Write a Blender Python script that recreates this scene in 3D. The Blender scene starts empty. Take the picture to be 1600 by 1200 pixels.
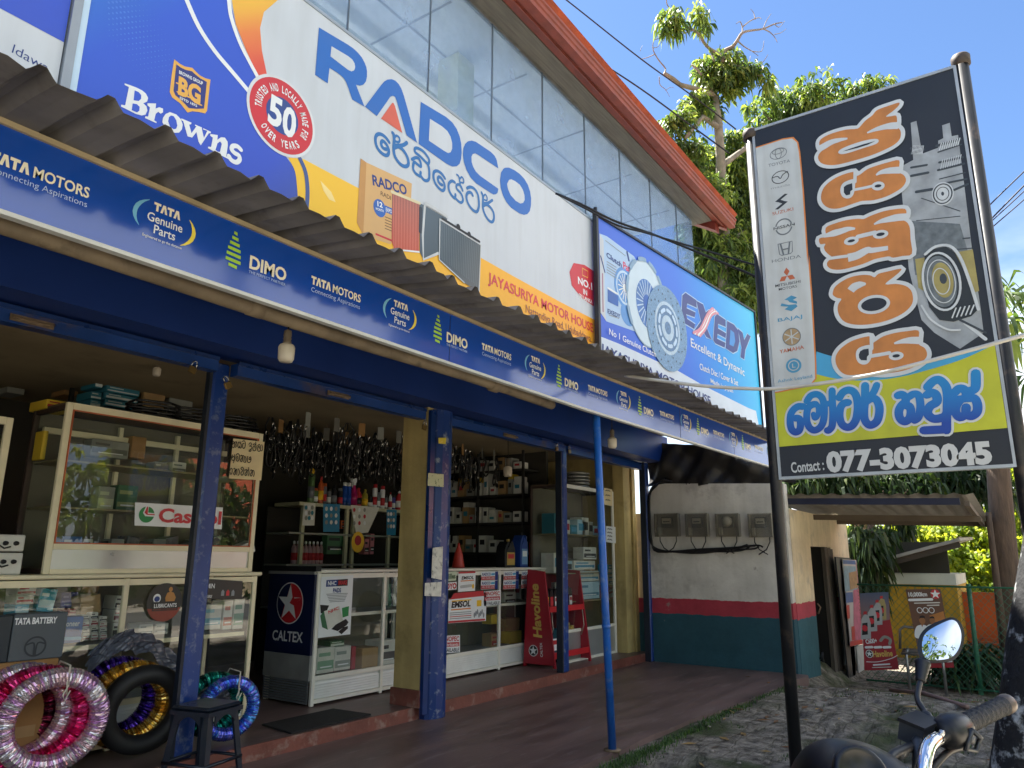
import bpy, math, random
import numpy as np
from mathutils import Vector, geometry
random.seed(7)
PI = math.pi
scene = bpy.context.scene
COL = scene.collection

# ------------------------------------------------------------------ camera
CAM_H, FPX = 1.3, 1150.0
PIT, YAW, ROL = math.radians(13.37), math.radians(34.8), math.radians(0.33)
FWD = np.array([math.cos(YAW)*math.cos(PIT), math.sin(YAW)*math.cos(PIT), math.sin(PIT)])
_rt = np.array([math.sin(YAW), -math.cos(YAW), 0.0])
_up = np.cross(_rt, FWD)
RT = _rt*math.cos(ROL) + _up*math.sin(ROL)
UP = -_rt*math.sin(ROL) + _up*math.cos(ROL)
EYE = np.array([0.0, 0.0, CAM_H])
cd = bpy.data.cameras.new('camera'); cam = bpy.data.objects.new('camera', cd); COL.objects.link(cam)
cd.sensor_width = 36.0; cd.lens = FPX/1600*36.0; cd.clip_start = 0.05; cd.clip_end = 2000
from mathutils import Matrix
cam.matrix_world = Matrix(((RT[0], UP[0], -FWD[0], EYE[0]), (RT[1], UP[1], -FWD[1], EYE[1]), (RT[2], UP[2], -FWD[2], EYE[2]), (0, 0, 0, 1)))
scene.camera = cam

# ------------------------------------------------------------------ daylight
SUN_AZ, SUN_EL = math.radians(80), math.radians(60)      # azimuth measured from +X towards +Y
world = bpy.data.worlds.new('World'); scene.world = world; world.use_nodes = True
nt = world.node_tree; nt.nodes.clear()
w_out = nt.nodes.new('ShaderNodeOutputWorld'); w_bg = nt.nodes.new('ShaderNodeBackground'); w_sky = nt.nodes.new('ShaderNodeTexSky')
w_sky.sky_type = 'NISHITA'; w_sky.sun_disc = False
w_sky.sun_elevation = SUN_EL; w_sky.sun_rotation = PI/2 - SUN_AZ
w_sky.air_density = 1.0; w_sky.dust_density = 0.3; w_sky.ozone_density = 3.0
w_bg.inputs['Strength'].default_value = 0.0435
# thin low cloud, mixed into the sky
w_tc = nt.nodes.new('ShaderNodeTexCoord'); w_sep = nt.nodes.new('ShaderNodeSeparateXYZ')
nt.links.new(w_tc.outputs['Generated'], w_sep.inputs[0])
w_map = nt.nodes.new('ShaderNodeMapping'); w_map.inputs['Scale'].default_value = (1.6, 1.6, 4.5)
w_noi = nt.nodes.new('ShaderNodeTexNoise'); w_noi.inputs['Scale'].default_value = 2.2; w_noi.inputs['Detail'].default_value = 7
nt.links.new(w_tc.outputs['Generated'], w_map.inputs['Vector']); nt.links.new(w_map.outputs[0], w_noi.inputs['Vector'])
w_ramp = nt.nodes.new('ShaderNodeValToRGB'); w_ramp.color_ramp.elements[0].position = 0.38; w_ramp.color_ramp.elements[1].position = 0.55
nt.links.new(w_noi.outputs['Fac'], w_ramp.inputs[0])
w_alt = nt.nodes.new('ShaderNodeMapRange'); w_alt.inputs['From Min'].default_value = 0.40; w_alt.inputs['From Max'].default_value = 0.18
w_alt.inputs['To Min'].default_value = 0.0; w_alt.inputs['To Max'].default_value = 1.0
nt.links.new(w_sep.outputs['Z'], w_alt.inputs['Value'])
w_mul = nt.nodes.new('ShaderNodeMath'); w_mul.operation = 'MULTIPLY'; w_mul.use_clamp = True
nt.links.new(w_ramp.outputs['Color'], w_mul.inputs[0]); nt.links.new(w_alt.outputs[0], w_mul.inputs[1])
# broken cloud bank added out of view behind the photographer to brighten the shade
w_n2 = nt.nodes.new('ShaderNodeTexNoise'); w_n2.inputs['Scale'].default_value = 1.7; w_n2.inputs['Detail'].default_value = 8; nt.links.new(w_tc.outputs['Generated'], w_n2.inputs['Vector'])
w_r2 = nt.nodes.new('ShaderNodeMapRange'); w_r2.inputs['From Min'].default_value = 0.40; w_r2.inputs['From Max'].default_value = 0.56; nt.links.new(w_n2.outputs['Fac'], w_r2.inputs['Value'])
w_y = nt.nodes.new('ShaderNodeMapRange'); w_y.inputs['From Min'].default_value = -0.12; w_y.inputs['From Max'].default_value = -0.42; nt.links.new(w_sep.outputs['Y'], w_y.inputs['Value'])
w_m2 = nt.nodes.new('ShaderNodeMath'); w_m2.operation = 'MULTIPLY'; nt.links.new(w_r2.outputs[0], w_m2.inputs[0]); nt.links.new(w_y.outputs[0], w_m2.inputs[1])
w_mx = nt.nodes.new('ShaderNodeMath'); w_mx.operation = 'MAXIMUM'; w_mx.use_clamp = True; nt.links.new(w_m2.outputs[0], w_mx.inputs[0]); nt.links.new(w_mul.outputs[0], w_mx.inputs[1])
w_mix = nt.nodes.new('ShaderNodeMixRGB'); w_mix.inputs[2].default_value = (8.6, 8.9, 9.2, 1)
nt.links.new(w_mx.outputs[0], w_mix.inputs[0]); w_tn = nt.nodes.new('ShaderNodeMixRGB'); w_tn.blend_type = 'MULTIPLY'; w_tn.inputs[0].default_value = 1.0; w_tn.inputs[2].default_value = (.90, 1.02, 1.16, 1); nt.links.new(w_sky.outputs[0], w_tn.inputs[1]); nt.links.new(w_tn.outputs[0], w_mix.inputs[1])
nt.links.new(w_mix.outputs[0], w_bg.inputs['Color']); nt.links.new(w_bg.outputs[0], w_out.inputs[0])
sd = bpy.data.lights.new('sun', 'SUN'); sd.energy = 5.0; sd.angle = math.radians(0.53); sd.color = (1.0, 0.95, 0.86)
sun = bpy.data.objects.new('sun', sd); COL.objects.link(sun)
_to = Vector((math.cos(SUN_EL)*math.cos(SUN_AZ), math.cos(SUN_EL)*math.sin(SUN_AZ), math.sin(SUN_EL)))
sun.rotation_euler = _to.to_track_quat('Z', 'Y').to_euler(); sun.location = (0, 0, 30)
scene.view_settings.view_transform = 'Standard'; scene.view_settings.look = 'None'
scene.view_settings.exposure = 2.3; scene.view_settings.gamma = 1.0
scene.cycles.max_bounces = 9; scene.cycles.transparent_max_bounces = 14; scene.cycles.diffuse_bounces = 4
scene.cycles.glossy_bounces = 4
try:
    scene.cycles.use_denoising = True
except Exception:
    pass
scene.cycles.sample_clamp_indirect = 8.0

# ------------------------------------------------------------------ survey helpers: sight lines meeting the planes things stand in
def ray(x, y): return FWD + (x-800)/FPX*RT - (y-600)/FPX*UP
def onX(x, y, X): d = ray(x, y); return EYE + d*(X/d[0])
def onY(x, y, Y): d = ray(x, y); return EYE + d*(Y/d[1])
def onZ(x, y, z): d = ray(x, y); return EYE + d*((z-CAM_H)/d[2])
def atD(x, y, dep): return EYE + ray(x, y)*dep
def px_of(p):
    v = np.array(p) - EYE; d = v @ FWD
    return 800 + FPX*(v @ RT)/d, 600 - FPX*(v @ UP)/d

# ------------------------------------------------------------------ materials
def lin(h):
    if not isinstance(h, str): return tuple(h[:3])
    h = h.lstrip('#'); o = []
    for i in (0, 2, 4):
        c = int(h[i:i+2], 16)/255; o.append(c/12.92 if c <= .04045 else ((c+.055)/1.055)**2.4)
    return tuple(o)
MATS = {}
def Mwall(name, top, mid, low, z_lo, z_hi):
    """plaster painted in three bands with hand-cut, slightly uneven edges"""
    m = M(name, top, .85, var=.2, vs=2.2, streak=.2, bump=.3, bs=13, spots='#9a948a', spot_amt=.5, spot_s=3.1); t = m.node_tree; N = t.nodes; L = t.links; b = N['Principled BSDF']; src = b.inputs['Base Color'].links[0].from_socket
    geo = N.new('ShaderNodeNewGeometry'); sp = N.new('ShaderNodeSeparateXYZ'); L.new(geo.outputs['Position'], sp.inputs[0]); n = N.new('ShaderNodeTexNoise'); n.inputs['Scale'].default_value = 7; n.inputs['Detail'].default_value = 6; L.new(geo.outputs['Position'], n.inputs['Vector'])
    ma = N.new('ShaderNodeMath'); ma.operation = 'MULTIPLY_ADD'; ma.inputs[1].default_value = .05; L.new(n.outputs['Fac'], ma.inputs[0]); L.new(sp.outputs['Z'], ma.inputs[2])
    n2 = N.new('ShaderNodeTexNoise'); n2.inputs['Scale'].default_value = 3; n2.inputs['Detail'].default_value = 9; n2.inputs['Roughness'].default_value = .7; L.new(geo.outputs['Position'], n2.inputs['Vector'])
    for zz, c in ((z_hi, mid), (z_lo, low)):
        lt = N.new('ShaderNodeMath'); lt.operation = 'LESS_THAN'; lt.inputs[1].default_value = zz+.025; L.new(ma.outputs[0], lt.inputs[0]); c = lin(c)
        vr = N.new('ShaderNodeMixRGB'); L.new(n2.outputs['Fac'], vr.inputs[0]); vr.inputs[1].default_value = tuple(x*.55 for x in c)+(1,); vr.inputs[2].default_value = tuple(min(1, x*1.5+.01) for x in c)+(1,)
        mx = N.new('ShaderNodeMixRGB'); L.new(lt.outputs[0], mx.inputs[0]); L.new(src, mx.inputs[1]); L.new(vr.outputs[0], mx.inputs[2]); src = mx.outputs[0]
    chip = N.new('ShaderNodeMapRange'); chip.inputs['From Min'].default_value = .66; chip.inputs['From Max'].default_value = .69; chip.inputs['To Max'].default_value = .7; L.new(n2.outputs['Fac'], chip.inputs['Value'])
    mx = N.new('ShaderNodeMixRGB'); L.new(chip.outputs[0], mx.inputs[0]); L.new(src, mx.inputs[1]); mx.inputs[2].default_value = (.30, .27, .23, 1); L.new(mx.outputs[0], b.inputs['Base Color']); return m
def M(name, col, rough=.55, metal=0., var=.12, vs=5., bump=0., bs=60., spec=.5, coat=0., streak=0., spots=None, spot_amt=.6, spot_s=9., trans=0., stretch=None):
    if name in MATS: return MATS[name]
    m = bpy.data.materials.new(name); m.use_nodes = True; t = m.node_tree; N = t.nodes; L = t.links
    b = N['Principled BSDF']; c = lin(col)
    b.inputs['Roughness'].default_value = rough; b.inputs['Metallic'].default_value = metal
    b.inputs['Specular IOR Level'].default_value = spec
    if coat: b.inputs['Coat Weight'].default_value = coat; b.inputs['Coat Roughness'].default_value = .08
    geo = N.new('ShaderNodeNewGeometry'); vec = geo.outputs['Position']
    if stretch:
        mp = N.new('ShaderNodeMapping'); mp.inputs['Scale'].default_value = stretch; L.new(vec, mp.inputs['Vector']); vec = mp.outputs[0]
    out = None
    if var:
        n = N.new('ShaderNodeTexNoise'); n.inputs['Scale'].default_value = vs; n.inputs['Detail'].default_value = 6; L.new(vec, n.inputs['Vector'])
        mr = N.new('ShaderNodeMapRange'); mr.inputs['From Min'].default_value = .3; mr.inputs['From Max'].default_value = .7
        L.new(n.outputs['Fac'], mr.inputs['Value'])
        mx = N.new('ShaderNodeMixRGB'); L.new(mr.outputs[0], mx.inputs[0])
        mx.inputs[1].default_value = tuple(max(0, x*(1-var)) for x in c)+(1,); mx.inputs[2].default_value = tuple(min(1, x*(1+var*.7)) for x in c)+(1,)
        out = mx.outputs[0]
        r2 = N.new('ShaderNodeMapRange'); r2.inputs['To Min'].default_value = max(.02, rough-.12); r2.inputs['To Max'].default_value = min(1, rough+.12)
        L.new(n.outputs['Fac'], r2.inputs['Value'])
        if rough > .2: L.new(r2.outputs[0], b.inputs['Roughness'])
    if streak:
        mp = N.new('ShaderNodeMapping'); mp.inputs['Scale'].default_value = (5, 5, .55); L.new(geo.outputs['Position'], mp.inputs['Vector'])
        n = N.new('ShaderNodeTexNoise'); n.inputs['Scale'].default_value = 2.2; n.inputs['Detail'].default_value = 5; L.new(mp.outputs[0], n.inputs['Vector'])
        mr = N.new('ShaderNodeMapRange'); mr.inputs['From Min'].default_value = .42; mr.inputs['From Max'].default_value = .72; mr.inputs['To Max'].default_value = streak
        L.new(n.outputs['Fac'], mr.inputs['Value'])
        mx = N.new('ShaderNodeMixRGB'); L.new(mr.outputs[0], mx.inputs[0])
        if out: L.new(out, mx.inputs[1])
        else: mx.inputs[1].default_value = c+(1,)
        mx.inputs[2].default_value = (c[0]*.45+.01, c[1]*.42+.008, c[2]*.36+.006, 1); out = mx.outputs[0]
    if spots:
        n = N.new('ShaderNodeTexNoise'); n.inputs['Scale'].default_value = spot_s; n.inputs['Detail'].default_value = 8; n.inputs['Roughness'].default_value = .65; L.new(vec, n.inputs['Vector'])
        mr = N.new('ShaderNodeMapRange'); mr.inputs['From Min'].default_value = .55; mr.inputs['From Max'].default_value = .66; mr.inputs['To Max'].default_value = spot_amt
        L.new(n.outputs['Fac'], mr.inputs['Value'])
        mx = N.new('ShaderNodeMixRGB'); L.new(mr.outputs[0], mx.inputs[0])
        if out: L.new(out, mx.inputs[1])
        else: mx.inputs[1].default_value = c+(1,)
        mx.inputs[2].default_value = lin(spots)+(1,); out = mx.outputs[0]
    if out: L.new(out, b.inputs['Base Color'])
    else: b.inputs['Base Color'].default_value = c+(1,)
    if bump:
        n = N.new('ShaderNodeTexNoise'); n.inputs['Scale'].default_value = bs; n.inputs['Detail'].default_value = 5; L.new(vec, n.inputs['Vector'])
        bp = N.new('ShaderNodeBump'); bp.inputs['Strength'].default_value = bump; bp.inputs['Distance'].default_value = .02
        L.new(n.outputs['Fac'], bp.inputs['Height']); L.new(bp.outputs[0], b.inputs['Normal'])
    if trans:
        tr = N.new('ShaderNodeBsdfTranslucent'); tr.inputs['Color'].default_value = (min(1, c[0]*1.9), min(1, c[1]*2.0), c[2]*1.1, 1)
        ms = N.new('ShaderNodeMixShader'); ms.inputs[0].default_value = trans
        L.new(b.outputs[0], ms.inputs[1]); L.new(tr.outputs[0], ms.inputs[2]); L.new(ms.outputs[0], N['Material Output'].inputs[0])
    MATS[name] = m; return m
def Mgrad(name, stops, p0, p1, rough=.45):
    """colour blend running from world point p0 to p1"""
    if name in MATS: return MATS[name]
    m = bpy.data.materials.new(name); m.use_nodes = True; t = m.node_tree; N = t.nodes; L = t.links; b = N['Principled BSDF']
    b.inputs['Roughness'].default_value = rough
    geo = N.new('ShaderNodeNewGeometry'); p0 = np.array(p0); d = np.array(p1)-p0; k = d/(d @ d)
    sb = N.new('ShaderNodeVectorMath'); sb.operation = 'SUBTRACT'; sb.inputs[1].default_value = tuple(p0); L.new(geo.outputs['Position'], sb.inputs[0])
    dt = N.new('ShaderNodeVectorMath'); dt.operation = 'DOT_PRODUCT'; dt.inputs[1].default_value = tuple(k); L.new(sb.outputs[0], dt.inputs[0])
    r = N.new('ShaderNodeValToRGB'); L.new(dt.outputs['Value'], r.inputs[0]); cr = r.color_ramp
    while len(cr.elements) < len(stops): cr.elements.new(.5)
    for e, (p, c) in zip(cr.elements, stops): e.position = p; e.color = lin(c)+(1,)
    L.new(r.outputs[0], b.inputs['Base Color']); MATS[name] = m; return m
def Mglass(name, tint=(.93, .96, .95), ior=1.75, rough=0.0, dust_veil=.0, dcol=(.55, .55, .5)):
    if name in MATS: return MATS[name]
    m = bpy.data.materials.new(name); m.use_nodes = True; t = m.node_tree; N = t.nodes; L = t.links; N.remove(N['Principled BSDF'])
    tr = N.new('ShaderNodeBsdfTransparent'); tr.inputs[0].default_value = tuple(tint)+(1,)
    gl = N.new('ShaderNodeBsdfGlossy'); gl.inputs['Roughness'].default_value = rough; gl.inputs['Color'].default_value = (.95, .97, 1, 1)
    fr = N.new('ShaderNodeFresnel'); fr.inputs['IOR'].default_value = ior
    gq = N.new('ShaderNodeNewGeometry'); sbk = N.new('ShaderNodeMath'); sbk.operation = 'SUBTRACT'; sbk.inputs[0].default_value = 1.0; L.new(gq.outputs['Backfacing'], sbk.inputs[1]); mlt = N.new('ShaderNodeMath'); mlt.operation = 'MULTIPLY'; L.new(fr.outputs[0], mlt.inputs[0]); L.new(sbk.outputs[0], mlt.inputs[1])
    ms = N.new('ShaderNodeMixShader'); L.new(mlt.outputs[0], ms.inputs[0]); L.new(tr.outputs[0], ms.inputs[1]); L.new(gl.outputs[0], ms.inputs[2])
    geo = N.new('ShaderNodeNewGeometry'); n = N.new('ShaderNodeTexNoise'); n.inputs['Scale'].default_value = 1.3; L.new(geo.outputs['Position'], n.inputs['Vector'])
    bp = N.new('ShaderNodeBump'); bp.inputs['Strength'].default_value = .05; bp.inputs['Distance'].default_value = .05; L.new(n.outputs['Fac'], bp.inputs['Height']); L.new(bp.outputs[0], gl.inputs['Normal'])
    last = ms.outputs[0]
    if dust_veil:
        df = N.new('ShaderNodeBsdfDiffuse'); df.inputs[0].default_value = tuple(dcol)+(1,)
        n2 = N.new('ShaderNodeTexNoise'); n2.inputs['Scale'].default_value = 3.5; n2.inputs['Detail'].default_value = 6; L.new(geo.outputs['Position'], n2.inputs['Vector'])
        mr = N.new('ShaderNodeMapRange'); mr.inputs['To Max'].default_value = dust_veil*2; L.new(n2.outputs['Fac'], mr.inputs['Value'])
        m2 = N.new('ShaderNodeMixShader'); L.new(mr.outputs[0], m2.inputs[0]); L.new(last, m2.inputs[1]); L.new(df.outputs[0], m2.inputs[2]); last = m2.outputs[0]
    L.new(last, N['Material Output'].inputs[0]); MATS[name] = m; return m

# ------------------------------------------------------------------ objects
LOC = {}
def thing(name, label, cat, loc=(0, 0, 0), group=None, kind=None):
    o = bpy.data.objects.new(name, None); COL.objects.link(o); o.location = tuple(loc); o.empty_display_size = .1
    LOC[o.name] = np.array(loc, float)
    tag(o, label, cat, group, kind); return o
def tag(o, label=None, cat=None, group=None, kind=None):
    if label: o['label'] = label
    if cat: o['category'] = cat
    if group: o['group'] = group
    if kind: o['kind'] = kind
    return o
def copy_tree(o, parent=None):
    c = o.copy(); COL.objects.link(c)
    if parent: c.parent = parent
    for ch in list(KIDS.get(o.name, ())): copy_tree(ch, c)
    return c
KIDS = {}
class MB:
    def __init__(s): s.v = []; s.f = []; s.m = []; s.sm = []; s.mats = []
    def mi(s, mat):
        if mat not in s.mats: s.mats.append(mat)
        return s.mats.index(mat)
    def add(s, vs, fs, mat, smooth=False):
        o = len(s.v); s.v += [tuple(map(float, p)) for p in vs]; k = s.mi(mat)
        for f in fs: s.f.append(tuple(i+o for i in f)); s.m.append(k); s.sm.append(smooth)
        return s
    def box(s, x0, x1, y0, y1, z0, z1, mat):
        return s.obox((x0, y0, z0), (x1-x0, 0, 0), (0, y1-y0, 0), (0, 0, z1-z0), mat)
    def obox(s, o, a, b, c, mat):
        o, a, b, c = (np.array(q, float) for q in (o, a, b, c))
        vs = [o, o+a, o+a+b, o+b, o+c, o+a+c, o+a+b+c, o+b+c]
        if np.cross(a, b) @ c < 0: fs = [(0, 1, 2, 3), (7, 6, 5, 4), (4, 5, 1, 0), (5, 6, 2, 1), (6, 7, 3, 2), (7, 4, 0, 3)]
        else: fs = [(3, 2, 1, 0), (4, 5, 6, 7), (0, 1, 5, 4), (1, 2, 6, 5), (2, 3, 7, 6), (3, 0, 4, 7)]
        return s.add(vs, fs, mat)
    def bbox(s, x0, x1, y0, y1, z0, z1, mat, r=.01):
        """box with chamfered edges"""
        r = min(r, (x1-x0)/2.2, (y1-y0)/2.2, (z1-z0)/2.2); vs = []; 
        for sx in (0, 1):
            for sy in (0, 1):
                for sz in (0, 1):
                    X = (x0, x1)[sx]; Y = (y0, y1)[sy]; Z = (z0, z1)[sz]; ix = X+(r, -r)[sx]; iy = Y+(r, -r)[sy]; iz = Z+(r, -r)[sz]
                    vs += [(X, iy, iz), (ix, Y, iz), (ix, iy, Z)]
        I = lambda a, b, c, k: ((a*2+b)*2+c)*3+k
        fs = []
        for a in (0, 1):
            q = [I(a, 0, 0, 0), I(a, 1, 0, 0), I(a, 1, 1, 0), I(a, 0, 1, 0)]; fs.append(q if a else q[::-1])
            q = [I(0, a, 0, 1), I(0, a, 1, 1), I(1, a, 1, 1), I(1, a, 0, 1)]; fs.append(q if a else q[::-1])
            q = [I(0, 0, a, 2), I(1, 0, a, 2), I(1, 1, a, 2), I(0, 1, a, 2)]; fs.append(q if a else q[::-1])
        for a in (0, 1):
            for b in (0, 1):
                q = [I(a, b, 0, 0), I(a, b, 0, 1), I(a, b, 1, 1), I(a, b, 1, 0)]; fs.append(q if a != b else q[::-1])
                q = [I(a, 0, b, 0), I(a, 1, b, 0), I(a, 1, b, 2), I(a, 0, b, 2)]; fs.append(q if a != b else q[::-1])
                q = [I(0, a, b, 1), I(1, a, b, 1), I(1, a, b, 2), I(0, a, b, 2)]; fs.append(q[::-1] if a != b else q)
        for a in (0, 1):
            for b in (0, 1):
                for c in (0, 1):
                    q = [I(a, b, c, 0), I(a, b, c, 1), I(a, b, c, 2)]; fs.append(q if (a+b+c) % 2 else q[::-1])
        return s.add(vs, fs, mat)
    def tube(s, path, r, mat, seg=10, cap=True, closed=False):
        P = [np.array(p, float) for p in path]; n = len(P); rr = r if hasattr(r, '__len__') else [r]*n; vs = []; fs = []
        T = []
        for i in range(n):
            a = P[(i-1) % n] if (closed or i) else P[i]; b = P[(i+1) % n] if (closed or i < n-1) else P[i]
            t = b-a; T.append(t/(np.linalg.norm(t)+1e-12))
        u = np.cross(T[0], (0, 0, 1.)); 
        if np.linalg.norm(u) < .1: u = np.cross(T[0], (1., 0, 0))
        u /= np.linalg.norm(u)
        for i in range(n):
            u = u-T[i]*(u @ T[i]); u /= (np.linalg.norm(u)+1e-12); w = np.cross(T[i], u)
            for k in range(seg):
                a = 2*PI*k/seg; vs.append(P[i]+rr[i]*(math.cos(a)*u+math.sin(a)*w))
        m = n if closed else n-1
        for i in range(m):
            j = (i+1) % n
            for k in range(seg): k2 = (k+1) % seg; fs.append((i*seg+k, i*seg+k2, j*seg+k2, j*seg+k))
        if cap and not closed: fs.append(tuple(range(seg))[::-1]); fs.append(tuple((n-1)*seg+k for k in range(seg)))
        return s.add(vs, fs, mat, True)
    def lathe(s, prof, c, mat, axis=(0, 0, 1), seg=20):
        ax = np.array(axis, float); ax /= np.linalg.norm(ax); u = np.cross(ax, (0, 0, 1.))
        if np.linalg.norm(u) < .1: u = np.array((1., 0, 0))
        u /= np.linalg.norm(u); w = np.cross(ax, u); c = np.array(c, float); vs = []; fs = []; n = len(prof)
        for r, h in prof:
            for k in range(seg): a = 2*PI*k/seg; vs.append(c+ax*h+r*(math.cos(a)*u+math.sin(a)*w))
        for i in range(n-1):
            for k in range(seg): k2 = (k+1) % seg; fs.append((i*seg+k, i*seg+k2, (i+1)*seg+k2, (i+1)*seg+k))
        if prof[0][0] > 1e-4: fs.append(tuple(range(seg))[::-1])
        if prof[-1][0] > 1e-4: fs.append(tuple((n-1)*seg+k for k in range(seg)))
        return s.add(vs, fs, mat, True)
    def prism(s, pts, d, mat, smooth=False):
        """closed outline pts (3D, planar) pushed along vector d"""
        d = np.array(d, float); n = len(pts); P = [np.array(p, float) for p in pts]
        tri = geometry.tessellate_polygon([[Vector(p) for p in P]])
        vs = P+[p+d for p in P]; fs = [tuple(t) for t in tri]+[tuple(i+n for i in t)[::-1] for t in tri]
        fs += [(i, (i+1) % n, (i+1) % n+n, i+n) for i in range(n)]
        return s.add(vs, fs, mat, smooth)
    def build(s, name, parent=None, fix=True, loc=None):
        me = bpy.data.meshes.new(name); off = np.zeros(3)
        if parent is not None: off = LOC[parent.name]
        elif loc is not None: off = np.array(loc, float)
        me.from_pydata([tuple(np.array(p)-off) for p in s.v], [], s.f)
        for m in s.mats: me.materials.append(m)
        if s.f:
            me.polygons.foreach_set('material_index', s.m); me.polygons.foreach_set('use_smooth', s.sm)
        if fix:
            import bmesh
            b = bmesh.new(); b.from_mesh(me); bmesh.ops.recalc_face_normals(b, faces=b.faces[:]); b.to_mesh(me); b.free()
        me.update()
        o = bpy.data.objects.new(name, me); COL.objects.link(o)
        if parent is not None:
            o.parent = parent; KIDS.setdefault(parent.name, []).append(o); LOC[o.name] = off
        else:
            if loc is not None: o.location = tuple(loc)
            LOC[o.name] = off
        return o

# ------------------------------------------------------------------ flat printing: text, filled outlines and strokes on a sign's own face
_TXT = {}
def text_shape(s, bold=0.0, italic=0.0):
    k = (s, bold, italic)
    if k in _TXT: return _TXT[k]
    c = bpy.data.curves.new('lettering', 'FONT'); c.body = s; c.size = 1.0; c.offset = bold; c.shear = italic; c.resolution_u = 3; c.fill_mode = 'FRONT'
    o = bpy.data.objects.new('lettering', c); COL.objects.link(o)
    dg = bpy.context.evaluated_depsgraph_get(); me = o.evaluated_get(dg).to_mesh()
    V = np.array([tuple(v.co) for v in me.vertices]).reshape(-1, 3)[:, :2]; Fc = [tuple(p.vertices) for p in me.polygons]
    o.evaluated_get(dg).to_mesh_clear(); bpy.data.objects.remove(o); bpy.data.curves.remove(c)
    if len(V):
        V = V-np.array([V[:, 0].min(), 0]); 
    _TXT[k] = (V, Fc); return _TXT[k]
def smooth(pts, closed=False, n=5):
    P = [np.array(p, float) for p in pts]; m = len(P); out = []
    for i in range(m if closed else m-1):
        p0 = P[(i-1) % m] if (closed or i) else P[i]; p1 = P[i]; p2 = P[(i+1) % m]; p3 = P[(i+2) % m] if (closed or i < m-2) else p2
        for k in range(n):
            t = k/n; out.append(.5*((2*p1)+(p2-p0)*t+(2*p0-5*p1+4*p2-p3)*t*t+(3*p1-p0-3*p2+p3)*t**3))
    if not closed: out.append(P[-1])
    return out
class Face:
    """a flat face: o origin, u right, n towards the reader"""
    STEP = .0009
    def __init__(s, o, u, n, v=(0, 0, 1)):
        s.o = np.array(o, float); s.u = np.array(u, float); s.u /= np.linalg.norm(s.u); s.n = np.array(n, float); s.n /= np.linalg.norm(s.n)
        s.v = np.array(v, float); s.v /= np.linalg.norm(s.v); s.k = 0
        s.zoom = None
    def P(s, q, h=0.): return s.o+s.u*q[0]+s.v*q[1]+s.n*h
    def px(s, x, y):
        d = ray(x, y); t = ((s.o-EYE) @ s.n)/(d @ s.n); p = EYE+d*t-s.o
        return np.array((p @ s.u, p @ s.v))
    def z(s, pts, x0=0, y0=0, sc=1.0): return [s.px(x0+x/sc, y0+y/sc) for x, y in pts]
    def h(s, layer):
        s.k += 1; return s.STEP*layer+(s.k % 40)*1.2e-5+.0004
    def poly(s, mb, pts, mat, layer=1):
        h = s.h(layer); tri = geometry.tessellate_polygon([[Vector((p[0], p[1], 0)) for p in pts]])
        mb.add([s.P(p, h) for p in pts], [tuple(t) for t in tri], mat)
    def rect(s, mb, u0, u1, v0, v1, mat, layer=1): s.poly(mb, [(u0, v0), (u1, v0), (u1, v1), (u0, v1)], mat, layer)
    def ell(s, mb, c, ru, rv, mat, layer=1, ang=0., seg=28):
        ca, sa = math.cos(ang), math.sin(ang)
        s.poly(mb, [(c[0]+ru*math.cos(t)*ca-rv*math.sin(t)*sa, c[1]+ru*math.cos(t)*sa+rv*math.sin(t)*ca) for t in (2*PI*k/seg for k in range(seg))], mat, layer)
    def stroke(s, mb, pts, w, mat, layer=1, closed=False, n=4, curve=True, cap=True):
        P = smooth(pts, closed, n) if curve and len(pts) > 2 else [np.array(p, float) for p in pts]
        m = len(P); L = []; R = []; h0 = s.h(layer); ww = w if hasattr(w, '__len__') else None
        for i in range(m):
            a = P[(i-1) % m] if (closed or i) else P[i]; b = P[(i+1) % m] if (closed or i < m-1) else P[i]
            t = b-a; t = t/(np.linalg.norm(t)+1e-9); nn = np.array((-t[1], t[0])); wi = (np.interp(i/(m-1), np.linspace(0, 1, len(ww)), ww) if ww else w)
            hh = h0+i/m*3e-4
            L.append(s.P(P[i]+nn*wi/2, hh)); R.append(s.P(P[i]-nn*wi/2, hh))
        fs = [(i, (i+1) % m, (i+1) % m+m, i+m) for i in range(m if closed else m-1)]
        mb.add(L+R, fs, mat)
        if cap and not closed and not ww:
            for e, q in ((P[0], P[1]), (P[-1], P[-2])):
                s.ell(mb, e, w/2*.98, w/2*.98, mat, layer+.2, 0, 10)
    def ring(s, mb, c, ru, rv, w, mat, layer=1, ang=0., a0=0., a1=2*PI, seg=32):
        full = abs(a1-a0-2*PI) < 1e-6; ts = np.linspace(a0, a1, seg, endpoint=not full); ca, sa = math.cos(ang), math.sin(ang)
        s.stroke(mb, [(c[0]+ru*math.cos(t)*ca-rv*math.sin(t)*sa, c[1]+ru*math.cos(t)*sa+rv*math.sin(t)*ca) for t in ts], w, mat, layer, closed=full, curve=False, cap=False)
    def text(s, mb, t, a, b, cap, mat, layer=2, bold=.012, italic=0., fit=True):
        """string t on the baseline a->b (face coordinates), capitals `cap` high"""
        V, Fc = text_shape(t, bold, italic)
        if not len(V): return
        a = np.array(a, float); b = np.array(b, float); d = b-a; w = np.linalg.norm(d); e = d/w; up = np.array((-e[1], e[0])); ks = cap/.73
        kx = w/V[:, 0].max() if fit else ks; h = s.h(layer)
        mb.add([s.P(a+e*(x*kx)+up*(y*ks), h) for x, y in V], Fc, mat)
    def tpx(s, mb, t, p0, p1, ptop, mat, layer=2, bold=.012, italic=0.):
        a = s.px(*p0); b = s.px(*p1); c = s.px(*ptop); s.text(mb, t, a, b, abs((c-a)[1]), mat, layer, bold, italic)
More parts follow.
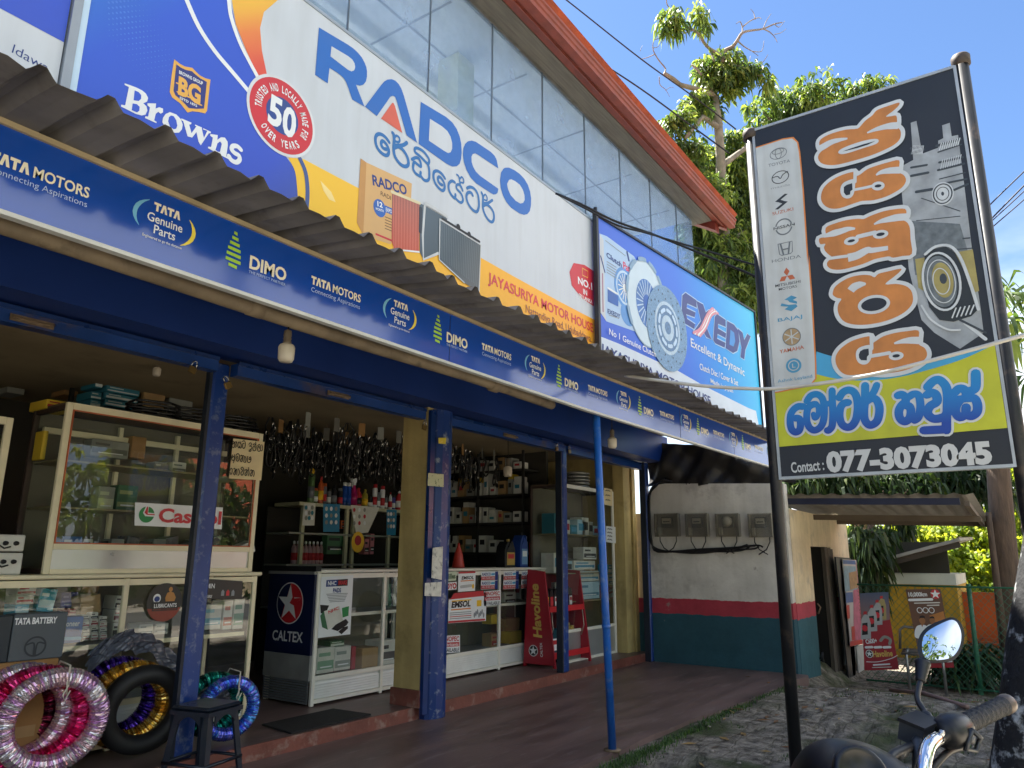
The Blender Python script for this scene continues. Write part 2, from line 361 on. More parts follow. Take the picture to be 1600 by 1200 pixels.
    def arc_text(s, mb, t, c, r, a0, a1, cap, mat, layer=2, bold=.015, inward=False):
        n = len(t); cw = abs(a1-a0)*r/n*.86
        for i, ch in enumerate(t):
            if ch == ' ': continue
            a = a0+(a1-a0)*(i+.5)/n; e = np.array((math.sin(a), -math.cos(a))); out = np.array((math.cos(a), math.sin(a)))
            if inward: e = -e; 
            base = np.array(c)+out*(r if not inward else r+cap)
            ww = cw*(.5 if ch in 'I1.' else 1.0)
            s.text(mb, ch, base-e*ww/2, base+e*ww/2, cap, mat, layer, bold)
# ================================================================== the setting
def ground_z(x, y):
    z = -.03
    k = np.clip((x-8.2)/3.0, 0, 1); z = z-.30*k*k*(3-2*k)*np.clip((2.6-y)/.3, 0, 1)
    f = np.clip((-y-2.2)/1.5, 0, 1); z = z-.10*f
    return z
def _n2(x, y, s, seed):
    r = np.random.RandomState(seed); g = r.rand(64, 64); X = x*s; Y = y*s
    xi = np.floor(X).astype(int); yi = np.floor(Y).astype(int); fx = X-xi; fy = Y-yi; fx = fx*fx*(3-2*fx); fy = fy*fy*(3-2*fy)
    a = g[xi % 64, yi % 64]; b = g[(xi+1) % 64, yi % 64]; c = g[xi % 64, (yi+1) % 64]; d = g[(xi+1) % 64, (yi+1) % 64]
    return (a*(1-fx)+b*fx)*(1-fy)+(c*(1-fx)+d*fx)*fy
def rock_material():
    m = bpy.data.materials.new('weathered_rock_paving'); m.use_nodes = True; t = m.node_tree; N = t.nodes; L = t.links; b = N['Principled BSDF']
    geo = N.new('ShaderNodeNewGeometry')
    mp = N.new('ShaderNodeMapping'); mp.inputs['Rotation'].default_value = (0, 0, .35); mp.inputs['Scale'].default_value = (1.7, 5.6, 1); L.new(geo.outputs['Position'], mp.inputs['Vector'])
    dn = N.new('ShaderNodeTexNoise'); dn.inputs['Scale'].default_value = 2.5; dn.inputs['Detail'].default_value = 4; L.new(mp.outputs[0], dn.inputs['Vector'])
    av = N.new('ShaderNodeMixRGB'); av.blend_type = 'ADD'; av.inputs[0].default_value = 1.3; L.new(mp.outputs[0], av.inputs[1]); L.new(dn.outputs['Color'], av.inputs[2])
    vo = N.new('ShaderNodeTexVoronoi'); vo.feature = 'DISTANCE_TO_EDGE'; vo.inputs['Scale'].default_value = 1.0; L.new(av.outputs[0], vo.inputs['Vector'])
    cr = N.new('ShaderNodeMapRange'); cr.inputs['From Max'].default_value = .07; L.new(vo.outputs['Distance'], cr.inputs['Value']); cr.inputs['To Min'].default_value = .45
    n1 = N.new('ShaderNodeTexNoise'); n1.inputs['Scale'].default_value = 9; n1.inputs['Detail'].default_value = 9; n1.inputs['Roughness'].default_value = .7; L.new(geo.outputs['Position'], n1.inputs['Vector'])
    r1 = N.new('ShaderNodeValToRGB'); L.new(n1.outputs['Fac'], r1.inputs[0])
    r1.color_ramp.elements[0].position = .36; r1.color_ramp.elements[0].color = (.07, .058, .046, 1); r1.color_ramp.elements[1].position = .72; r1.color_ramp.elements[1].color = (.47, .41, .33, 1)
    n2 = N.new('ShaderNodeTexNoise'); n2.inputs['Scale'].default_value = 1.4; n2.inputs['Detail'].default_value = 6; L.new(geo.outputs['Position'], n2.inputs['Vector'])
    r2 = N.new('ShaderNodeMapRange'); r2.inputs['From Min'].default_value = .52; r2.inputs['From Max'].default_value = .66; L.new(n2.outputs['Fac'], r2.inputs['Value'])
    mx = N.new('ShaderNodeMixRGB'); L.new(r2.outputs[0], mx.inputs[0]); L.new(r1.outputs[0], mx.inputs[1]); mx.inputs[2].default_value = (.07, .085, .035, 1)
    m2 = N.new('ShaderNodeMixRGB'); L.new(cr.outputs[0], m2.inputs[0]); m2.inputs[1].default_value = (.075, .068, .04, 1); L.new(mx.outputs[0], m2.inputs[2])
    L.new(m2.outputs[0], b.inputs['Base Color']); b.inputs['Roughness'].default_value = .9; b.inputs['Specular IOR Level'].default_value = .25
    ad = N.new('ShaderNodeMath'); ad.operation = 'MULTIPLY_ADD'; ad.inputs[1].default_value = .28; L.new(cr.outputs[0], ad.inputs[0]); L.new(n1.outputs['Fac'], ad.inputs[2])
    bp = N.new('ShaderNodeBump'); bp.inputs['Strength'].default_value = .9; bp.inputs['Distance'].default_value = .05; L.new(ad.outputs[0], bp.inputs['Height']); L.new(bp.outputs[0], b.inputs['Normal'])
    return m
def axis_steps(lo, a, b, hi, fine):
    inner = np.arange(a, b+1e-6, fine); out1 = [a]; st = fine
    while out1[-1] > lo: st *= 1.35; out1.append(max(lo, out1[-1]-st))
    out2 = [inner[-1]]; st = fine
    while out2[-1] < hi: st *= 1.35; out2.append(min(hi, out2[-1]+st))
    return np.concatenate([np.array(out1[1:][::-1]), inner, np.array(out2[1:])])
gx = axis_steps(-400, 2.6, 11.5, 600, .05); gy = axis_steps(-500, -.6, 2.75, 500, .05)
GX, GY = np.meshgrid(gx, gy, indexing='ij')
def ground_full(X, Y):
    z = ground_z(X, Y)
    k = np.clip((2.52-Y)/.2, 0, 1)*np.clip((Y+1.6)/.6, 0, 1)*np.clip((X-.4)/.6, 0, 1)*np.clip((12-X)/1.5, 0, 1)
    a = X*math.cos(.35)+Y*math.sin(.35); bb = -X*math.sin(.35)+Y*math.cos(.35)
    r = _n2(a*1.5, bb*3.4, 1, 3)*.55+_n2(a, bb*1.6, 4.5, 5)*.3+_n2(X, Y, 11, 8)*.15
    return z+k*(np.abs(r-.5)*-.16+r*.13-.02)
GZ = ground_full(GX, GY)
GZ = np.where(GY > 2.56, np.minimum(GZ, -.05), GZ)
me = bpy.data.meshes.new('ground'); nx, ny = len(gx), len(gy)
idx = np.arange(nx*ny).reshape(nx, ny)
me.from_pydata(np.stack([GX, GY, GZ], -1).reshape(-1, 3).tolist(), [], np.stack([idx[:-1, :-1], idx[1:, :-1], idx[1:, 1:], idx[:-1, 1:]], -1).reshape(-1, 4).tolist())
me.polygons.foreach_set('use_smooth', [True]*len(me.polygons)); me.materials.append(rock_material())
g = bpy.data.objects.new('ground', me); COL.objects.link(g); tag(g, kind='structure')
def gz(x, y): return float(ground_full(np.array([float(x)]), np.array([float(y)]))[0])

floor_red = M('red_oxide_cement', (.150, .098, .088), .42, var=.42, vs=1.6, bump=.10, bs=22, spec=.45, spots=(.24, .19, .175), spot_amt=.55, spot_s=5.0, stretch=(.6, 3.0, 1))
kerb_red = M('red_oxide_edge', (.19, .062, .045), .5, var=.3, vs=5, bump=.25, bs=30, spots=(.33, .25, .21), spot_amt=.6, spot_s=7)
mb = MB()
edge = [(-3, 2.66)]+[(x, 2.6+.025*math.sin(x*2.3)+.012*math.sin(x*7.1)-max(0, x-5)*.062) for x in np.arange(-2.5, 9.5, .22)]+[(9.5, 2.37)]
pts = [(x, y, -.10) for x, y in edge]+[(9.5, 4.40, -.10), (-3, 4.40, -.10)]
mb.prism(pts, (0, 0, .10), floor_red)
fc = mb.build('forecourt'); tag(fc, kind='structure')
mb = MB(); mb.box(-3, 9.62, 4.402, 8.0, -.1, .098, floor_red); mb.box(-3, 9.62, 4.388, 4.402, -.1, .100, kerb_red)
tag(mb.build('shop_floor'), kind='structure')
asph = M('road_asphalt', (.13, .128, .122), .9, var=.25, vs=2, bump=.3, bs=90)
dirt = M('bounce_earth', (.50, .44, .35), .95, var=.3, vs=1.2, bump=.3, bs=30)
mb = MB(); mb.box(-60, 120, -9.2, -4.4, -.14, -.118, asph); tag(mb.build('road'), kind='structure')
mb = MB(); mb.box(-60, 120, -4.398, -1.15, -.20, -.012, dirt); mb.box(-60, 120, -14, -9.202, -.16, -.112, dirt); tag(mb.build('bounce_verge'), kind='structure')  # unseen verges, made wide and pale to bounce sunlight into the shade

# ================================================================== the shop building
blue = M('navy_gloss_paint', '#0f3068', .30, var=.18, vs=2.2, spec=.5, spots='#1d2430', spot_amt=.35, spot_s=4.5)
blue_d = M('navy_wall_paint', '#0a2f74', .5, var=.2, vs=1.6, spec=.4)
blue_post = M('blue_post_paint', '#0f3880', .34, var=.2, vs=3, spots='#8f98a4', spot_amt=.35, spot_s=15)
yel = M('ochre_wall_paint', '#b3a069', .8, var=.25, vs=2.4, streak=.4, bump=.2, bs=25, spots='#6f6238', spot_amt=.5, spot_s=2.2)
ceil_m = M('dull_cream_ceiling', '#9a8a6c', .9, var=.2, vs=1.5, spots='#6f6350', spot_amt=.4, spot_s=2.5)
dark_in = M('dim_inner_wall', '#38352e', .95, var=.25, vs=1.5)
kerb_base = kerb_red
alu = M('white_aluminium', '#e6e4d8', .35, metal=.0, var=.06, vs=6, spec=.5)
alu_g = M('mill_aluminium', '#b9bcbc', .32, metal=.6, var=.08)
shop = thing('shop_building', 'two storey motor parts shop with navy shopfront and glazed upper floor', 'shop', (4.5, 4.4, 0))
def part(mb, name, label=None, parent=None):
    o = mb.build(name, parent or shop)
    if label: o['label'] = label
    return o
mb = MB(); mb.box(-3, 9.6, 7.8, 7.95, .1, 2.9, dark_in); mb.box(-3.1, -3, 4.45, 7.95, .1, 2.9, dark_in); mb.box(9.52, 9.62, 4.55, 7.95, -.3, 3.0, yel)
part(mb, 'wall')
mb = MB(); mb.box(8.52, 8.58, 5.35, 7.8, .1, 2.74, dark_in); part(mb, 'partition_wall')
mb = MB(); mb.box(-3, 9.52, 4.46, 7.8, 2.742, 2.86, ceil_m); part(mb, 'ceiling')
# navy beam over the shutters: fascia, its shadowed underside and the shutter guide rail
mb = MB(); mb.box(-3, 9.75, 4.09, 4.30, 2.62, 2.985, blue_d); mb.box(-3, 9.6, 4.30, 4.46, 2.632, 2.985, blue_d)
part(mb, 'lintel_beam')
rail_p = M('shutter_rail_paint', '#163c7c', .35, var=.2, vs=4, spots='#5a4a3a', spot_amt=.6, spot_s=3.3)
mb = MB()
for x0, x1 in ((-3, 2.80), (2.95, 4.90), (5.24, 7.30), (7.42, 9.46)): mb.box(x0, x1, 4.345, 4.43, 2.515, 2.60, rail_p); mb.box(x0, x1, 4.335, 4.345, 2.585, 2.612, blue)
part(mb, 'shutter_rail')
rust = M('bare_rusty_steel', '#7d6a55', .7, var=.4, vs=25, metal=.2)
for x in (1.65, 3.85, 6.2):
    mb = MB(); mb.box(x-.11, x+.11, 4.330, 4.3345, 2.525, 2.562, rust); mb.tube([(x-.1, 4.31, 2.545), (x-.08, 4.285, 2.53), (x+.08, 4.285, 2.53), (x+.1, 4.31, 2.545)], .008, rust, 8)
    part(mb, 'shutter_handle')
# posts
def post(x0, x1, y0, y1, z0, z1, mat=None):
    mb = MB(); mb.bbox(x0, x1, y0, y1, z0, z1, mat or blue_post, .012); mb.box(x0-.022, x0-.001, y0+.012, y1-.012, z0, z1, M('dark_guide_channel', '#16202f', .5)); return part(mb, 'post')
post(2.83, 2.95, 4.43, 4.50, .1, 2.60); post(7.31, 7.41, 4.36, 4.46, .1, 2.60); post(9.44, 9.54, 4.30, 4.40, .0, 2.62)
mb = MB(); mb.box(4.93, 5.07, 4.345, 4.64, .235, 2.74, yel); p = part(mb, 'pillar')
mb = MB(); mb.box(4.91, 5.075, 4.33, 4.655, .1, .235, kerb_base); mb.build('pillar_base', p)
mb = MB(); mb.box(9.3, 9.515, 4.58, 4.74, .1, 2.74, yel); part(mb, 'pillar')
mb = MB(); prof = [(4.99, 4.335), (5.01, 4.30), (5.06, 4.272), (5.14, 4.265), (5.20, 4.285), (5.235, 4.33), (5.235, 4.43), (4.99, 4.43)]
paper = M('torn_white_paper', '#c9c8bf', .8, var=.15, vs=20, spots='#3c424a', spot_amt=.75, spot_s=24)
pil_m = M('scuffed_navy_pillar', '#113474', .35, var=.2, vs=3, spots='#aab0b2', spot_amt=.55, spot_s=10)
mb.prism([(x, y, .0) for x, y in prof], (0, 0, 2.62), pil_m, False); p = part(mb, 'round_pillar')
mb = MB(); mb.box(4.925, 4.985, 4.30, 4.335, .05, 2.60, blue); part(mb, 'shutter_guide')
# upper floor: floor slab, glass front, mullions, inner ceiling, parapet column, eaves
conc = M('stained_concrete', '#7d776c', .85, var=.25, vs=3, streak=.6, bump=.15)
mb = MB(); mb.box(-3, 9.6, 3.55, 8, 2.99, 3.12, conc); part(mb, 'floor_slab')
tile = M('office_ceiling_tile', '#dfe6ec', .8, var=.05)
iw = M('office_wall', '#9fb0bf', .8, var=.08)
mb = MB(); mb.box(-3, 9.5, 3.505, 7.6, 6.06, 6.09, tile)
for x in np.arange(-3, 9.5, 1.2): mb.box(x, x+.02, 3.6, 7.6, 6.054, 6.0595, M('ceiling_batten', '#8a97a5', .7))
for y in np.arange(4.1, 7.6, .9): mb.box(-3, 9.5, y, y+.02, 6.052, 6.0575, M('ceiling_batten', '#8a97a5', .7))
mb.box(-3, 9.5, 4.5, 4.58, 5.88, 5.97, M('conduit_white', '#dfe6d8', .5))
part(mb, 'office_ceiling')
mb = MB(); mb.box(-3, 9.5, 7.6, 7.7, 3.12, 3.75, iw); mb.box(-3, 9.5, 7.6, 7.7, 5.65, 6.06, iw); part(mb, 'office_wall')
mb = MB()
for x in np.arange(-3, 9.6, 1.78): mb.box(x, x+.08, 7.6, 7.7, 3.75, 5.65, iw)
part(mb, 'rear_window_frame')
mb = MB(); mb.box(-3, 9.5, 3.6, 7.6, 3.125, 3.14, M('pale_floor_tile', '#cfccc2', .4, var=.05)); part(mb, 'office_floor')
mb = MB(); mb.box(4.75, 5.0, 3.95, 4.2, 3.12, 6.05, M('cream_column', '#d7dcc0', .7)); part(mb, 'office_column')
og = Mglass('office_glass', (.82, .88, .95), 1.04, 0.0, .27, (.36, .50, .72))  # pale blue haze mixed into the glass to lighten the panes
xs = [-3, -2.12, -1.27, -.42, .43, 1.28, 2.13, 2.98, 3.83, 4.68, 5.53, 6.39, 7.25, 8.11, 8.98, 9.58]
for a, b in zip(xs[:-1], xs[1:]):
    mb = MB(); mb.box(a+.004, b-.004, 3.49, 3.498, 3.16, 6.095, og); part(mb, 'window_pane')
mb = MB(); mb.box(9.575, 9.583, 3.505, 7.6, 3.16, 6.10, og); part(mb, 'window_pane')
mul = M('dark_sealant_joint', '#4b545c', .6)
mb = MB()
for a in xs[1:-1]: mb.box(a-.0035, a+.0035, 3.486, 3.502, 3.16, 6.10, mul)
part(mb, 'mullion')
rred = M('red_oxide_fascia', '#8f4534', .6, var=.2, vs=5, streak=.4, spots='#6b3a30', spot_amt=.5, spot_s=4)
rred2 = M('red_oxide_soffit', '#7c2f22', .6, var=.15)
tilr = M('clay_roof_tile', '#a34a2c', .85, var=.3, vs=7, bump=.3)
mb = MB(); mb.box(-3, 9.75, 3.44, 3.60, 6.10, 6.36, conc); mb.box(-3, 9.7, 3.24, 3.44, 6.075, 6.16, M('weathered_timber', '#6f695f', .85, var=.3, vs=8, stretch=(.4, 8, 8))); part(mb, 'wall_plate')
mb = MB()
s = .62
R0 = (-3, 2.78, 5.80); 
mb.obox((-3, 3.02, 6.19), (13.05, 0, 0), (0, 6.0, 6.0*s), (0, -.05, .06), tilr); part(mb, 'roof')
mb = MB()   # fascia board and moulded gutter
for pts in ([(3.005, 6.03), (3.005, 6.075), (2.992, 6.085), (2.992, 6.125), (2.978, 6.135), (2.978, 6.16), (3.14, 6.16), (3.235, 6.155), (3.235, 6.085), (3.15, 6.075), (3.15, 6.04), (3.125, 6.035), (3.125, 6.055), (3.09, 6.055), (3.09, 6.03)],):
    mb.prism([(-3, y, z) for y, z in pts], (13.02, 0, 0), rred)
part(mb, 'gutter')
mb = MB(); mb.obox((9.72, 3.20, 5.93), (.16, 0, 0), (0, 4.5, 4.5*s), (0, 0, .22), rred2); mb.obox((9.88, 3.12, 6.0), (.13, 0, 0), (0, 4.6, 4.6*s), (0, 0, .10), rred); part(mb, 'eaves_end')
# stickers and bills on the pillar are separate papers
def flat(name, label, cat, quad, mat, thick=.002, group=None, n=None):
    """thin sheet through four corner points"""
    q = [np.array(p, float) for p in quad]; nn = np.cross(q[1]-q[0], q[3]-q[0]); nn /= np.linalg.norm(nn)
    if nn @ (EYE-q[0]) < 0: nn = -nn
    mb = MB(); mb.prism(q, nn*thick, mat); o = mb.build(name, loc=tuple(q[0])); tag(o, label, cat, group); return o
def pface(y, name_pts): return [onY(px, py, y) for px, py in name_pts]
flat('bill', 'pale printed bill pasted high on the round navy pillar', 'notice', pface(4.262, [(669, 739), (693, 741), (693, 761), (668, 759)]), M('pale_printed_bill', '#c4c6a4', .7, var=.1, spots='#33543c', spot_amt=.8, spot_s=40))
flat('bill', 'tall torn paper bill in the middle of the round navy pillar', 'notice', pface(4.262, [(676, 856), (692, 854), (690, 906), (674, 903)]), paper)
flat('bill', 'torn white paper scraps low on the round navy pillar', 'notice', pface(4.262, [(664, 911), (690, 909), (689, 932), (663, 931)]), paper)
flat('sticker', 'small yellow and white sticker near the top of the round pillar', 'sticker', pface(4.262, [(685, 684), (697, 684), (696, 694), (685, 693)]), M('yellow_sticker', '#d8c13c', .5, spots='#e9e6d8', spot_amt=.9, spot_s=30))

# ================================================================== awning over the forecourt
shb = M('weathered_sheet_underside', '#7a7774', .8, var=.35, vs=3.5, streak=.0, spots='#3a332c', spot_amt=.5, spot_s=2.6, spec=.25)
awn = thing('awning', 'rusty brown corrugated metal awning on a thin blue pole and pipe', 'awning', (5.0, 2.6, 0))
prof = []; P = .186
x = -1.9
while x < 8.75:
    prof += [(x, 0), (x+.012, .012), (x+.030, .034), (x+.052, .034), (x+.070, .012), (x+.082, 0), (x+P*.72, .004)]
    x += P
ys = [(2.155, 2.622), (2.3, 2.638), (2.55, 2.667), (2.9, 2.69), (3.5, 2.835), (4.08, 2.975)]
mb = MB(); vs = []; n = len(prof)
rr = random.Random(4); jit = [rr.uniform(-.012, .012) for _ in prof]
for j, (y, z) in enumerate(ys):
    for i, (px_, h) in enumerate(prof): vs.append((px_, y+(jit[i//7*7] if j == 0 else 0), z+h+.012*math.sin(px_*1.7)*(j < 2)+(.03 if px_ > 5.5 else 0)*0))
fs = [(j*n+i, j*n+i+1, (j+1)*n+i+1, (j+1)*n+i) for j in range(len(ys)-1) for i in range(n-1)]
mb.add(vs, fs, shb); mb.add([(a, b, c+.0016) for a, b, c in vs], [f[::-1] for f in fs], M('weathered_sheet_top', '#8d867b', .7, var=.3)); o = mb.build('corrugated_sheet', awn, fix=False)
pipe_m = M('grey_brown_pipe', '#8a7c66', .6, var=.35, vs=6, spots='#4d4438', spot_amt=.6, spot_s=5)
mb = MB(); mb.tube([(x, 2.86+.004*math.sin(x*3), 2.435+.006*math.sin(x*2.1)) for x in np.arange(-2, 5.0, .35)], .034, pipe_m, 12)
for x in (.55, 2.0, 3.9): mb.tube([(x-.035, 2.86, 2.435), (x+.035, 2.86, 2.435)], .042, pipe_m, 12)
mb.build('pipe_beam', awn)
mb = MB()
pole_m = M('blue_pole_paint', '#1f5cae', .32, var=.15, vs=5, spots='#7d8fa8', spot_amt=.5, spot_s=12)
mb = MB(); b0 = onZ(957, 1173, .0); t0 = onY(930, 640, 2.60); mb.tube([b0, b0*.55+t0*.45, t0+(0, 0, .25)], .028, pole_m, 14); mb.tube([b0, b0+(0, 0, .012)], .06, rust, 14); mb.tube([b0+(t0-b0)*.34, b0+(t0-b0)*.352], .0315, pole_m, 14); mb.build('support_pole', awn)
# ================================================================== sign boards
W = M('printed_white', '#e4e9ec', .42, var=.05, vs=3); WS = M('banner_white', '#c6ced6', .5, var=.05, vs=2, streak=.13)
INK = M('printed_black', '#17191d', .5, var=.1); NAVY = M('printed_navy', '#14367e', .45, var=.06)
RED = M('printed_red', '#c72c38', .45, var=.08); ORANGE = M('printed_orange', '#e0893c', .5, var=.06, streak=.12)
YEL = M('printed_yellow', '#efc02c', .45, var=.06); GOLD = M('printed_gold', '#e3ad4e', .45, var=.05); SKY = M('printed_cyan', '#4aa8d4', .45, var=.06)
GREY = M('printed_grey', '#8b9298', .5, var=.08); GREEN = M('printed_green', '#2d8c4e', .5, var=.08); LIME = M('printed_lime', '#a8d23c', .45, var=.05)
CREAM = M('cream_lettering', '#efe9d2', .4, var=.04)
RBLUE = M('board_lettering_blue', '#0d62b8', .4, var=.04)
frame_w = M('sign_frame_white', '#c9ccc9', .45, var=.1, vs=8); frame_b = M('sign_frame_beige', '#a99a7c', .6, var=.2, vs=6)

# ---------------- long fascia sign under the awning edge
sign_m = M('glossy_blue_fascia', '#1049ad', .16, var=.10, vs=1.2, spec=.7, coat=.6, bump=.012, bs=7)
fas = thing('fascia_sign', 'long glossy blue fascia sign with repeated white and green logos under awning', 'sign', (4.0, 2.55, 2.36))
A0, B0, C0 = np.array((-2.0, 2.55)), np.array((4.625, 2.55)), np.array((8.72, 2.400))
ZB, ZT = 2.366, 2.646
def seg_box(mb, a, b, z0, z1, d0, d1, mat):
    t = (b-a)/np.linalg.norm(b-a); nn = np.array((t[1], -t[0]))
    mb.obox((*(a+nn*d0), z0), (*(b-a), 0), (*(nn*(d1-d0)), 0), (0, 0, z1-z0), mat)
faces_f = []
for a, b in ((A0, B0), (B0, C0)):
    mb = MB(); seg_box(mb, a, b, ZB, ZT, -.02, 0, sign_m); mb.build('panel', fas)
    mb = MB(); seg_box(mb, a, b, ZB-.016, ZB-.0005, -.025, .008, frame_w); seg_box(mb, a, b, ZT+.0005, ZT+.020, -.025, .012, frame_b); mb.build('trim', fas)
    t = (b-a)/np.linalg.norm(b-a); faces_f.append(Face((a[0], a[1], 0), (t[0], t[1], 0), (t[1], -t[0], 0)))
for a, b, q in ((A0, B0, 5.05), (B0, C0, 1.62), (B0, C0, 2.95)):
    mb = MB(); t = (b-a)/np.linalg.norm(b-a); p = a+t*q; seg_box(mb, p, p+t*.006, ZB, ZT, 0, .0015, M('panel_joint', '#0a2d74', .4)); mb.build('panel_joint', fas)
SH = faces_f[0]
def tata(F, mb, u, v, w, cap, mat, L=2):
    k = w/3.72
    for i, ch in enumerate('TATA'):
        x = u+i*k*.93
        if ch == 'T': F.poly(mb, [(x, v+cap), (x+k*.95, v+cap), (x+k*.95, v+cap*.72), (x+k*.64, v+cap*.72), (x+k*.64, v), (x+k*.33, v), (x+k*.33, v+cap*.72), (x, v+cap*.72)], mat, L)
        else: F.poly(mb, [(x, v), (x+k*.3, v+cap), (x+k*.68, v+cap), (x+k*.98, v), (x+k*.66, v), (x+k*.49, v+cap*.62), (x+k*.32, v)], mat, L)
for fi, F in enumerate(faces_f):
    lo = 0.775-(-2.0) if fi == 0 else .02
    for k in range(-2 if fi == 0 else 0, 3 if fi == 0 else 4):
        u = (lo+1.287*k) if fi == 0 else (lo+1.19*k); sc = 1.0 if fi == 0 else .925
        if u < .3: 
            if fi == 0: continue
        U = lambda q: u+q*sc
        mb = MB()
        tata(F, mb, U(0), 2.511, .115*sc, .040, CREAM); F.text(mb, 'MOTORS', (U(.128), 2.511), (U(.306), 2.511), .040, CREAM, 2, .022)
        F.text(mb, 'Connecting Aspirations', (U(.004), 2.476), (U(.304), 2.476), .023, M('pale_sign_script', '#b9cdf0', .4), 2, -.004)
        mb.build('lettering', fas)
        mb = MB()
        tata(F, mb, U(.535), 2.562, .105*sc, .034, CREAM); F.text(mb, 'Genuine', (U(.515), 2.516), (U(.655), 2.516), .036, W, 2, .012); F.text(mb, 'Parts', (U(.545), 2.474), (U(.63), 2.474), .036, W, 2, .012)
        F.text(mb, 'Engineered to go the distance', (U(.505), 2.449), (U(.66), 2.449), .011, W, 2, .006)
        c = (U(.585), 2.530); ts = np.linspace(2.2, 3.75, 9)
        F.stroke(mb, [(c[0]+.118*sc*math.cos(t), c[1]+.082*math.sin(t)) for t in ts], [.002, .016, .016, .002], M('pale_cyan_print', '#74b9dc', .4), 2, curve=False)
        F.stroke(mb, [(c[0]+.118*sc*math.cos(t), c[1]+.082*math.sin(t)) for t in np.linspace(-.95, .65, 9)], [.002, .016, .016, .002], M('soft_yellow_print', '#ecd94f', .4), 2, curve=False)
        mb.build('lettering', fas)
        mb = MB()
        for q, (w, v) in enumerate(((.016, 2.598), (.030, 2.575), (.046, 2.551), (.060, 2.527), (.066, 2.503), (.070, 2.478), (.040, 2.455))):
            F.poly(mb, [(U(.885)-w/2, v), (U(.885)+w/2, v-.004), (U(.885)+w/2, v+.010), (U(.885)-w/2, v+.013)], LIME, 2)
        F.text(mb, 'DIMO', (U(.962), 2.478), (U(1.150), 2.478), .058, CREAM, 2, .03); F.text(mb, 'THE PERFECT PARTNER', (U(.962), 2.455), (U(1.15), 2.455), .013, M('pale_sign_script', '#b9cdf0', .4), 2, 0)
        mb.build('lettering', fas)

# ---------------- big radiator board on the upper floor
YB = 3.30
F = Face((0, YB, 0), (1, 0, 0), (0, -1, 0))
XL = onY(131, 60, YB)[0]; XR = onY(929.5, 440, YB)[0]; ZTOP = 4.668; ZBOT = 2.80
rad = thing('advertising_board', 'wide white board with huge blue lettering, round red badge and radiator pictures', 'board', ((XL+XR)/2, YB, ZBOT))
mb = MB(); mb.box(XL, XR, YB, YB+.06, ZBOT, ZTOP, WS); mb.build('panel', rad)
mb = MB(); mb.box(XL-.03, XL, YB-.012, YB+.07, ZBOT, ZTOP+.02, M('pale_blue_edge', '#b9d4ea', .4)); mb.box(XL-.07, XL-.031, YB-.02, YB+.07, ZBOT, ZTOP+.02, M('dull_metal_edge', '#8f98a2', .4, metal=.3)); mb.box(XL, XR, YB-.006, YB+.07, ZTOP+.0005, ZTOP+.022, M('grey_edge_trim', '#93a0ae', .4)); mb.build('trim', rad)
def cut(pts):
    return [(min(max(p[0], XL+.001), XR-.001), min(max(p[1], ZBOT+.001), ZTOP-.001)) for p in pts]
mb = MB()
bl = Mgrad('board_blue_blend', [(0, '#2c78c8'), (.25, '#2b58cd'), (.75, '#2d4fc4'), (1, '#3a4f92')], (XL, YB, 4.2), (XL+1.35, YB, 3.2))
LEFT = [(XL, ZTOP), (XL, ZBOT), (F.px(480, 330)[0], ZBOT)]
curve = F.z([(478, 325), (470, 290), (459, 262), (447, 245), (440, 235), (432, 160), (416, 140), (402, 121), (384, 82), (368, 40), (360, 0)])
F.poly(mb, cut([(XL, ZTOP), (XL, ZBOT), (F.px(482, 345)[0], ZBOT)]+list(curve)+[(F.px(356, -60)[0], ZTOP)]), bl, 1)
og_ = Mgrad('orange_blend', [(0, '#e8b23a'), (.45, '#e2803f'), (1, '#d8503c')], onY(372, 10, YB), onY(412, 100, YB))
F.poly(mb, cut(F.z([(361, -40), (362, 0), (368, 38), (384, 78), (403, 120), (417, 118), (409, 80), (406, 44), (412, 19), (434, 0), (470, -30)])), og_, 2)
F.stroke(mb, cut(F.z([(350, -50), (357, 0), (361, 28), (374, 66), (390, 98), (404, 124)])), .026, W, 3)
F.stroke(mb, cut(F.z([(283, -20), (291, 0), (310, 42), (335, 80), (362, 112), (389, 144)])), .028, W, 3)
# halftone dots at the far left
dotm = M('faint_halftone', '#4a7ad8', .45)
for i in range(24):
    for j in range(17):
        u = XL+.04+i*.021+j*.004; v = 4.15-i*.014-j*.028; r = .0075*(1-i/26)*(1-abs(j-8)/12)
        if r > .0015 and v > ZBOT+.02: F.ell(mb, (u, v), r, r, dotm, 2, 0, 6)
mb.build('printed_artwork', rad)
mb = MB()
F.poly(mb, cut(F.z([(452, 246), (459, 262), (467, 290), (470, 325), (486, 345), (560, 430), (640, 480), (930, 640), (931, 501), (870, 469), (800, 430.5), (750, 402), (700, 377), (640, 344), (562, 295), (520, 273), (475, 249)])), Mgrad('yellow_blend', [(0, '#f0c12e'), (1, '#f2a71c')], onY(480, 280, YB), onY(900, 500, YB)), 1)
F.stroke(mb, cut(F.z([(456, 247), (466, 268), (470, 300), (471, 330)])), .055, YEL, 2)
F.stroke(mb, cut(F.z([(468, 248), (477, 270), (480, 300), (478, 330)])), .030, M('deep_slate_blue', '#3d5590', .45), 3)
F.poly(mb, F.z([(500, 282), (517, 300), (524, 316), (514, 312), (505, 298)]), M('pale_glint', '#f6dc8e', .4), 2)
lil = M('lilac_halftone', '#b7b8dd', .5)
for i in range(30):
    for j in range(26):
        q = F.px(800+i*4.3, 427+i*1.2-j*4.2+ (i*.55)); rr_ = .0058*(1-j/30)*(.35+.65*i/30)
        if XL < q[0] < XR-.01 and rr_ > .001: F.ell(mb, q, rr_, rr_, lil, 1, 0, 5)
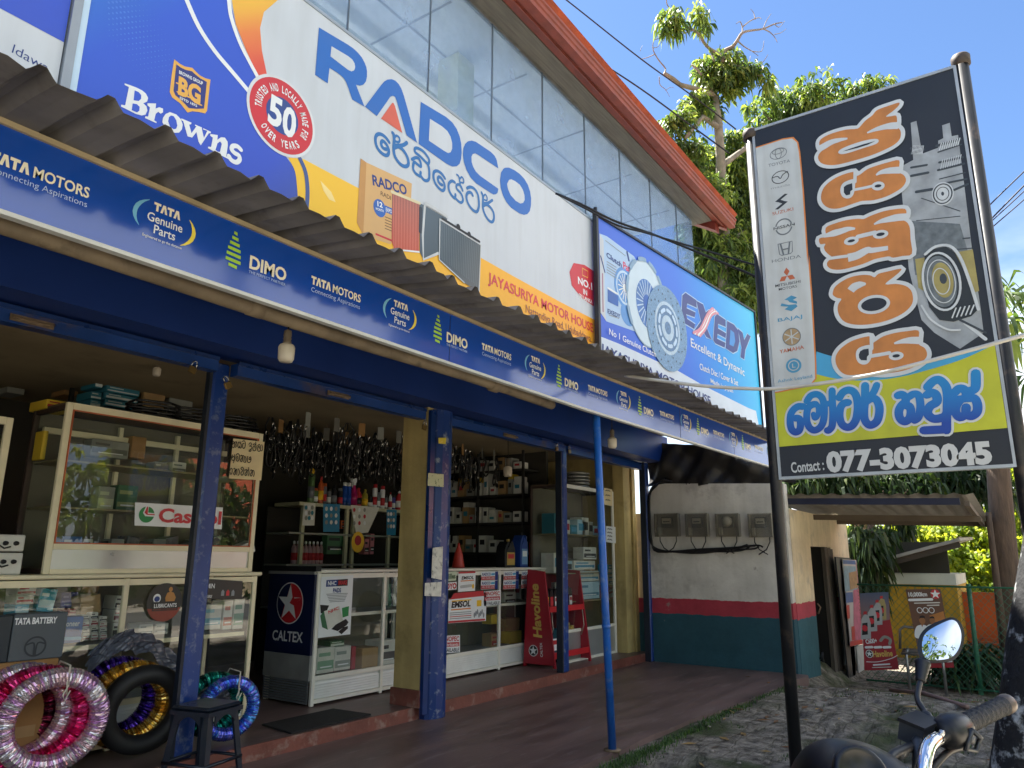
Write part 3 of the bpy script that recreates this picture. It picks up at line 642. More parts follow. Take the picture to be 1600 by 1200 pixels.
F.poly(mb, F.z([(896, 411), (889.5, 425), (893, 446), (908, 465), (927.8, 479), (927.8, 424), (913, 414)]), RED, 2)
F.stroke(mb, F.z([(909.5, 419), (918, 424), (918, 434), (909.5, 430), (909.5, 419)]), .010, GOLD, 3, curve=False)
F.tpx(mb, 'NO.1', (903, 443), (925, 453), (903, 432), W, 3, .03); F.tpx(mb, 'IN', (911, 459), (917, 462), (911, 451), W, 3, .02); F.tpx(mb, 'SRI LANKA', (904, 464), (925, 475), (904, 458), W, 3, .02)
# carton and radiators
F.poly(mb, F.z([(65, 88), (110, 120), (85, 690), (35, 590)], 550, 230, 5), M('carton_side_print', '#c08f52', .5), 3)
F.poly(mb, F.z([(110, 120), (465, 285), (455, 470), (300, 760), (85, 690)], 550, 230, 5), M('carton_front_print', '#d3aa70', .5, var=.05), 3)
F.tpx(mb, 'RADCO', (582, 289), (635.5, 305), (582, 273), NAVY, 4, .03); F.tpx(mb, 'RADI', (594, 305), (610, 313), (594, 298), M('brown_print', '#6b5138', .5), 4)
c = F.px(592.5, 325.5); F.ell(mb, c, .058, .062, M('seal_blue', '#2c62b4', .45), 4); F.tpx(mb, '12', (589, 322), (597, 325), (589, 314), W, 5, .03); F.tpx(mb, 'MONTH', (586.5, 328), (598.5, 332), (586.5, 324), W, 5, .02)
F.poly(mb, F.z([(601, 321), (612, 326), (612, 336), (600, 331)]), M('seal_blue', '#2c62b4', .45), 4); F.tpx(mb, 'EXPO', (602, 330), (611.5, 334), (602, 324), W, 5, .02)
for i in range(5): F.stroke(mb, F.z([(601, 339+i*4.5), (611, 343+i*4.5)]), .006, M('brown_print', '#6b5138', .5), 4)
F.stroke(mb, F.z([(587, 366), (611, 376)]), .014, RED, 4)
F.poly(mb, F.z([(310, 365), (525, 445), (520, 815), (330, 800), (305, 740)], 550, 230, 5), Mgrad('radiator_red_blend', [(0, '#8c5a58'), (1, '#c24e3a')], onY(630, 310, YB), onY(635, 390, YB)), 5)
for i in range(17): F.stroke(mb, F.z([(320+i*12, 372+i*4.4), (322+i*12, 795+i*1)], 550, 230, 5), .005, M('radiator_red_line', '#e08a72', .45), 6)
F.stroke(mb, F.z([(305, 350), (525, 440)], 550, 230, 5), .022, M('pale_core_top', '#d9cfa8', .5), 6); F.stroke(mb, F.z([(330, 800), (520, 820)], 550, 230, 5), .012, W, 6)
slate = Mgrad('radiator_slate_blend', [(0, '#4c5e6c'), (.5, '#3f4f59'), (1, '#5e6466')], onY(668, 340, YB), onY(740, 440, YB))
F.poly(mb, F.z([(525, 440), (560, 455), (740, 560), (680, 840), (555, 880), (525, 820)], 550, 230, 5), slate, 5)
F.stroke(mb, F.z([(565, 452), (548, 690), (553, 878), (670, 830)], 550, 230, 5), .022, M('pale_alloy_print', '#c3c9cd', .45), 6, curve=False)
F.stroke(mb, F.z([(532, 480), (527, 660)], 550, 230, 5), .030, M('dark_slate_print', '#2d3642', .45), 7)
F.stroke(mb, F.z([(570, 440), (640, 480), (735, 540)], 550, 230, 5), .026, M('pale_alloy_print', '#c3c9cd', .45), 6)
F.poly(mb, F.z([(680, 565), (1000, 765), (985, 1130), (870, 1060), (675, 875)], 550, 230, 5), slate, 7)
for i in range(22): F.stroke(mb, F.z([(690+i*14, 585+i*8.6), (690+i*13.2, 870+i*10.2)], 550, 230, 5), .0035, M('fin_line_print', '#74838c', .45), 8)
F.stroke(mb, F.z([(680, 565), (1000, 765), (985, 1130)], 550, 230, 5), .013, M('pale_alloy_print', '#c3c9cd', .45), 9, curve=False); F.stroke(mb, F.z([(680, 565), (675, 880), (870, 1060)], 550, 230, 5), .012, M('pale_alloy_print', '#c3c9cd', .45), 9, curve=False)
F.stroke(mb, F.z([(700, 560), (800, 622), (990, 740)], 550, 230, 5), .02, INK, 8); F.ell(mb, F.px(715, 356), .025, .03, INK, 8); F.ell(mb, F.px(732, 368), .022, .03, INK, 8)
mb.build('printed_artwork', rad)
# lettering
mb = MB()
Z1 = (480, 30, 6.0); Z2 = (640, 150, 6.0)
F.poly(mb, F.z([(108, 78), (380, 240), (432, 276), (476, 318), (510, 360), (536, 408), (552, 450), (559, 490), (558, 540), (548, 585), (525, 615), (490, 625), (455, 615), (535, 820), (420, 755), (388, 660), (366, 600), (345, 560), (318, 532), (270, 496), (207, 458), (190, 603), (72, 523)], *Z1), RBLUE, 2)
F.poly(mb, F.z([(225, 255), (380, 348), (420, 380), (440, 415), (446, 450), (438, 480), (412, 491), (380, 477), (215, 350)], *Z1), WS, 3)
F.poly(mb, F.z([(540, 820), (690, 620), (720, 585), (750, 567), (790, 563), (825, 578), (855, 608), (880, 650), (905, 720), (1028, 1160), (930, 1090), (835, 760), (822, 730), (800, 718), (775, 730), (752, 765), (650, 910)], *Z1), RBLUE, 2)
F.poly(mb, F.z([(690, 932), (780, 805), (795, 785), (806, 785), (820, 812), (890, 1068)], *Z1), M('board_lettering_red', '#cf5a42', .4), 2)
F.poly(mb, F.z([(103, 55), (340, 197), (400, 250), (440, 310), (468, 380), (483, 450), (487, 530), (482, 590), (468, 635), (440, 660), (400, 663), (350, 640), (83, 450)], *Z2), RBLUE, 2)
F.poly(mb, F.z([(188, 215), (300, 285), (350, 328), (380, 380), (396, 440), (396, 495), (382, 528), (358, 536), (320, 515), (178, 420)], *Z2), WS, 3)
F.poly(mb, F.z([(830, 680), (640, 552), (612, 538), (590, 545), (578, 570), (580, 620), (595, 665), (620, 710), (660, 750), (830, 870), (824, 905), (808, 922), (785, 925), (755, 908), (620, 818), (570, 765), (530, 690), (507, 620), (498, 550), (502, 490), (520, 448), (545, 425), (580, 418), (620, 430), (760, 525), (795, 560), (815, 600)], *Z2), RBLUE, 2)
F.poly(mb, F.z([(880, 680), (900, 672), (930, 672), (980, 695), (1030, 730), (1075, 778), (1108, 835), (1128, 895), (1138, 960), (1136, 1030), (1125, 1080), (1102, 1108), (1070, 1115), (1030, 1102), (950, 1048), (905, 995), (872, 930), (852, 860), (846, 790), (855, 720)], *Z2), RBLUE, 2)
F.poly(mb, F.z([(930, 787), (950, 782), (985, 798), (1030, 832), (1058, 878), (1074, 930), (1076, 975), (1062, 1003), (1035, 1009), (990, 982), (945, 930), (920, 875), (911, 825)], *Z2), WS, 3)
mb.build('lettering', rad)
mb = MB(); sb = M('sinhala_blue', '#1268ac', .4, var=.04)
Z3 = (580, 200, 12.0); Z4 = (670, 250, 10.91)
for pts, zz, w in [([(335, 270), (270, 180), (190, 122), (120, 118), (80, 170), (78, 260), (110, 370), (180, 460), (260, 512), (312, 500), (328, 430), (300, 340), (250, 270), (205, 245), (182, 290), (200, 350), (240, 392), (285, 398)], Z3, .026),
    ([(398, 95), (418, 125), (428, 220), (420, 330), (420, 430), (440, 530), (500, 630), (570, 700), (640, 722), (690, 690), (690, 600), (650, 500), (580, 400), (500, 350), (440, 372)], Z3, .028), ([(430, 180), (470, 145), (520, 180), (530, 240), (500, 268), (452, 250)], Z3, .018), ([(440, 330), (560, 330), (620, 310), (665, 275)], Z3, .028),
    ([(760, 592), (820, 560), (880, 570), (920, 640), (925, 725), (860, 680), (805, 640), (785, 700), (785, 770), (820, 840), (880, 890), (912, 900), (925, 830)], Z3, .024), ([(925, 895), (980, 970), (1040, 990), (1080, 950), (1087, 850), (1080, 760), (1060, 690), (1000, 620), (900, 520), (822, 455), (815, 392), (860, 378), (960, 430), (1040, 520), (1085, 610), (1065, 680)], Z3, .024),
    ([(272, 315), (220, 240), (150, 190), (92, 200), (76, 270), (95, 370), (150, 460), (220, 520), (260, 500), (265, 420), (230, 340), (182, 290), (152, 312), (162, 370), (200, 415), (225, 425)], Z4, .025),
    ([(440, 382), (390, 358), (340, 400), (335, 480), (360, 560), (410, 630), (440, 648), (452, 590)], Z4, .024), ([(440, 642), (510, 710), (555, 725), (580, 680), (560, 600), (520, 540), (472, 490), (472, 430), (510, 420), (550, 460), (572, 522)], Z4, .022), ([(475, 252), (510, 290), (530, 410)], Z4, .018), ([(530, 320), (560, 290), (590, 340), (585, 390), (540, 382)], Z4, .015),
    ([(650, 482), (700, 462), (770, 490), (830, 580), (850, 700), (850, 800), (820, 878), (770, 870), (700, 800), (650, 700), (640, 605), (670, 555), (720, 560), (745, 605)], Z4, .026),
    ([(898, 560), (920, 620), (920, 720), (920, 820), (950, 920), (1010, 1020), (1070, 1058), (1105, 1010), (1100, 900), (1050, 812), (980, 762), (930, 782)], Z4, .026), ([(930, 620), (960, 588), (990, 640), (985, 690), (945, 680)], Z4, .015), ([(930, 740), (1010, 732), (1080, 685)], Z4, .024)]:
    F.stroke(mb, F.z(pts, *zz), w, sb, 2)
mb.build('lettering', rad)
mb = MB(); F.tpx(mb, 'JAYASURIYA MOTOR HOUSE', (762, 441), (926.5, 519.5), (762, 424), M('crimson_lettering', '#d0353c', .4), 4, .02); F.tpx(mb, 'Nattandiya Road, Udubaddawa.', (821, 488), (924, 535), (821, 475), M('brown_lettering', '#94503c', .45), 4, .006); mb.build('lettering', rad)
# red badge
mb = MB(); cb = F.px(440.5, 182); R_ = .243
F.ell(mb, cb, R_, R_*1.0, M('badge_rim', '#cfd3d6', .35, metal=.2), 4, 0, 48); F.ell(mb, cb, R_*.925, R_*.925, RED, 5, 0, 48); F.ell(mb, cb, R_*.47, R_*.47, M('badge_navy', '#25468f', .45), 6, 0, 40)
F.text(mb, '5', cb+np.array((-.098, -.083)), cb+np.array((-.004, -.083)), .185, W, 7, .035); F.text(mb, '0', cb+np.array((.002, -.100)), cb+np.array((.098, -.100)), .185, W, 7, .035)
F.arc_text(mb, 'TRUSTED AND LOCALLY MADE FOR', cb, R_*.60, math.radians(190), math.radians(-25), .046, W, 7, .03)
F.arc_text(mb, 'OVER YEARS', cb, R_*.60, math.radians(222), math.radians(318), .046, W, 7, .03, inward=True)
mb.build('badge', rad)
# shield and wordmark at the left
mb = MB(); Zb = (130, 80, 6.0)
F.poly(mb, F.z([(850, 78), (900, 118), (950, 145), (1020, 158), (1050, 190), (1090, 228), (1140, 255), (1190, 268), (1172, 430), (1158, 560), (1140, 585), (1080, 572), (1020, 565), (975, 577), (945, 540), (905, 490), (830, 435), (808, 385), (825, 230)], *Zb), GOLD, 3)
F.poly(mb, F.z([(870, 125), (910, 155), (960, 178), (1015, 190), (1050, 222), (1095, 258), (1155, 290), (1142, 420), (1128, 540), (1060, 543), (1010, 538), (985, 535), (960, 508), (915, 462), (860, 415), (843, 375), (855, 250)], *Zb), M('shield_navy', '#232f7e', .45), 4)
F.tpx(mb, 'BROWNS GROUP', (279, 115.5), (316, 133.5), (279, 110), W, 5, .02); F.tpx(mb, 'BG', (277, 146), (312, 163), (281, 120), GOLD, 5, .045); F.tpx(mb, 'ESTD 1875', (280, 155), (307, 168), (280, 151), W, 5, .02)
F.stroke(mb, F.z([(275, 130), (283, 134)]), .008, GOLD, 5); F.stroke(mb, F.z([(276, 144), (296, 153)]), .008, GOLD, 5); F.stroke(mb, F.z([(303, 160), (314, 165)]), .008, GOLD, 5)
mb.build('emblem', rad)
mb = MB()
for pts in ([(385, 303), (440, 322), (500, 345), (550, 370), (585, 400), (605, 440), (595, 475), (560, 490), (590, 520), (598, 560), (580, 597), (545, 605), (490, 590), (350, 520), (355, 503), (390, 510), (425, 338), (385, 318)],
    [(600, 490), (680, 492), (675, 540), (710, 527), (745, 540), (745, 575), (722, 588), (700, 570), (676, 590), (662, 650), (685, 665), (682, 677), (575, 628), (580, 612), (605, 615), (622, 530), (598, 508)],
    [(738, 665), (745, 625), (770, 590), (810, 573), (870, 595), (912, 640), (930, 690), (922, 735), (895, 765), (855, 767), (800, 745), (758, 708)],
    [(918, 632), (1012, 672), (1008, 686), (990, 690), (1012, 770), (1058, 706), (1044, 700), (1046, 690), (1112, 718), (1108, 728), (1128, 815), (1160, 748), (1120, 735), (1122, 724), (1195, 758), (1190, 772), (1175, 770), (1098, 885), (1078, 850), (1058, 760), (1018, 812), (975, 800), (935, 660), (915, 646)],
    [(1190, 778), (1258, 788), (1254, 832), (1290, 808), (1325, 812), (1350, 850), (1352, 885), (1338, 985), (1360, 1000), (1356, 1012), (1248, 958), (1252, 944), (1278, 946), (1296, 870), (1280, 848), (1255, 866), (1236, 928), (1256, 942), (1250, 955), (1165, 910), (1170, 896), (1195, 900), (1212, 812), (1186, 794)]):
    F.poly(mb, F.z(pts, *Zb), W, 3)
for pts in ([(478, 370), (515, 385), (540, 415), (538, 450), (515, 470), (468, 462)], [(460, 492), (500, 500), (525, 525), (522, 560), (500, 577), (450, 555)], [(792, 660), (800, 620), (820, 605), (845, 612), (868, 650), (878, 700), (868, 728), (845, 735), (812, 712)]):
    F.poly(mb, F.z(pts, *Zb), bl, 4)
F.stroke(mb, F.z([(1475, 925), (1440, 893), (1400, 892), (1388, 922), (1415, 955), (1455, 980), (1462, 1020), (1430, 1043), (1385, 1022), (1362, 985)], *Zb), .026, W, 3)
mb.build('lettering', rad)

# ---------------- board at the far left of the upper floor
lb = thing('advertising_board', 'blue and white board at the far left with part of an address', 'board', (.2, YB, 2.80))
xr = XL-.075
mb = MB(); mb.box(-2.5, xr, YB+.004, YB+.06, 2.80, ZTOP, WS); mb.build('panel', lb)
F2 = Face((0, YB+.004, 0), (1, 0, 0), (0, -1, 0)); mb = MB()
F2.rect(mb, -2.5, xr-.001, F2.px(118, 76)[1], ZTOP, M('left_board_blue', '#2b4fc4', .42, var=.05), 1); F2.tpx(mb, 'ldawa.', (18, 82), (78, 116), (18, 66), NAVY, 1, -.004)
mb.build('printed_artwork', lb)

# ---------------- clutch banner at the right end
A = np.array((6.165, 3.24)); Bq = np.array((10.1, 2.83)); d = (Bq-A)/np.linalg.norm(Bq-A); nrm = np.array((d[1], -d[0]))
F = Face((A[0], A[1], 0), (d[0], d[1], 0), (nrm[0], nrm[1], 0)); Lx = np.linalg.norm(Bq-A)-.06
exb = thing('advertising_banner', 'blue clutch banner in a thin dark frame at the right end of the awning', 'banner', (8, 3.05, 2.7))
zt, zb = 4.70, 2.72
ebm = Mgrad('banner_backlit_blend', [(0, '#3a62d2'), (.45, '#3a76e2'), (.68, '#2f96e8'), (1, '#46c6f0')], (A[0], A[1], 3.4), (Bq[0], Bq[1], 4.4))  # printed blues lightened, with the light from behind put into the colours
mb = MB(); nx_ = 40
for i in range(nx_):
    pass
vs = []; fs = []
for j in range(9):
    for i in range(nx_+1):
        u = Lx*i/nx_; v = zb+(zt-zb)*j/8; wv = .012*math.sin(u*2.2+v*1.3)*math.sin((v-zb)/(zt-zb)*PI)*0
        vs.append(F.P((u, v), wv))
fs = [(j*(nx_+1)+i, j*(nx_+1)+i+1, (j+1)*(nx_+1)+i+1, (j+1)*(nx_+1)+i) for j in range(8) for i in range(nx_)]
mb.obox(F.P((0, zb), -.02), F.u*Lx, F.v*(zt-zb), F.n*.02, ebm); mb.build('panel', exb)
mb = MB(); fr_m = M('dark_banner_frame', '#2c3138', .5)
mb.obox(F.P((-.04, 2.66), -.03), F.u*.035, F.v*(zt-2.62), F.n*.05, fr_m); mb.obox(F.P((Lx+.002, zb), -.03), F.u*.02, F.v*(zt-zb), F.n*.05, fr_m); mb.obox(F.P((-.04, zt+.001), -.03), F.u*(Lx+.06), F.v*.022, F.n*.05, fr_m)
mb.tube([F.P((-.03, zt+.03), 0), F.P((-.03, zt+.09), .0)], .02, INK); mb.build('frame', exb)
mb = MB(); ze = (930, 340, 5.457)
lightb = M('banner_pale_blue', '#a9c6e6', .45, var=.05); midb = M('banner_mid_blue', '#5d97d8', .45); steel = M('banner_steel', '#93aec4', .45, var=.12, vs=18)
wh = F.z([(10, 1000), (200, 1075), (400, 1160)], *ze)
F.poly(mb, [(0.002, zb), (0.002, wh[0][1]), tuple(wh[1]), tuple(F.px(1060, 580)), tuple(F.px(1100, 603)), tuple(F.px(1170, 638)), tuple(F.px(1181, 642)), (Lx-.002, zb)], M('banner_lower_white', '#cfdcea', .5, var=.06), 1)
F.poly(mb, F.z([(35, 135), (100, 160), (330, 330), (385, 440), (400, 900), (380, 985), (95, 885), (45, 810)], *ze), lightb, 1)
F.poly(mb, F.z([(35, 135), (70, 190), (85, 820), (95, 885), (45, 810)], *ze), M('banner_white', '#d8e4f0', .45), 2)
F.stroke(mb, F.z([(45, 330), (80, 465)], *ze), .02, NAVY, 3); F.stroke(mb, F.z([(270, 295), (285, 365)], *ze), .03, NAVY, 3); F.stroke(mb, F.z([(85, 195), (255, 325)], *ze), .008, GREY, 3); F.stroke(mb, F.z([(60, 480), (65, 800)], *ze), .018, M('faint_red_print', '#a06a86', .45), 3)
F.tpx(mb, 'Clutch', (947, 401), (971, 418), (947, 393), NAVY, 3, .03); F.tpx(mb, 'Parts', (973.5, 420), (990, 429), (973.5, 408), M('rose_print', '#d8486e', .45), 3, .02)
for i in range(5): F.stroke(mb, F.z([(98, 375+i*23), (178, 425+i*23)], *ze), .009, GREY, 3)
F.poly(mb, F.z([(105, 610), (195, 670), (195, 760), (105, 715)], *ze), M('banner_deep_blue', '#2d62b4', .45), 3); F.stroke(mb, F.z([(105, 600), (195, 655)], *ze), .02, W, 3)
F.tpx(mb, 'EXEDY', (949, 489), (969, 498), (949, 482), NAVY, 3, .02); F.stroke(mb, F.z([(115, 830), (200, 860)], *ze), .008, GREY, 3)
def plate(c, ru, rv, cols, ang=0., L=3):
    for i, (k, m_) in enumerate(cols): F.ell(mb, c, ru*k, rv*k, m_, L+i, ang)
c1 = F.px(930+250/5.457, 340+600/5.457); plate(c1, .20, .225, [(1, midb), (.84, M('banner_pale_ring', '#bcd6f0', .45)), (.72, midb), (.2, W)])
for k in range(16): a = 2*PI*k/16; F.stroke(mb, [c1+np.array((math.cos(a)*.05, math.sin(a)*.055)), c1+np.array((math.cos(a)*.13, math.sin(a)*.15))], .012, W, 7)
F.ell(mb, F.px(981, 491), .14, .13, midb, 3)
c2 = F.px(930+435/5.457, 340+735/5.457); plate(c2, .405, .50, [(1.0, steel), (.97, M('banner_alloy', '#c3d8e6', .4, var=.06)), (.56, M('banner_finger_blue', '#4d7cc0', .45)), (.19, M('banner_deep_blue', '#2d62b4', .45))], 0, 8)
for k in range(22): a = 2*PI*k/22; F.stroke(mb, [c2+np.array((math.cos(a)*.09, math.sin(a)*.11)), c2+np.array((math.cos(a)*.215, math.sin(a)*.265))], .014, M('banner_pale_ring', '#bcd6f0', .45), 13)
for a in (2.3, 1.75, 1.2, .7, .2, 2.9, 3.6, -.4, -1.2): F.stroke(mb, [c2+np.array((math.cos(a+q)*.41, math.sin(a+q)*.505)) for q in (-.16, 0, .16)], .05, M('banner_alloy_dark', '#86a7c4', .45), 14)
c3 = F.px(930+608/5.457, 340+945/5.457); plate(c3, .46, .50, [(1, M('clutch_lining', '#7ea2c6', .6, var=.3, vs=60)), (.62, M('clutch_plate', '#b4cde2', .5, var=.15, vs=30)), (.54, M('clutch_hub_dark', '#6488b0', .5, var=.3, vs=40)), (.30, M('clutch_plate', '#b4cde2', .5)), (.15, M('clutch_hub_dark', '#6488b0', .5))], 0, 16)
for k in range(34): a = 2*PI*k/34; rr_ = .36+.05*(k % 3-1); F.ell(mb, c3+np.array((math.cos(a)*rr_, math.sin(a)*rr_*1.1)), .011, .012, M('rivet_print', '#3e4d58', .5), 22, 0, 6)
for k in range(9): a = 2*PI*k/9; F.stroke(mb, [c3+np.array((math.cos(a+q)*.20, math.sin(a+q)*.21)) for q in (-.2, 0, .2)], .045, M('banner_pale_ring', '#bcd6f0', .45), 22)
mb.build('printed_artwork', exb)
mb = MB(); zx = (1040, 440, 6.0); dk = M('banner_indigo', '#2f4086', .42, var=.15, vs=4); ol = M('banner_outline', '#a9c8ea', .45)
for pts in ([(285, 175), (185, 105), (155, 130), (145, 350), (165, 385), (265, 445), (275, 400), (200, 350), (190, 305), (270, 335), (278, 290), (195, 250), (200, 205), (290, 245)],
    [(285, 180), (350, 215), (375, 290), (400, 270), (440, 250), (370, 400), (430, 545), (380, 520), (340, 450), (300, 490), (260, 470), (330, 370)],
    [(560, 360), (480, 305), (460, 330), (445, 550), (465, 580), (550, 620), (560, 575), (480, 535), (485, 490), (560, 530), (565, 485), (490, 440), (490, 395), (560, 425)],
    [(575, 370), (640, 405), (680, 460), (690, 560), (670, 650), (630, 670), (560, 625)], [(675, 440), (720, 480), (735, 550), (765, 490), (795, 515), (745, 640), (735, 730), (700, 710), (710, 620)]):
    q = F.z(pts, *zx); F.stroke(mb, list(q)+[q[0]], .028, ol, 2, curve=False); F.poly(mb, q, dk, 3)
F.poly(mb, F.z([(605, 450), (640, 480), (650, 560), (635, 610), (595, 590)], *zx), M('banner_sky_patch', '#3f8ed8', .45), 4)
for i, m_ in enumerate((M('rose_ribbon', '#d890a0', .45), W, M('rose_ribbon', '#d890a0', .45), W, M('rose_ribbon', '#d890a0', .45))):
    F.stroke(mb, F.z([(255+i*16, 480+i*8), (320+i*14, 440), (380+i*12, 320), (430+i*12, 255+i*10), (450+i*10, 262+i*10)], *zx), .032, m_, 5)
F.tpx(mb, 'Excellent & Dynamic', (1079, 541), (1163, 588), (1081, 528), W, 4, .008); F.tpx(mb, 'Clutch Disc / Cover & Set', (1093, 577), (1153, 603), (1093, 567), W, 4, .012); F.tpx(mb, 'Made in Japan', (1110, 598), (1145, 614), (1110, 591), W, 4, .01)
F.tpx(mb, 'No 1 Genuine Clutch', (949, 523), (1022, 558.5), (949.5, 513), W, 24, .008)
F.tpx(mb, 'JAYASURIYA MOTOR HOUSE', (938, 550), (1110, 632), (938, 535), NAVY, 4, .02)
mb.build('lettering', exb)

# ---------------- tall two-post sign by the road
XS = 5.2
Fs = Face((XS, 0, 0), (0, -1, 0), (-1, 0, 0))
sg = thing('pole_sign', 'tall weathered sign board with orange Sinhala letters on two black pipes', 'sign', (XS+.03, .68, 0))
uL, uR, vB, vT = -1.362, -.040, 1.858, 4.505
panel_m = M('faded_black_print', '#252b33', .5, var=.18, vs=2, streak=.2)
mb = MB(); mb.box(XS, XS+.035, -uR, -uL, vB, vT, panel_m); mb.build('panel', sg)
mb = MB(); fw = M('galvanised_sign_edge', '#aeb6ba', .45, metal=.2, var=.15, vs=9)
for y0, y1, z0, z1 in ((-uL, -uL+.018, vB-.02, vT+.02), (-uR-.018, -uR, vB-.02, vT+.02), (-uR, -uL, vT+.0005, vT+.02), (-uR, -uL, vB-.02, vB-.0005)): mb.box(XS-.006, XS+.045, y0, y1, z0, z1, fw)
mb.build('frame', sg)
blk = M('black_pole_paint', '#15181d', .45, var=.3, vs=6, spots='#4c4038', spot_amt=.6, spot_s=9)
yl = 1.405; mb = MB(); mb.tube([(XS+.03, yl+.015, -.1), (XS+.03, yl+.004, 2.2), (XS+.03, yl-.004, vT)], .040, blk, 16); mb.build('pole', sg)
mb = MB(); mb.tube([(XS+.03, .01, -.1), (XS+.03, -.008, vT+.06)], .043, blk, 16); mb.build('pole', sg)
for y, z in ((yl-.004, vT), (-.008, vT+.06)):
    mb = MB(); mb.lathe([(.046, -.045), (.056, -.04), (.058, .02), (.05, .032), (.0, .034)], (XS+.03, y, z), M('brown_pipe_cap', '#4a3f37', .6, var=.2)); mb.build('pole_cap', sg)
mb = MB()
z5 = (1150, 80, 3.529); z6 = (1170, 380, 3.158)
# right-hand machine drawing
art = M('engine_drawing_grey', '#a6adb0', .55, var=.28, vs=9, streak=.25); artl = M('engine_drawing_line', '#3f474c', .55); artw = M('engine_drawing_pale', '#d0d6d6', .5, var=.12, vs=12)
F = Fs
F.poly(mb, F.z([(1405, 262), (1427, 250), (1423, 192), (1432, 189), (1440, 235), (1442, 240), (1466, 231), (1466, 220), (1474, 216), (1472, 196), (1484, 192), (1487, 213), (1497, 211), (1508, 300), (1520, 400), (1532, 480), (1537, 520), (1500, 545), (1460, 520), (1440, 500), (1432, 470), (1420, 420), (1412, 330)]), art, 1)
for pts, w in (([(1424, 232), (1442, 229)], .02), ([(1424, 240), (1443, 234)], .02), ([(1424, 262), (1448, 258)], .015), ([(1424, 275), (1450, 270)], .018), ([(1432, 300), (1456, 296)], .02), ([(1464, 228), (1500, 218)], .02), ([(1466, 238), (1502, 226)], .01), ([(1468, 254), (1504, 246)], .016), ([(1466, 266), (1506, 256)], .016), ([(1468, 280), (1508, 270)], .008), ([(1470, 288), (1510, 280)], .014), ([(1484, 300), (1512, 288)], .016), ([(1440, 310), (1500, 330)], .006), ([(1432, 345), (1500, 338)], .006), ([(1425, 380), (1515, 372)], .01), ([(1430, 395), (1518, 388)], .008)):
    F.stroke(mb, F.z(pts), w, artl, 2, curve=False)
for i in range(9):
    F.stroke(mb, F.z([(1427+i*2, 228), (1425+i*2, 241)]), .004, artw, 3); F.stroke(mb, F.z([(1468+i*3.6, 235-i*1), (1471+i*3.6, 224-i*1)]), .006, artw, 3); F.stroke(mb, F.z([(1470+i*3.6, 264-i), (1473+i*3.6, 250-i)]), .005, artw, 3)
c = F.px(1473, 303); F.ell(mb, c, .062, .082, artw, 3); F.ring(mb, c, .052, .068, .008, artl, 4); F.ring(mb, c, .035, .046, .005, artl, 4); F.ell(mb, c, .008, .014, artl, 4)
F.poly(mb, F.z([(1420, 345), (1500, 350), (1520, 420), (1430, 430)]), M('engine_drawing_mid', '#6f787b', .55, var=.35, vs=20), 2)
F.poly(mb, F.z([(1430, 405), (1520, 390), (1530, 455), (1470, 470), (1435, 450)]), M('engine_drawing_ochre', '#a99d5e', .55, var=.25, vs=9), 3)
ct = F.px(1471, 440)
F.poly(mb, F.z([(1445, 400), (1456, 390), (1478, 386), (1492, 395), (1505, 420), (1530, 482), (1518, 494), (1490, 503), (1468, 500), (1452, 480), (1443, 445)]), M('tyre_drawing_dark', '#2c3336', .55, var=.2), 4)
F.ell(mb, F.px(1470, 440), .088, .175, M('engine_drawing_mid', '#6f787b', .55, var=.35, vs=20), 6, .06); F.ell(mb, F.px(1473, 438), .058, .12, M('engine_drawing_ochre', '#a99d5e', .55, var=.25, vs=9), 7, .06); F.ell(mb, F.px(1474, 436), .02, .035, artl, 8)
for rr_, w in ((.10, .014), (.075, .006), (.045, .006)): F.ring(mb, F.px(1471, 440), rr_, rr_*1.95, w, artw, 9, .06)
F.stroke(mb, F.z([(1446, 398), (1462, 386), (1484, 385), (1500, 402), (1515, 440), (1529, 484)]), .018, artw, 9); F.stroke(mb, F.z([(1440, 478), (1455, 500), (1480, 515), (1500, 516)]), .012, artw, 9)
for i in range(5): F.stroke(mb, F.z([(1488+i*7, 497-i*1.4), (1494+i*7, 482-i*1.2)]), .008, artw, 9)
F.stroke(mb, F.z([(1508, 505), (1540, 530)]), .02, artw, 3); F.stroke(mb, F.z([(1500, 500), (1540, 520)]), .014, artl, 4)
# blue and yellow lower field
yellow_f = M('faded_chartreuse', '#c3c832', .5, var=.14, vs=5, streak=.12)
bb = F.z([(335, 535), (420, 560), (600, 590), (800, 600), (1000, 560), (1190, 505)], *z6); yb = F.z([(340, 648), (450, 672), (600, 678), (750, 660), (900, 622), (1050, 575), (1190, 512)], *z6)
F.poly(mb, list(smooth(bb))+[(uR-.002, bb[-1][1]), (uR-.002, yb[-1][1]-.3), (uL+.2, yb[0][1]-.3)], SKY, 5)
lowL = F.px(1170+155/3.158, 380+1005/3.158); lowR = F.px(1170+1240/3.158, 380+915/3.158)
F.poly(mb, [(uL+.002, yb[0][1]+.02)]+[tuple(p) for p in smooth(yb)]+[(uR-.002, yb[-1][1]+.01), (uR-.002, lowR[1]), (uL+.002, lowL[1])], yellow_f, 6)
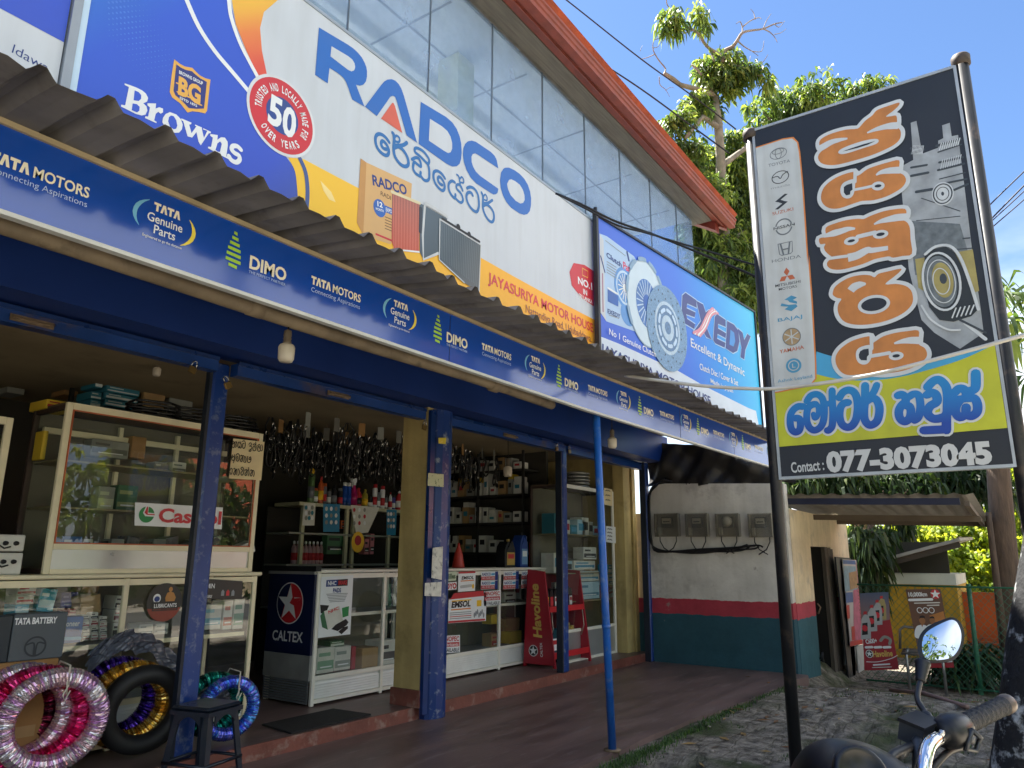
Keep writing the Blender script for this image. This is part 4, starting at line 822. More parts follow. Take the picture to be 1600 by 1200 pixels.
# pale strip of makers' marks
strip = M('faded_grey_white', '#ccd2d0', .5, var=.12, vs=4, streak=.3)
so = F.z([(130, 525), (262, 482), (318, 475), (345, 503), (356, 560), (375, 760), (403, 1180)], *z5)+F.z([(300, 60), (318, 300), (335, 600), (336, 668), (308, 706), (150, 738)], *z6)
so = [(uL+.002, so[0][1])]+[(p[0], p[1]) for p in so]+[(uL+.002, so[-1][1])]
F.poly(mb, so, ORANGE, 7); ins = [((p[0]-.010 if p[0] > uL+.01 else p[0]), p[1]+(-.010 if i < 4 else .008 if i > len(so)-4 else 0)) for i, p in enumerate(so)]
F.poly(mb, ins, strip, 8)
mb.build('printed_artwork', sg)
mb = MB(); lg = M('faded_logo_grey', '#70787c', .5); ld = M('faded_logo_dark', '#33393d', .5); lr = M('faded_logo_rust', '#c46a42', .5); lbz = M('faded_logo_blue', '#4c98bd', .5)
P5 = lambda x, y: F.px(1150+x/3.529, 80+y/3.529)
P6 = lambda x, y: F.px(1170+x/3.158, 380+y/3.158)
c = P5(235, 567); F.ring(mb, c, .060, .043, .005, lg, 9); F.ring(mb, c, .022, .042, .004, lg, 10); F.ring(mb, c+np.array((0, .017)), .042, .020, .004, lg, 11); F.text(mb, 'TOYOTA', P5(180, 642), P5(300, 614), .026, lg, 9, .0); mb.build('emblem', sg); mb = MB()
c = P5(246, 697); F.ring(mb, c, .060, .048, .006, ld, 9); F.stroke(mb, [c+np.array(q) for q in ((-.058, .01), (-.02, .012), (0, -.012), (.02, .014), (.056, .03))], .006, ld, 10); F.text(mb, 'mazda', P5(195, 765), P5(300, 742), .018, M('very_faint_print', '#9aa2a4', .5), 9, 0); mb.build('emblem', sg); mb = MB()
c = P5(252, 832)
for q in (-1, 1): F.poly(mb, [c+np.array(w)*q for w in ((-.045, .012), (.028, .055), (.050, .048), (-.005, .016), (.018, .002), (-.005, -.006))], ld, 9)
F.text(mb, 'SUZUKI', P5(203, 908), P5(318, 880), .026, lr, 9, 0); mb.build('emblem', sg); mb = MB()
c = P5(265, 970); F.ring(mb, c, .056, .060, .010, lg, 9); F.rect(mb, c[0]-.068, c[0]+.068, c[1]-.013, c[1]+.013, strip, 10); F.text(mb, 'NISSAN', P5(210, 990), P5(326, 962), .022, ld, 11, .015); mb.build('emblem', sg); mb = MB()
c = P5(275, 1090); F.stroke(mb, [c+np.array(q) for q in ((-.05, .045), (.05, .045), (.045, -.035), (.03, -.047), (-.03, -.047), (-.045, -.035), (-.05, .045))], .006, lg, 9, curve=False)
F.stroke(mb, [c+np.array(q) for q in ((-.032, .04), (-.018, -.04))], .012, lg, 10); F.stroke(mb, [c+np.array(q) for q in ((.032, .04), (.018, -.04))], .012, lg, 10); F.stroke(mb, [c+np.array(q) for q in ((-.02, -.005), (.02, -.005))], .010, lg, 11); F.text(mb, 'HONDA', P5(200, 1170), P5(360, 1140), .026, lg, 9, .0); mb.build('emblem', sg); mb = MB()
c = P6(190, 163)
for a in (90, 210, 330):
    e = np.array((math.cos(math.radians(a)), math.sin(math.radians(a)))); s_ = np.array((-e[1], e[0])); F.poly(mb, [c, c+e*.032+s_*.020, c+e*.064, c+e*.032-s_*.020], lr, 9)
F.text(mb, 'MITSUBISHI', P6(133, 220), P6(257, 196), .022, ld, 9, .005); F.text(mb, 'MOTORS', P6(150, 236), P6(240, 219), .020, ld, 9, .005); mb.build('emblem', sg); mb = MB()
c = P6(200, 300)
F.poly(mb, [c+np.array(q) for q in ((-.030, .035), (.020, .058), (.058, .035), (.028, .022), (.055, .006), (.055, -.012), (.005, .010), (-.008, .028))], lbz, 9); F.poly(mb, [c+np.array(q) for q in ((-.060, -.006), (-.05, .012), (-.005, -.008), (.048, -.014), (.056, -.032), (.012, -.058), (-.034, -.036), (-.006, -.022))], lbz, 10)
F.text(mb, 'BAJAJ', P6(145, 390), P6(266, 370), .026, lbz, 9, .008); mb.build('emblem', sg); mb = MB()
c = P6(213, 463); F.ell(mb, c, .062, .064, M('faded_logo_tan', '#b39a72', .5, var=.2, vs=30), 9); F.ring(mb, c, .060, .062, .005, lg, 10)
for a in (90, 210, 330, 30, 150, 270): e = np.array((math.cos(math.radians(a)), math.sin(math.radians(a)))); F.stroke(mb, [c, c+e*.05], .008, strip, 11)
F.text(mb, 'YAMAHA', P6(155, 546), P6(275, 522), .028, lr, 9, .01); mb.build('emblem', sg); mb = MB()
c = P6(223, 605); F.ell(mb, c, .052, .052, lbz, 9); F.ring(mb, c, .034, .034, .007, strip, 10); F.text(mb, 'L', c+np.array((-.010, -.015)), c+np.array((.012, -.015)), .03, strip, 11, .02); F.text(mb, 'Ashok Leyland', P6(145, 690), P6(315, 664), .024, lbz, 9, 0)
mb.build('emblem', sg)
# the large orange letters
mb = MB(); OR = M('orange_letter_print', '#cf8642', .5, var=.16, vs=7, streak=.28); PW = M('letter_border_pale', '#d2d8d8', .5, var=.08)
def blob(pts, zz, grooves=(), holes=()):
    q = F.z(pts, *zz); q2 = smooth(q, True, 3)
    F.stroke(mb, q2, .052, PW, 9, closed=True, curve=False); F.poly(mb, q2, OR, 10)
    for gpts, w in grooves: F.stroke(mb, F.z(gpts, *zz), w, PW, 11)
    for kind, *a in holes:
        if kind == 'e':
            (cx, cy), rx, ry, ang, kx, ky = a; cc = F.z([(cx, cy)], *zz)[0]; ex = F.z([(cx+rx*math.cos(ang), cy+rx*math.sin(ang))], *zz)[0]-cc; ey = F.z([(cx-ry*math.sin(ang), cy+ry*math.cos(ang))], *zz)[0]-cc
            for k1, k2, m_, L in ((1, 1, PW, 12), (kx, ky, panel_m, 13)):
                F.poly(mb, [cc+ex*k1*math.cos(t)+ey*k2*math.sin(t) for t in np.linspace(0, 2*PI, 24, endpoint=False)], m_, L)
        else:
            F.poly(mb, smooth(F.z(a[0], *zz), True, 3), PW, 12); F.poly(mb, F.z(a[1], *zz), panel_m, 13)
zA = (1270, 140, 7.5)
blob([(85, 605), (150, 555), (260, 510), (400, 475), (525, 465), (575, 420), (620, 370), (700, 310), (740, 260), (790, 232), (900, 195), (1012, 160), (1005, 200), (940, 260), (860, 322), (920, 320), (982, 315), (990, 400), (985, 440), (1025, 480), (1035, 530), (1020, 590), (960, 650), (850, 710), (680, 780), (480, 840), (300, 885), (180, 890), (100, 865), (65, 810), (78, 760), (115, 715), (85, 680)], zA,
    [([(1010, 430), (940, 432), (860, 442), (740, 475), (640, 515)], [.05, .05, .035, .01]), ([(60, 712), (120, 680), (220, 625), (320, 597), (410, 582)], [.05, .05, .035, .012])],
    [('p', [(302, 745), (335, 705), (450, 655), (600, 608), (730, 585), (775, 602), (745, 645), (600, 692), (430, 748), (340, 765)], [(355, 732), (450, 697), (600, 648), (735, 612), (650, 655), (520, 695), (400, 725)])])
blob([(490, 970), (350, 1005), (230, 1065), (140, 1145), (103, 1230), (105, 1310), (150, 1370), (220, 1400), (320, 1395), (450, 1352), (560, 1315), (620, 1308), (720, 1300), (860, 1260), (980, 1200), (1060, 1140), (1095, 1070), (1070, 1010), (1015, 978), (1012, 925), (1012, 835), (900, 855), (760, 895), (640, 940), (560, 1000), (500, 1020)], zA,
    [([(1030, 950), (900, 957), (800, 977), (745, 1010)], [.05, .045, .03, .01]), ([(500, 960), (497, 1090)], .022), ([(480, 1182), (600, 1160), (700, 1137)], .02)],
    [('p', [(325, 1190), (345, 1120), (400, 1080), (490, 1060), (497, 1160), (478, 1240), (440, 1278), (390, 1282), (345, 1255)], [(368, 1150), (400, 1125), (465, 1105), (470, 1180), (445, 1200), (440, 1238), (395, 1248), (368, 1215)]), ('e', (768, 1137), 78, 52, -.14, .52, .34)])
zB = (1270, 300, 7.5)
blob([(155, 425), (260, 375), (400, 335), (530, 320), (600, 322), (680, 285), (820, 235), (950, 210), (1085, 205), (1095, 290), (1060, 330), (1110, 365), (1140, 430), (1148, 560), (1163, 730), (1050, 755), (945, 775), (900, 760), (830, 770), (720, 795), (600, 845), (450, 890), (330, 915), (230, 910), (180, 880), (170, 840), (195, 805), (240, 780), (180, 730), (145, 690), (135, 650), (150, 612), (90, 615), (80, 550), (155, 525)], zB,
    [([(1115, 298), (1000, 305), (900, 325), (800, 350), (720, 385)], [.05, .05, .035, .01]), ([(130, 525), (220, 498), (320, 470), (420, 440), (500, 436)], [.02, .05, .04, .012]), ([(530, 530), (730, 482)], .03), ([(200, 785), (300, 770), (400, 758)], .022), ([(415, 778), (520, 750), (640, 688), (700, 690), (885, 662)], [.06, .055, .04, .03])],
    [('e', (455, 580), 88, 48, -.22, .5, .34), ('e', (797, 503), 92, 50, -.18, .55, .4)])
zC = (1280, 400, 6.667)
blob([(145, 385), (165, 330), (230, 275), (330, 225), (440, 203), (530, 205), (580, 226), (620, 190), (720, 165), (853, 136), (840, 170), (780, 222), (690, 298), (800, 295), (900, 315), (960, 365), (980, 450), (960, 520), (890, 590), (780, 650), (640, 695), (500, 718), (370, 718), (270, 690), (215, 630), (195, 560), (205, 500), (235, 452), (190, 440), (150, 415)], zC,
    [([(330, 365), (370, 325), (430, 302), (490, 296)], [.05, .055, .045, .012])], [('e', (572, 510), 172, 98, -.17, .79, .68)])
zD = (1290, 460, 7.5)
blob([(530, 498), (430, 510), (300, 555), (190, 630), (130, 710), (120, 790), (150, 870), (210, 930), (290, 950), (420, 938), (560, 925), (700, 930), (880, 905), (1020, 862), (1120, 805), (1180, 745), (1190, 690), (1160, 630), (1095, 590), (1092, 525), (1090, 428), (960, 435), (820, 455), (680, 495), (600, 545), (550, 570)], zD,
    [([(1120, 545), (1000, 543), (900, 555), (805, 580)], [.05, .045, .03, .01]), ([(540, 490), (543, 640)], .022), ([(530, 728), (640, 710), (750, 690)], .024)],
    [('p', [(358, 720), (372, 655), (430, 615), (540, 600), (548, 700), (525, 780), (480, 822), (420, 822), (375, 785)], [(393, 710), (410, 670), (450, 648), (508, 640), (512, 710), (490, 735), (487, 778), (420, 775), (397, 750)]), ('e', (830, 725), 88, 50, -.12, .5, .38)])
mb.build('lettering', sg)
mb = MB(); SB = Mgrad('sign_blue_blend', [(0, '#2493cf'), (.6, '#1a78c4'), (1, '#1a47a4')], (XS, .7, 2.5), (XS, .7, 2.13))
zE = (1220, 590, 9.41); zF = (1380, 575, 9.41)
for pts, zz, w in [([(335, 430), (260, 430), (190, 480), (150, 560), (145, 680), (170, 770), (225, 805), (280, 775), (297, 690), (280, 610), (222, 600)], zE, .048),
    ([(390, 350), (450, 270), (540, 250), (610, 300), (640, 400), (645, 520), (630, 650), (580, 740), (500, 778), (430, 740), (392, 650), (388, 540), (410, 450), (470, 402), (520, 395)], zE, .046), ([(520, 395), (552, 420), (560, 500), (540, 580), (502, 600), (485, 540)], zE, .034), ([(760, 195), (762, 330), (770, 480), (770, 600), (758, 720), (715, 775), (690, 780)], zE, .046), ([(690, 390), (750, 380)], zE, .04),
    ([(865, 300), (920, 220), (1010, 188), (1090, 230), (1130, 340), (1135, 480), (1110, 620), (1050, 712), (970, 732), (900, 680), (870, 570), (882, 450), (930, 385), (995, 370)], zE, .050), ([(1245, 122), (1245, 250), (1240, 380), (1230, 500), (1240, 620), (1290, 692), (1350, 697), (1420, 640), (1452, 530), (1450, 420), (1410, 330), (1340, 310), (1270, 350)], zE, .050), ([(1415, 115), (1380, 200), (1320, 300)], zE, .044),
    ([(220, 410), (280, 395), (330, 440), (330, 500), (270, 560), (235, 640), (250, 740), (320, 792), (390, 742), (412, 650), (390, 570), (345, 560)], zF, .050), ([(380, 430), (450, 388), (520, 402), (547, 500), (547, 620), (520, 730), (465, 775)], zF, .046), ([(645, 400), (720, 368), (780, 400), (792, 500), (700, 560), (655, 640), (680, 710), (760, 752), (880, 730), (940, 680), (950, 560), (950, 400), (920, 270), (830, 182), (740, 200), (655, 285)], zF, .052), ([(932, 680), (932, 920)], zF, .052), ([(600, 922), (930, 905)], zF, .052),
    ([(1055, 365), (1110, 312), (1180, 312), (1222, 370), (1222, 450)], zF, .050), ([(1010, 470), (1222, 455)], zF, .046), ([(1362, 82), (1362, 270), (1320, 330), (1230, 350)], zF, .052), ([(1230, 450), (1340, 450), (1387, 540), (1380, 650), (1300, 712), (1225, 680), (1222, 580)], zF, .050), ([(1225, 680), (1130, 732), (1070, 660), (1075, 560), (1130, 480)], zF, .050)]:
    q = F.z(pts, *zz); F.stroke(mb, q, w+.028, PW, 9); F.stroke(mb, q, w, SB, 12, n=5)
F.text(mb, 'Contact :', P6(213, 1133), P6(375, 1118), .072, M('sign_digit_white', '#cdd0cd', .5, var=.06), 9, .02); F.text(mb, '077-3073045', P6(388, 1126), P6(1205, 1083), .128, M('sign_digit_white', '#cdd0cd', .5, var=.06), 9, .055)
mb.build('lettering', sg)
# ================================================================== the shop's counters, cabinets and stock
glass = Mglass('cabinet_glass', (.95, .97, .96), 1.62, 0.0, .012)
cream_al = M('cream_aluminium', '#e2d9b8', .4, var=.08, vs=9)
ribm = M('ribbed_white_sheet', '#dfe2df', .4, var=.08, vs=6)
shelf_m = M('grey_shelf_board', '#8f9290', .6, var=.15)
backp = M('cabinet_back_board', '#6e6a5c', .85, var=.2, vs=2)
def rails(mb, x0, x1, y, zs, w, mat, d=.03):
    for z in zs: mb.box(x0, x1, y, y+d, z, z+w, mat)
def glass_counter(label, x0, x1, y0, y1, z0, z1, splits, zpan, zshelf, mat=None, loc=None, side_left=True):
    mat = mat or alu
    t = thing('display_counter', label, 'counter', ((x0+x1)/2, (y0+y1)/2, z0))
    mb = MB(); w = .035; F_ = [x0]+list(splits)+[x1-w]
    for x in F_: mb.bbox(x, x+w, y0, y0+.03, z0, z1-.03, mat, .004)
    for a, b in zip(F_[:-1], F_[1:]):
        for z, h in ((z0+.02, .03), (zpan, .035), (z1-.075, .04)): mb.box(a+w+.0005, b-.0005, y0+.003, y0+.028, z, z+h, mat)
    mb.build('frame', t)
    for x in (x0, x1-w): mb = MB(); mb.bbox(x, x+w, y1-.03, y1, z0, z1-.03, mat, .004); mb.build('rear_post', t)
    mb = MB(); zz = z0+.055
    while zz < zpan-.02: 
        mb.obox((x0+w, y0+.012, zz), (x1-x0-2*w, 0, 0), (0, .004, .016), (0, .006, -.002), ribm); zz += .021
    mb.box(x0+w, x1-w, y0+.024, y0+.03, z0+.05, zpan, ribm); mb.build('kick_panel', t)
    for a, b in zip(F_[:-1], F_[1:]):
        mb = MB(); mb.box(a+w, b, y0+.012, y0+.017, zpan+.036, z1-.076, glass); mb.build('glass_pane', t)
    mb = MB(); mb.box(x0+.04, x1-.04, y0+.06, y1-.05, zshelf, zshelf+.018, shelf_m); mb.box(x0+.04, x1-.04, y0+.055, y0+.06, zshelf-.008, zshelf+.02, mat); mb.build('shelf', t)
    mb = MB(); mb.box(x0+.04, x1-.04, y0+.05, y1-.03, zpan-.02, zpan-.002, shelf_m); mb.box(x0+.04, x1-.04, y1-.028, y1-.012, z0+.05, z1-.03, backp); mb.build('back_board', t)
    mb = MB(); mb.bbox(x0-.03, x1+.03, y0-.02, y1+.02, z1-.028, z1, mat, .008); mb.build('counter_top', t)
    return t
glass_counter('long low glass counter behind the tyres and blue post', -1.2, 3.74, 5.0, 5.6, .1, 1.19, (1.0, 2.70), .36, .73, cream_al)
c2 = glass_counter('white framed glass counter beside the dark navy star panel', 4.42, 5.90, 5.08, 5.70, .1, 1.20, (5.22,), .30, .80)
c3 = glass_counter('white glass counter covered in stickers behind the red rack', 5.96, 8.25, 5.06, 5.68, .1, 1.20, (7.05,), .31, .78)
# service panel on the end of the second counter
Fc = Face((4.395, 5.7, 0), (0, -1, 0), (-1, 0, 0))
t = thing('star_sign', 'dark navy panel with a red and white star on the end of the counter', 'sign', (4.40, 5.4, .1))
mb = MB(); mb.box(4.395, 4.42, 5.10, 5.70, .50, 1.16, M('caltex_navy', '#0f1a3c', .35, var=.15)); mb.build('panel', t)
mb = MB(); mb.box(4.397, 4.42, 5.10, 5.70, .30, .498, M('scuffed_zinc_sheet', '#8f9290', .5, metal=.3, var=.2, vs=6)); zz = .12
while zz < .29: mb.obox((4.40, 5.11, zz), (0, .58, 0), (.004, 0, .014), (.006, 0, -.002), M('grey_ribbed_sheet', '#6d7276', .5, metal=.3)); zz += .02
mb.build('lower_sheet', t); mb = MB(); mb.box(4.385, 4.42, 5.095, 5.71, 1.16, 1.186, alu_g); mb.box(4.36, 4.42, 5.05, 5.74, 1.186, 1.23, INK); mb.build('top_cap', t)
mb = MB(); c = np.array((.30, .915)); whiteC = M('caltex_white', '#c7cacc', .4)
Fc.ell(mb, c, .175, .175, whiteC, 1, 0, 40); Fc.ell(mb, c, .166, .166, M('caltex_red', '#b3242c', .4), 2, 0, 40)
Fc.poly(mb, [c+.166*np.array((math.cos(a), math.sin(a))) for a in np.linspace(PI*.5, PI*1.28, 16)], M('caltex_navy', '#0f1a3c', .35), 3)
star = []
for k in range(10): a = PI/2+k*PI/5; r = .160 if k % 2 == 0 else .062; star.append(c+r*np.array((math.cos(a), math.sin(a))))
Fc.poly(mb, star, whiteC, 4); Fc.poly(mb, [c+np.array(q) for q in ((.0, .16), (.06, .04), (.152, .05), (.06, -.02), (0, 0))], M('caltex_red', '#b3242c', .4), 5); Fc.poly(mb, [c+np.array(q) for q in ((0, .155), (.036, .05), (0, .0), (-.03, .05))], whiteC, 6)
Fc.text(mb, 'CALTEX', (.10, .60), (.50, .60), .085, whiteC, 2, .02); mb.build('emblem', t)

def rnd(i, a, b): return a+(b-a)*((math.sin(i*127.1+3.7)*43758.5453) % 1)
BOXN = [0]
def carton(label, p, Y, depth, mat, group=None, name='carton', cat='box', turn=0., mark=None, lid=True):
    """a box whose front stands in plane y=Y and fills the sight-line rectangle p"""
    a = onY(p[0], p[3], Y); b = onY(p[2], p[3], Y); c = onY((p[0]+p[2])/2, p[1], Y)
    w = b[0]-a[0]; z0 = (a[2]+b[2])/2; h = c[2]-z0; BOXN[0] += 1
    mb = MB(); mb.bbox(-w/2, w/2, 0, depth, 0, h, mat, .004)
    if mark is not None:
        mk = mark if not isinstance(mark, str) else M('box_mark_'+mark.strip('#'), mark, .55)
        k = BOXN[0]
        mb.box(-w*.46, w*.46, -.0012, -.0002, h*(.12+.1*rnd(k, 0, 1)), h*(.36+.2*rnd(k+9, 0, 1)), mk)
        mb.box(-w*.40, w*rnd(k+3, -.1, .3), -.0022, -.0013, h*.66, h*.80, mk); mb.box(-w*.3, w*.35, -.0022, -.0013, h*.22, h*.27, W)
    o = mb.build(name); o.location = ((a[0]+b[0])/2, Y, z0); o.rotation_euler = (0, turn, 0); tag(o, label, cat, group); return o
kraft = M('kraft_board', '#9a7446', .85, var=.15, vs=6); kraft2 = M('pale_kraft_board', '#a98a5e', .85, var=.15, vs=6)
bx_w = M('white_box_card', '#d2d3cb', .7, var=.1, vs=10); bx_g = M('grey_box_card', '#8d8f88', .75, var=.12); bx_b = M('blue_box_card', '#2b62a8', .55, var=.1); bx_t = M('turquoise_box_card', '#38a5c4', .55, var=.1)
bx_r = M('red_box_card', '#a92a35', .6, var=.1); bx_p = M('violet_box_card', '#4a4a9a', .6, var=.15, vs=30); bx_y = M('yellow_box_card', '#d2b232', .6, var=.1); bx_k = M('black_box_card', '#1d2024', .5, var=.2); bx_te = M('teal_box_card', '#2f7d92', .6, var=.1); bx_gn = M('green_box_card', '#3c6b48', .6, var=.12)
for lab, p, Y, m_, mk, tn in [
    ('white and red box on top of the pile at the counter\'s left', (26, 916, 56, 930), 5.24, bx_w, '#b3303a', .0), ('white and red box second from the top at the counter\'s left', (24, 930.5, 52, 944), 5.24, bx_w, '#b3303a', 0), ('small cyan box under the two white and red boxes', (22, 944.5, 44, 962), 5.24, bx_t, '#cfe7ee', 0),
    ('turquoise box leaning upright beside the white and red boxes', (56, 920, 82, 956), 5.26, bx_t, '#d9f0f4', .12), ('violet striped box behind the large blue carton', (94, 926, 120, 950), 5.34, bx_p, '#8b8bd0', 0), ('plain kraft box standing tilted in the glass counter', (126, 930, 158, 960), 5.22, kraft2, None, -.15),
    ('flat red box on top of the large blue carton', (106, 951, 126, 963.5), 5.28, bx_r, '#e0b9b0', 0), ('grey and black box stack top beside the kraft box', (178, 931, 195, 952), 5.28, bx_w, '#34383c', .08), ('second white box under the stack by the frame', (176, 953, 193, 972), 5.26, bx_w, '#7a2730', .04), ('third white box low in the stack by the frame', (174, 973, 192, 998), 5.24, bx_w, '#34383c', 0),
    ('kraft piece half hidden in the upper part of the counter', (125, 912, 152, 928), 5.42, kraft, None, .2), ('white box at the lower left of the second counter window', (216, 975, 238, 993), 5.2, bx_w, '#9aa19c', 0), ('pale box right of the white box in the second counter window', (241, 974, 262, 991), 5.2, bx_w, '#9aa19c', 0),
    ('large pale blue and white carton behind the right pane', (313, 944, 344, 984), 5.26, bx_w, '#7fb2c4', 0), ('tall stacked white carton near the right frame', (347, 938, 361, 984), 5.26, bx_w, '#b4553c', 0), ('narrow pale carton next to the right frame', (363, 936, 379, 983), 5.28, bx_w, '#5d8e7a', 0)]:
    carton(lab, p, Y, .16, m_, 'boxes inside the long glass counter', turn=tn, mark=mk)
for i, (x0, y0, y1) in enumerate(((127, 961, 1002), (141, 957, 1001), (155, 963, 1000))):
    for k in range(4):
        h = (y1-y0)/4; carton('small white spare part box in the low stacks beside the large blue carton', (x0+k*.4, y0+k*h, x0+12, y0+(k+1)*h-.6), 5.16, .1, bx_w, 'small white boxes stacked beside the blue carton', mark=('#34383c', '#8f2d36')[k % 2])
pb = carton('large blue carton with white lettering at the front of the long counter', (94.5, 964, 126, 1005), 5.12, .2, bx_b, None, mark=None)
Fp = Face((0, 5.119, 0), (1, 0, 0), (0, -1, 0)); mb = MB(); Fp.tpx(mb, 'Pioneer', (97, 979), (124, 978), (97, 970), W, 1, .02); Fp.tpx(mb, 'HD SERIES', (99, 987), (123, 986), (99, 982), NAVY, 1, .01); Fp.stroke(mb, [Fp.px(96, 998), Fp.px(125, 997)], .02, M('pale_cyan_print', '#74b9dc', .4), 1); LOC[pb.name] = np.array(pb.location); mb.build('lettering', pb)

# tall glass cabinet standing on the counter
def glass_cabinet(label, x0, x1, y0, y1, z0, z1, shelves, mat, inner=None, base=.15, mull=None):
    t = thing('glass_cabinet', label, 'cabinet', ((x0+x1)/2, (y0+y1)/2, z0)); w = .04
    mb = MB()
    for x in (x0, x1-w): mb.bbox(x, x+w, y0, y0+.03, z0, z1, mat, .004); mb.bbox(x, x+w, y1-.03, y1, z0, z1, M('dark_cabinet_edge', '#3a2a22', .6), .004)
    for z, h in ((z0, .03), (z0+base, .035), (z1-.045, .045)): mb.box(x0+w+.0005, x1-w-.0005, y0+.002, y0+.028, z, z+h, mat)
    for x in (x0+.004, x1-.034):
        for z in (z0+.001, z1-.041): mb.box(x, x+.03, y0+.031, y1-.031, z, z+.03, M('dark_cabinet_edge', '#3a2a22', .6))
    mb.build('frame', t)
    if inner:
        mb = MB(); a = .009
        for q in ((x0+w, x0+w+a, z0+base+.035, z1-.045), (x1-w-a, x1-w, z0+base+.035, z1-.045)): mb.box(q[0], q[1], y0-.002, y0+.006, q[2], q[3], inner)
        mb.box(x0+w+a, x1-w-a, y0-.002, y0+.006, z1-.045-a, z1-.0455, inner); mb.box(x0+w+a, x1-w-a, y0-.002, y0+.006, z0+base+.036, z0+base+.035+a, inner); mb.build('inner_beading', t)
    mb = MB(); mb.box(x0+w+.01, x1-w-.01, y0+.012, y0+.017, z0+base+.035, z1-.046, glass); mb.build('glass_pane', t)
    mb = MB(); mb.box(x0+.012, x0+.016, y0+.04, y1-.04, z0+.04, z1-.05, glass); mb.build('side_glass', t)
    mb = MB(); mb.box(x0+w, x1-w, y0+.014, y0+.02, z0+.03, z0+base, alu_g); mb.build('base_strip', t)
    for z in shelves: mb = MB(); mb.box(x0+.03, x1-.03, y0+.07, y1-.05, z, z+.012, M('shelf_wood_strip', '#8e8360', .7)); mb.build('shelf', t)
    mb = MB(); mb.box(x0+.02, x1-.02, y1-.028, y1-.02, z0+.02, z1-.02, backp); mb.box(x0+.001, x1-.001, y0+.032, y1-.032, z1-.012, z1, M('cabinet_top_board', '#5a4a3a', .8)); mb.build('back_board', t)
    if mull:
        mb = MB(); 
        for x in mull: mb.box(x, x+.028, y1-.08, y1-.05, z0+base, z1-.05, mat)
        mb.box(x0+.05, x1-.05, y1-.085, y1-.055, z1-.16, z1-.12, mat); mb.build('rear_rail', t)
    return t
glass_cabinet('tall orange edged glass cabinet standing on the long counter', 2.19, 3.70, 5.02, 5.50, 1.192, 2.275, (1.60, 1.90), cream_al, M('orange_beading', '#b3582a', .5), .15, (2.75, 3.2))
glass_cabinet('glass cabinet at the far left edge of the counter', .9, 1.90, 5.02, 5.50, 1.192, 2.12, (1.6,), cream_al, None, .15)
glass_cabinet('tall glass cabinet full of boxed lamps beside the meter wall', 7.95, 9.28, 4.72, 5.24, .1, 2.22, (.78, 1.12, 1.60), alu, None, .34)
for lab, p, Y, m_, mk, tn in [('blue dotted carton low in the orange edged cabinet', (94, 838, 126, 865), 5.2, bx_b, '#cfd8e2', 0), ('white carton next to the blue dotted one', (127, 842, 143, 865), 5.22, bx_w, '#566068', 0), ('dim carton on the upper cabinet shelf', (140, 688, 200, 715), 5.36, bx_g, '#5c5e52', 0), ('brown carton on the upper cabinet shelf', (203, 682, 226, 716), 5.36, kraft, None, 0), ('dark carton at the right of the upper cabinet shelf', (240, 722, 262, 740), 5.3, bx_g, '#d2d2c8', 0), ('pale carton at the cabinet shelf edge', (268, 722, 290, 740), 5.28, bx_w, '#77807c', 0),
    ('white leaning pack in the lower right corner of the orange edged cabinet', (377, 848, 400, 866), 5.14, bx_w, None, -.35), ('grey pack in the middle of the orange edged cabinet', (150, 760, 176, 800), 5.3, bx_g, '#b9c0a2', 0), ('green tinted pack in the orange edged cabinet', (180, 758, 212, 800), 5.32, bx_gn, '#8c9a62', 0), ('yellow pack seen through the cabinet side', (62, 672, 70, 718), 5.3, bx_y, None, 0)]:
    carton(lab, p, Y, .12, m_, 'boxes inside the cabinet on the counter', turn=tn, mark=mk)
for i in range(9): carton('dark flat packet lying in the bottom of the orange edged cabinet', (150+i*22, 846-(i % 3)*4, 170+i*22, 864), 5.2, .14, (bx_k, bx_g, M('smoky_plastic_pack', '#39404a', .3, var=.3, vs=30))[i % 3], 'dark packets in the cabinet bottom', turn=rnd(i, -.2, .2))
# posters on the glass
def poster(label, cat, p, Y, mat, name='poster', off=.006):
    q = [onY(x, y, Y-off) for x, y in p]; return flat(name, label, cat, q, mat)
def face_at(Y): return Face((0, Y, 0), (1, 0, 0), (0, -1, 0))
po = poster('white sign with green and red roundel on the cabinet glass', 'sign', [(211, 785), (348, 793), (346, 827), (210, 821)], 5.02, W)
Fq = face_at(5.008); mb = MB(); c = Fq.px(229, 804); Fq.ell(mb, c, .055, .055, GREEN, 1); Fq.poly(mb, [c+np.array(q) for q in ((-.012, .055), (-.028, .01), (-.01, -.012), (.054, -.012), (.052, .012), (.008, .014), (.008, .055))], W, 2); Fq.poly(mb, [c+np.array(q) for q in ((-.004, .056), (-.018, .012), (0, -.002), (.056, -.002), (.056, .006), (.006, .006), (.004, .05))], RED, 3)
Fq.tpx(mb, 'Castrol', (247, 815), (345, 819), (247, 793), RED, 1, .03); mb.build('lettering', po)
po = poster('cream paper notice with black Sinhala handwriting in the cabinet corner', 'notice', [(364.5, 685), (413, 690.5), (408, 750.5), (357.5, 747.5)], 5.02, M('cream_notice_paper', '#e6d5aa', .8, var=.08, vs=8))
mb = MB(); zz = (355, 680, 16.0)
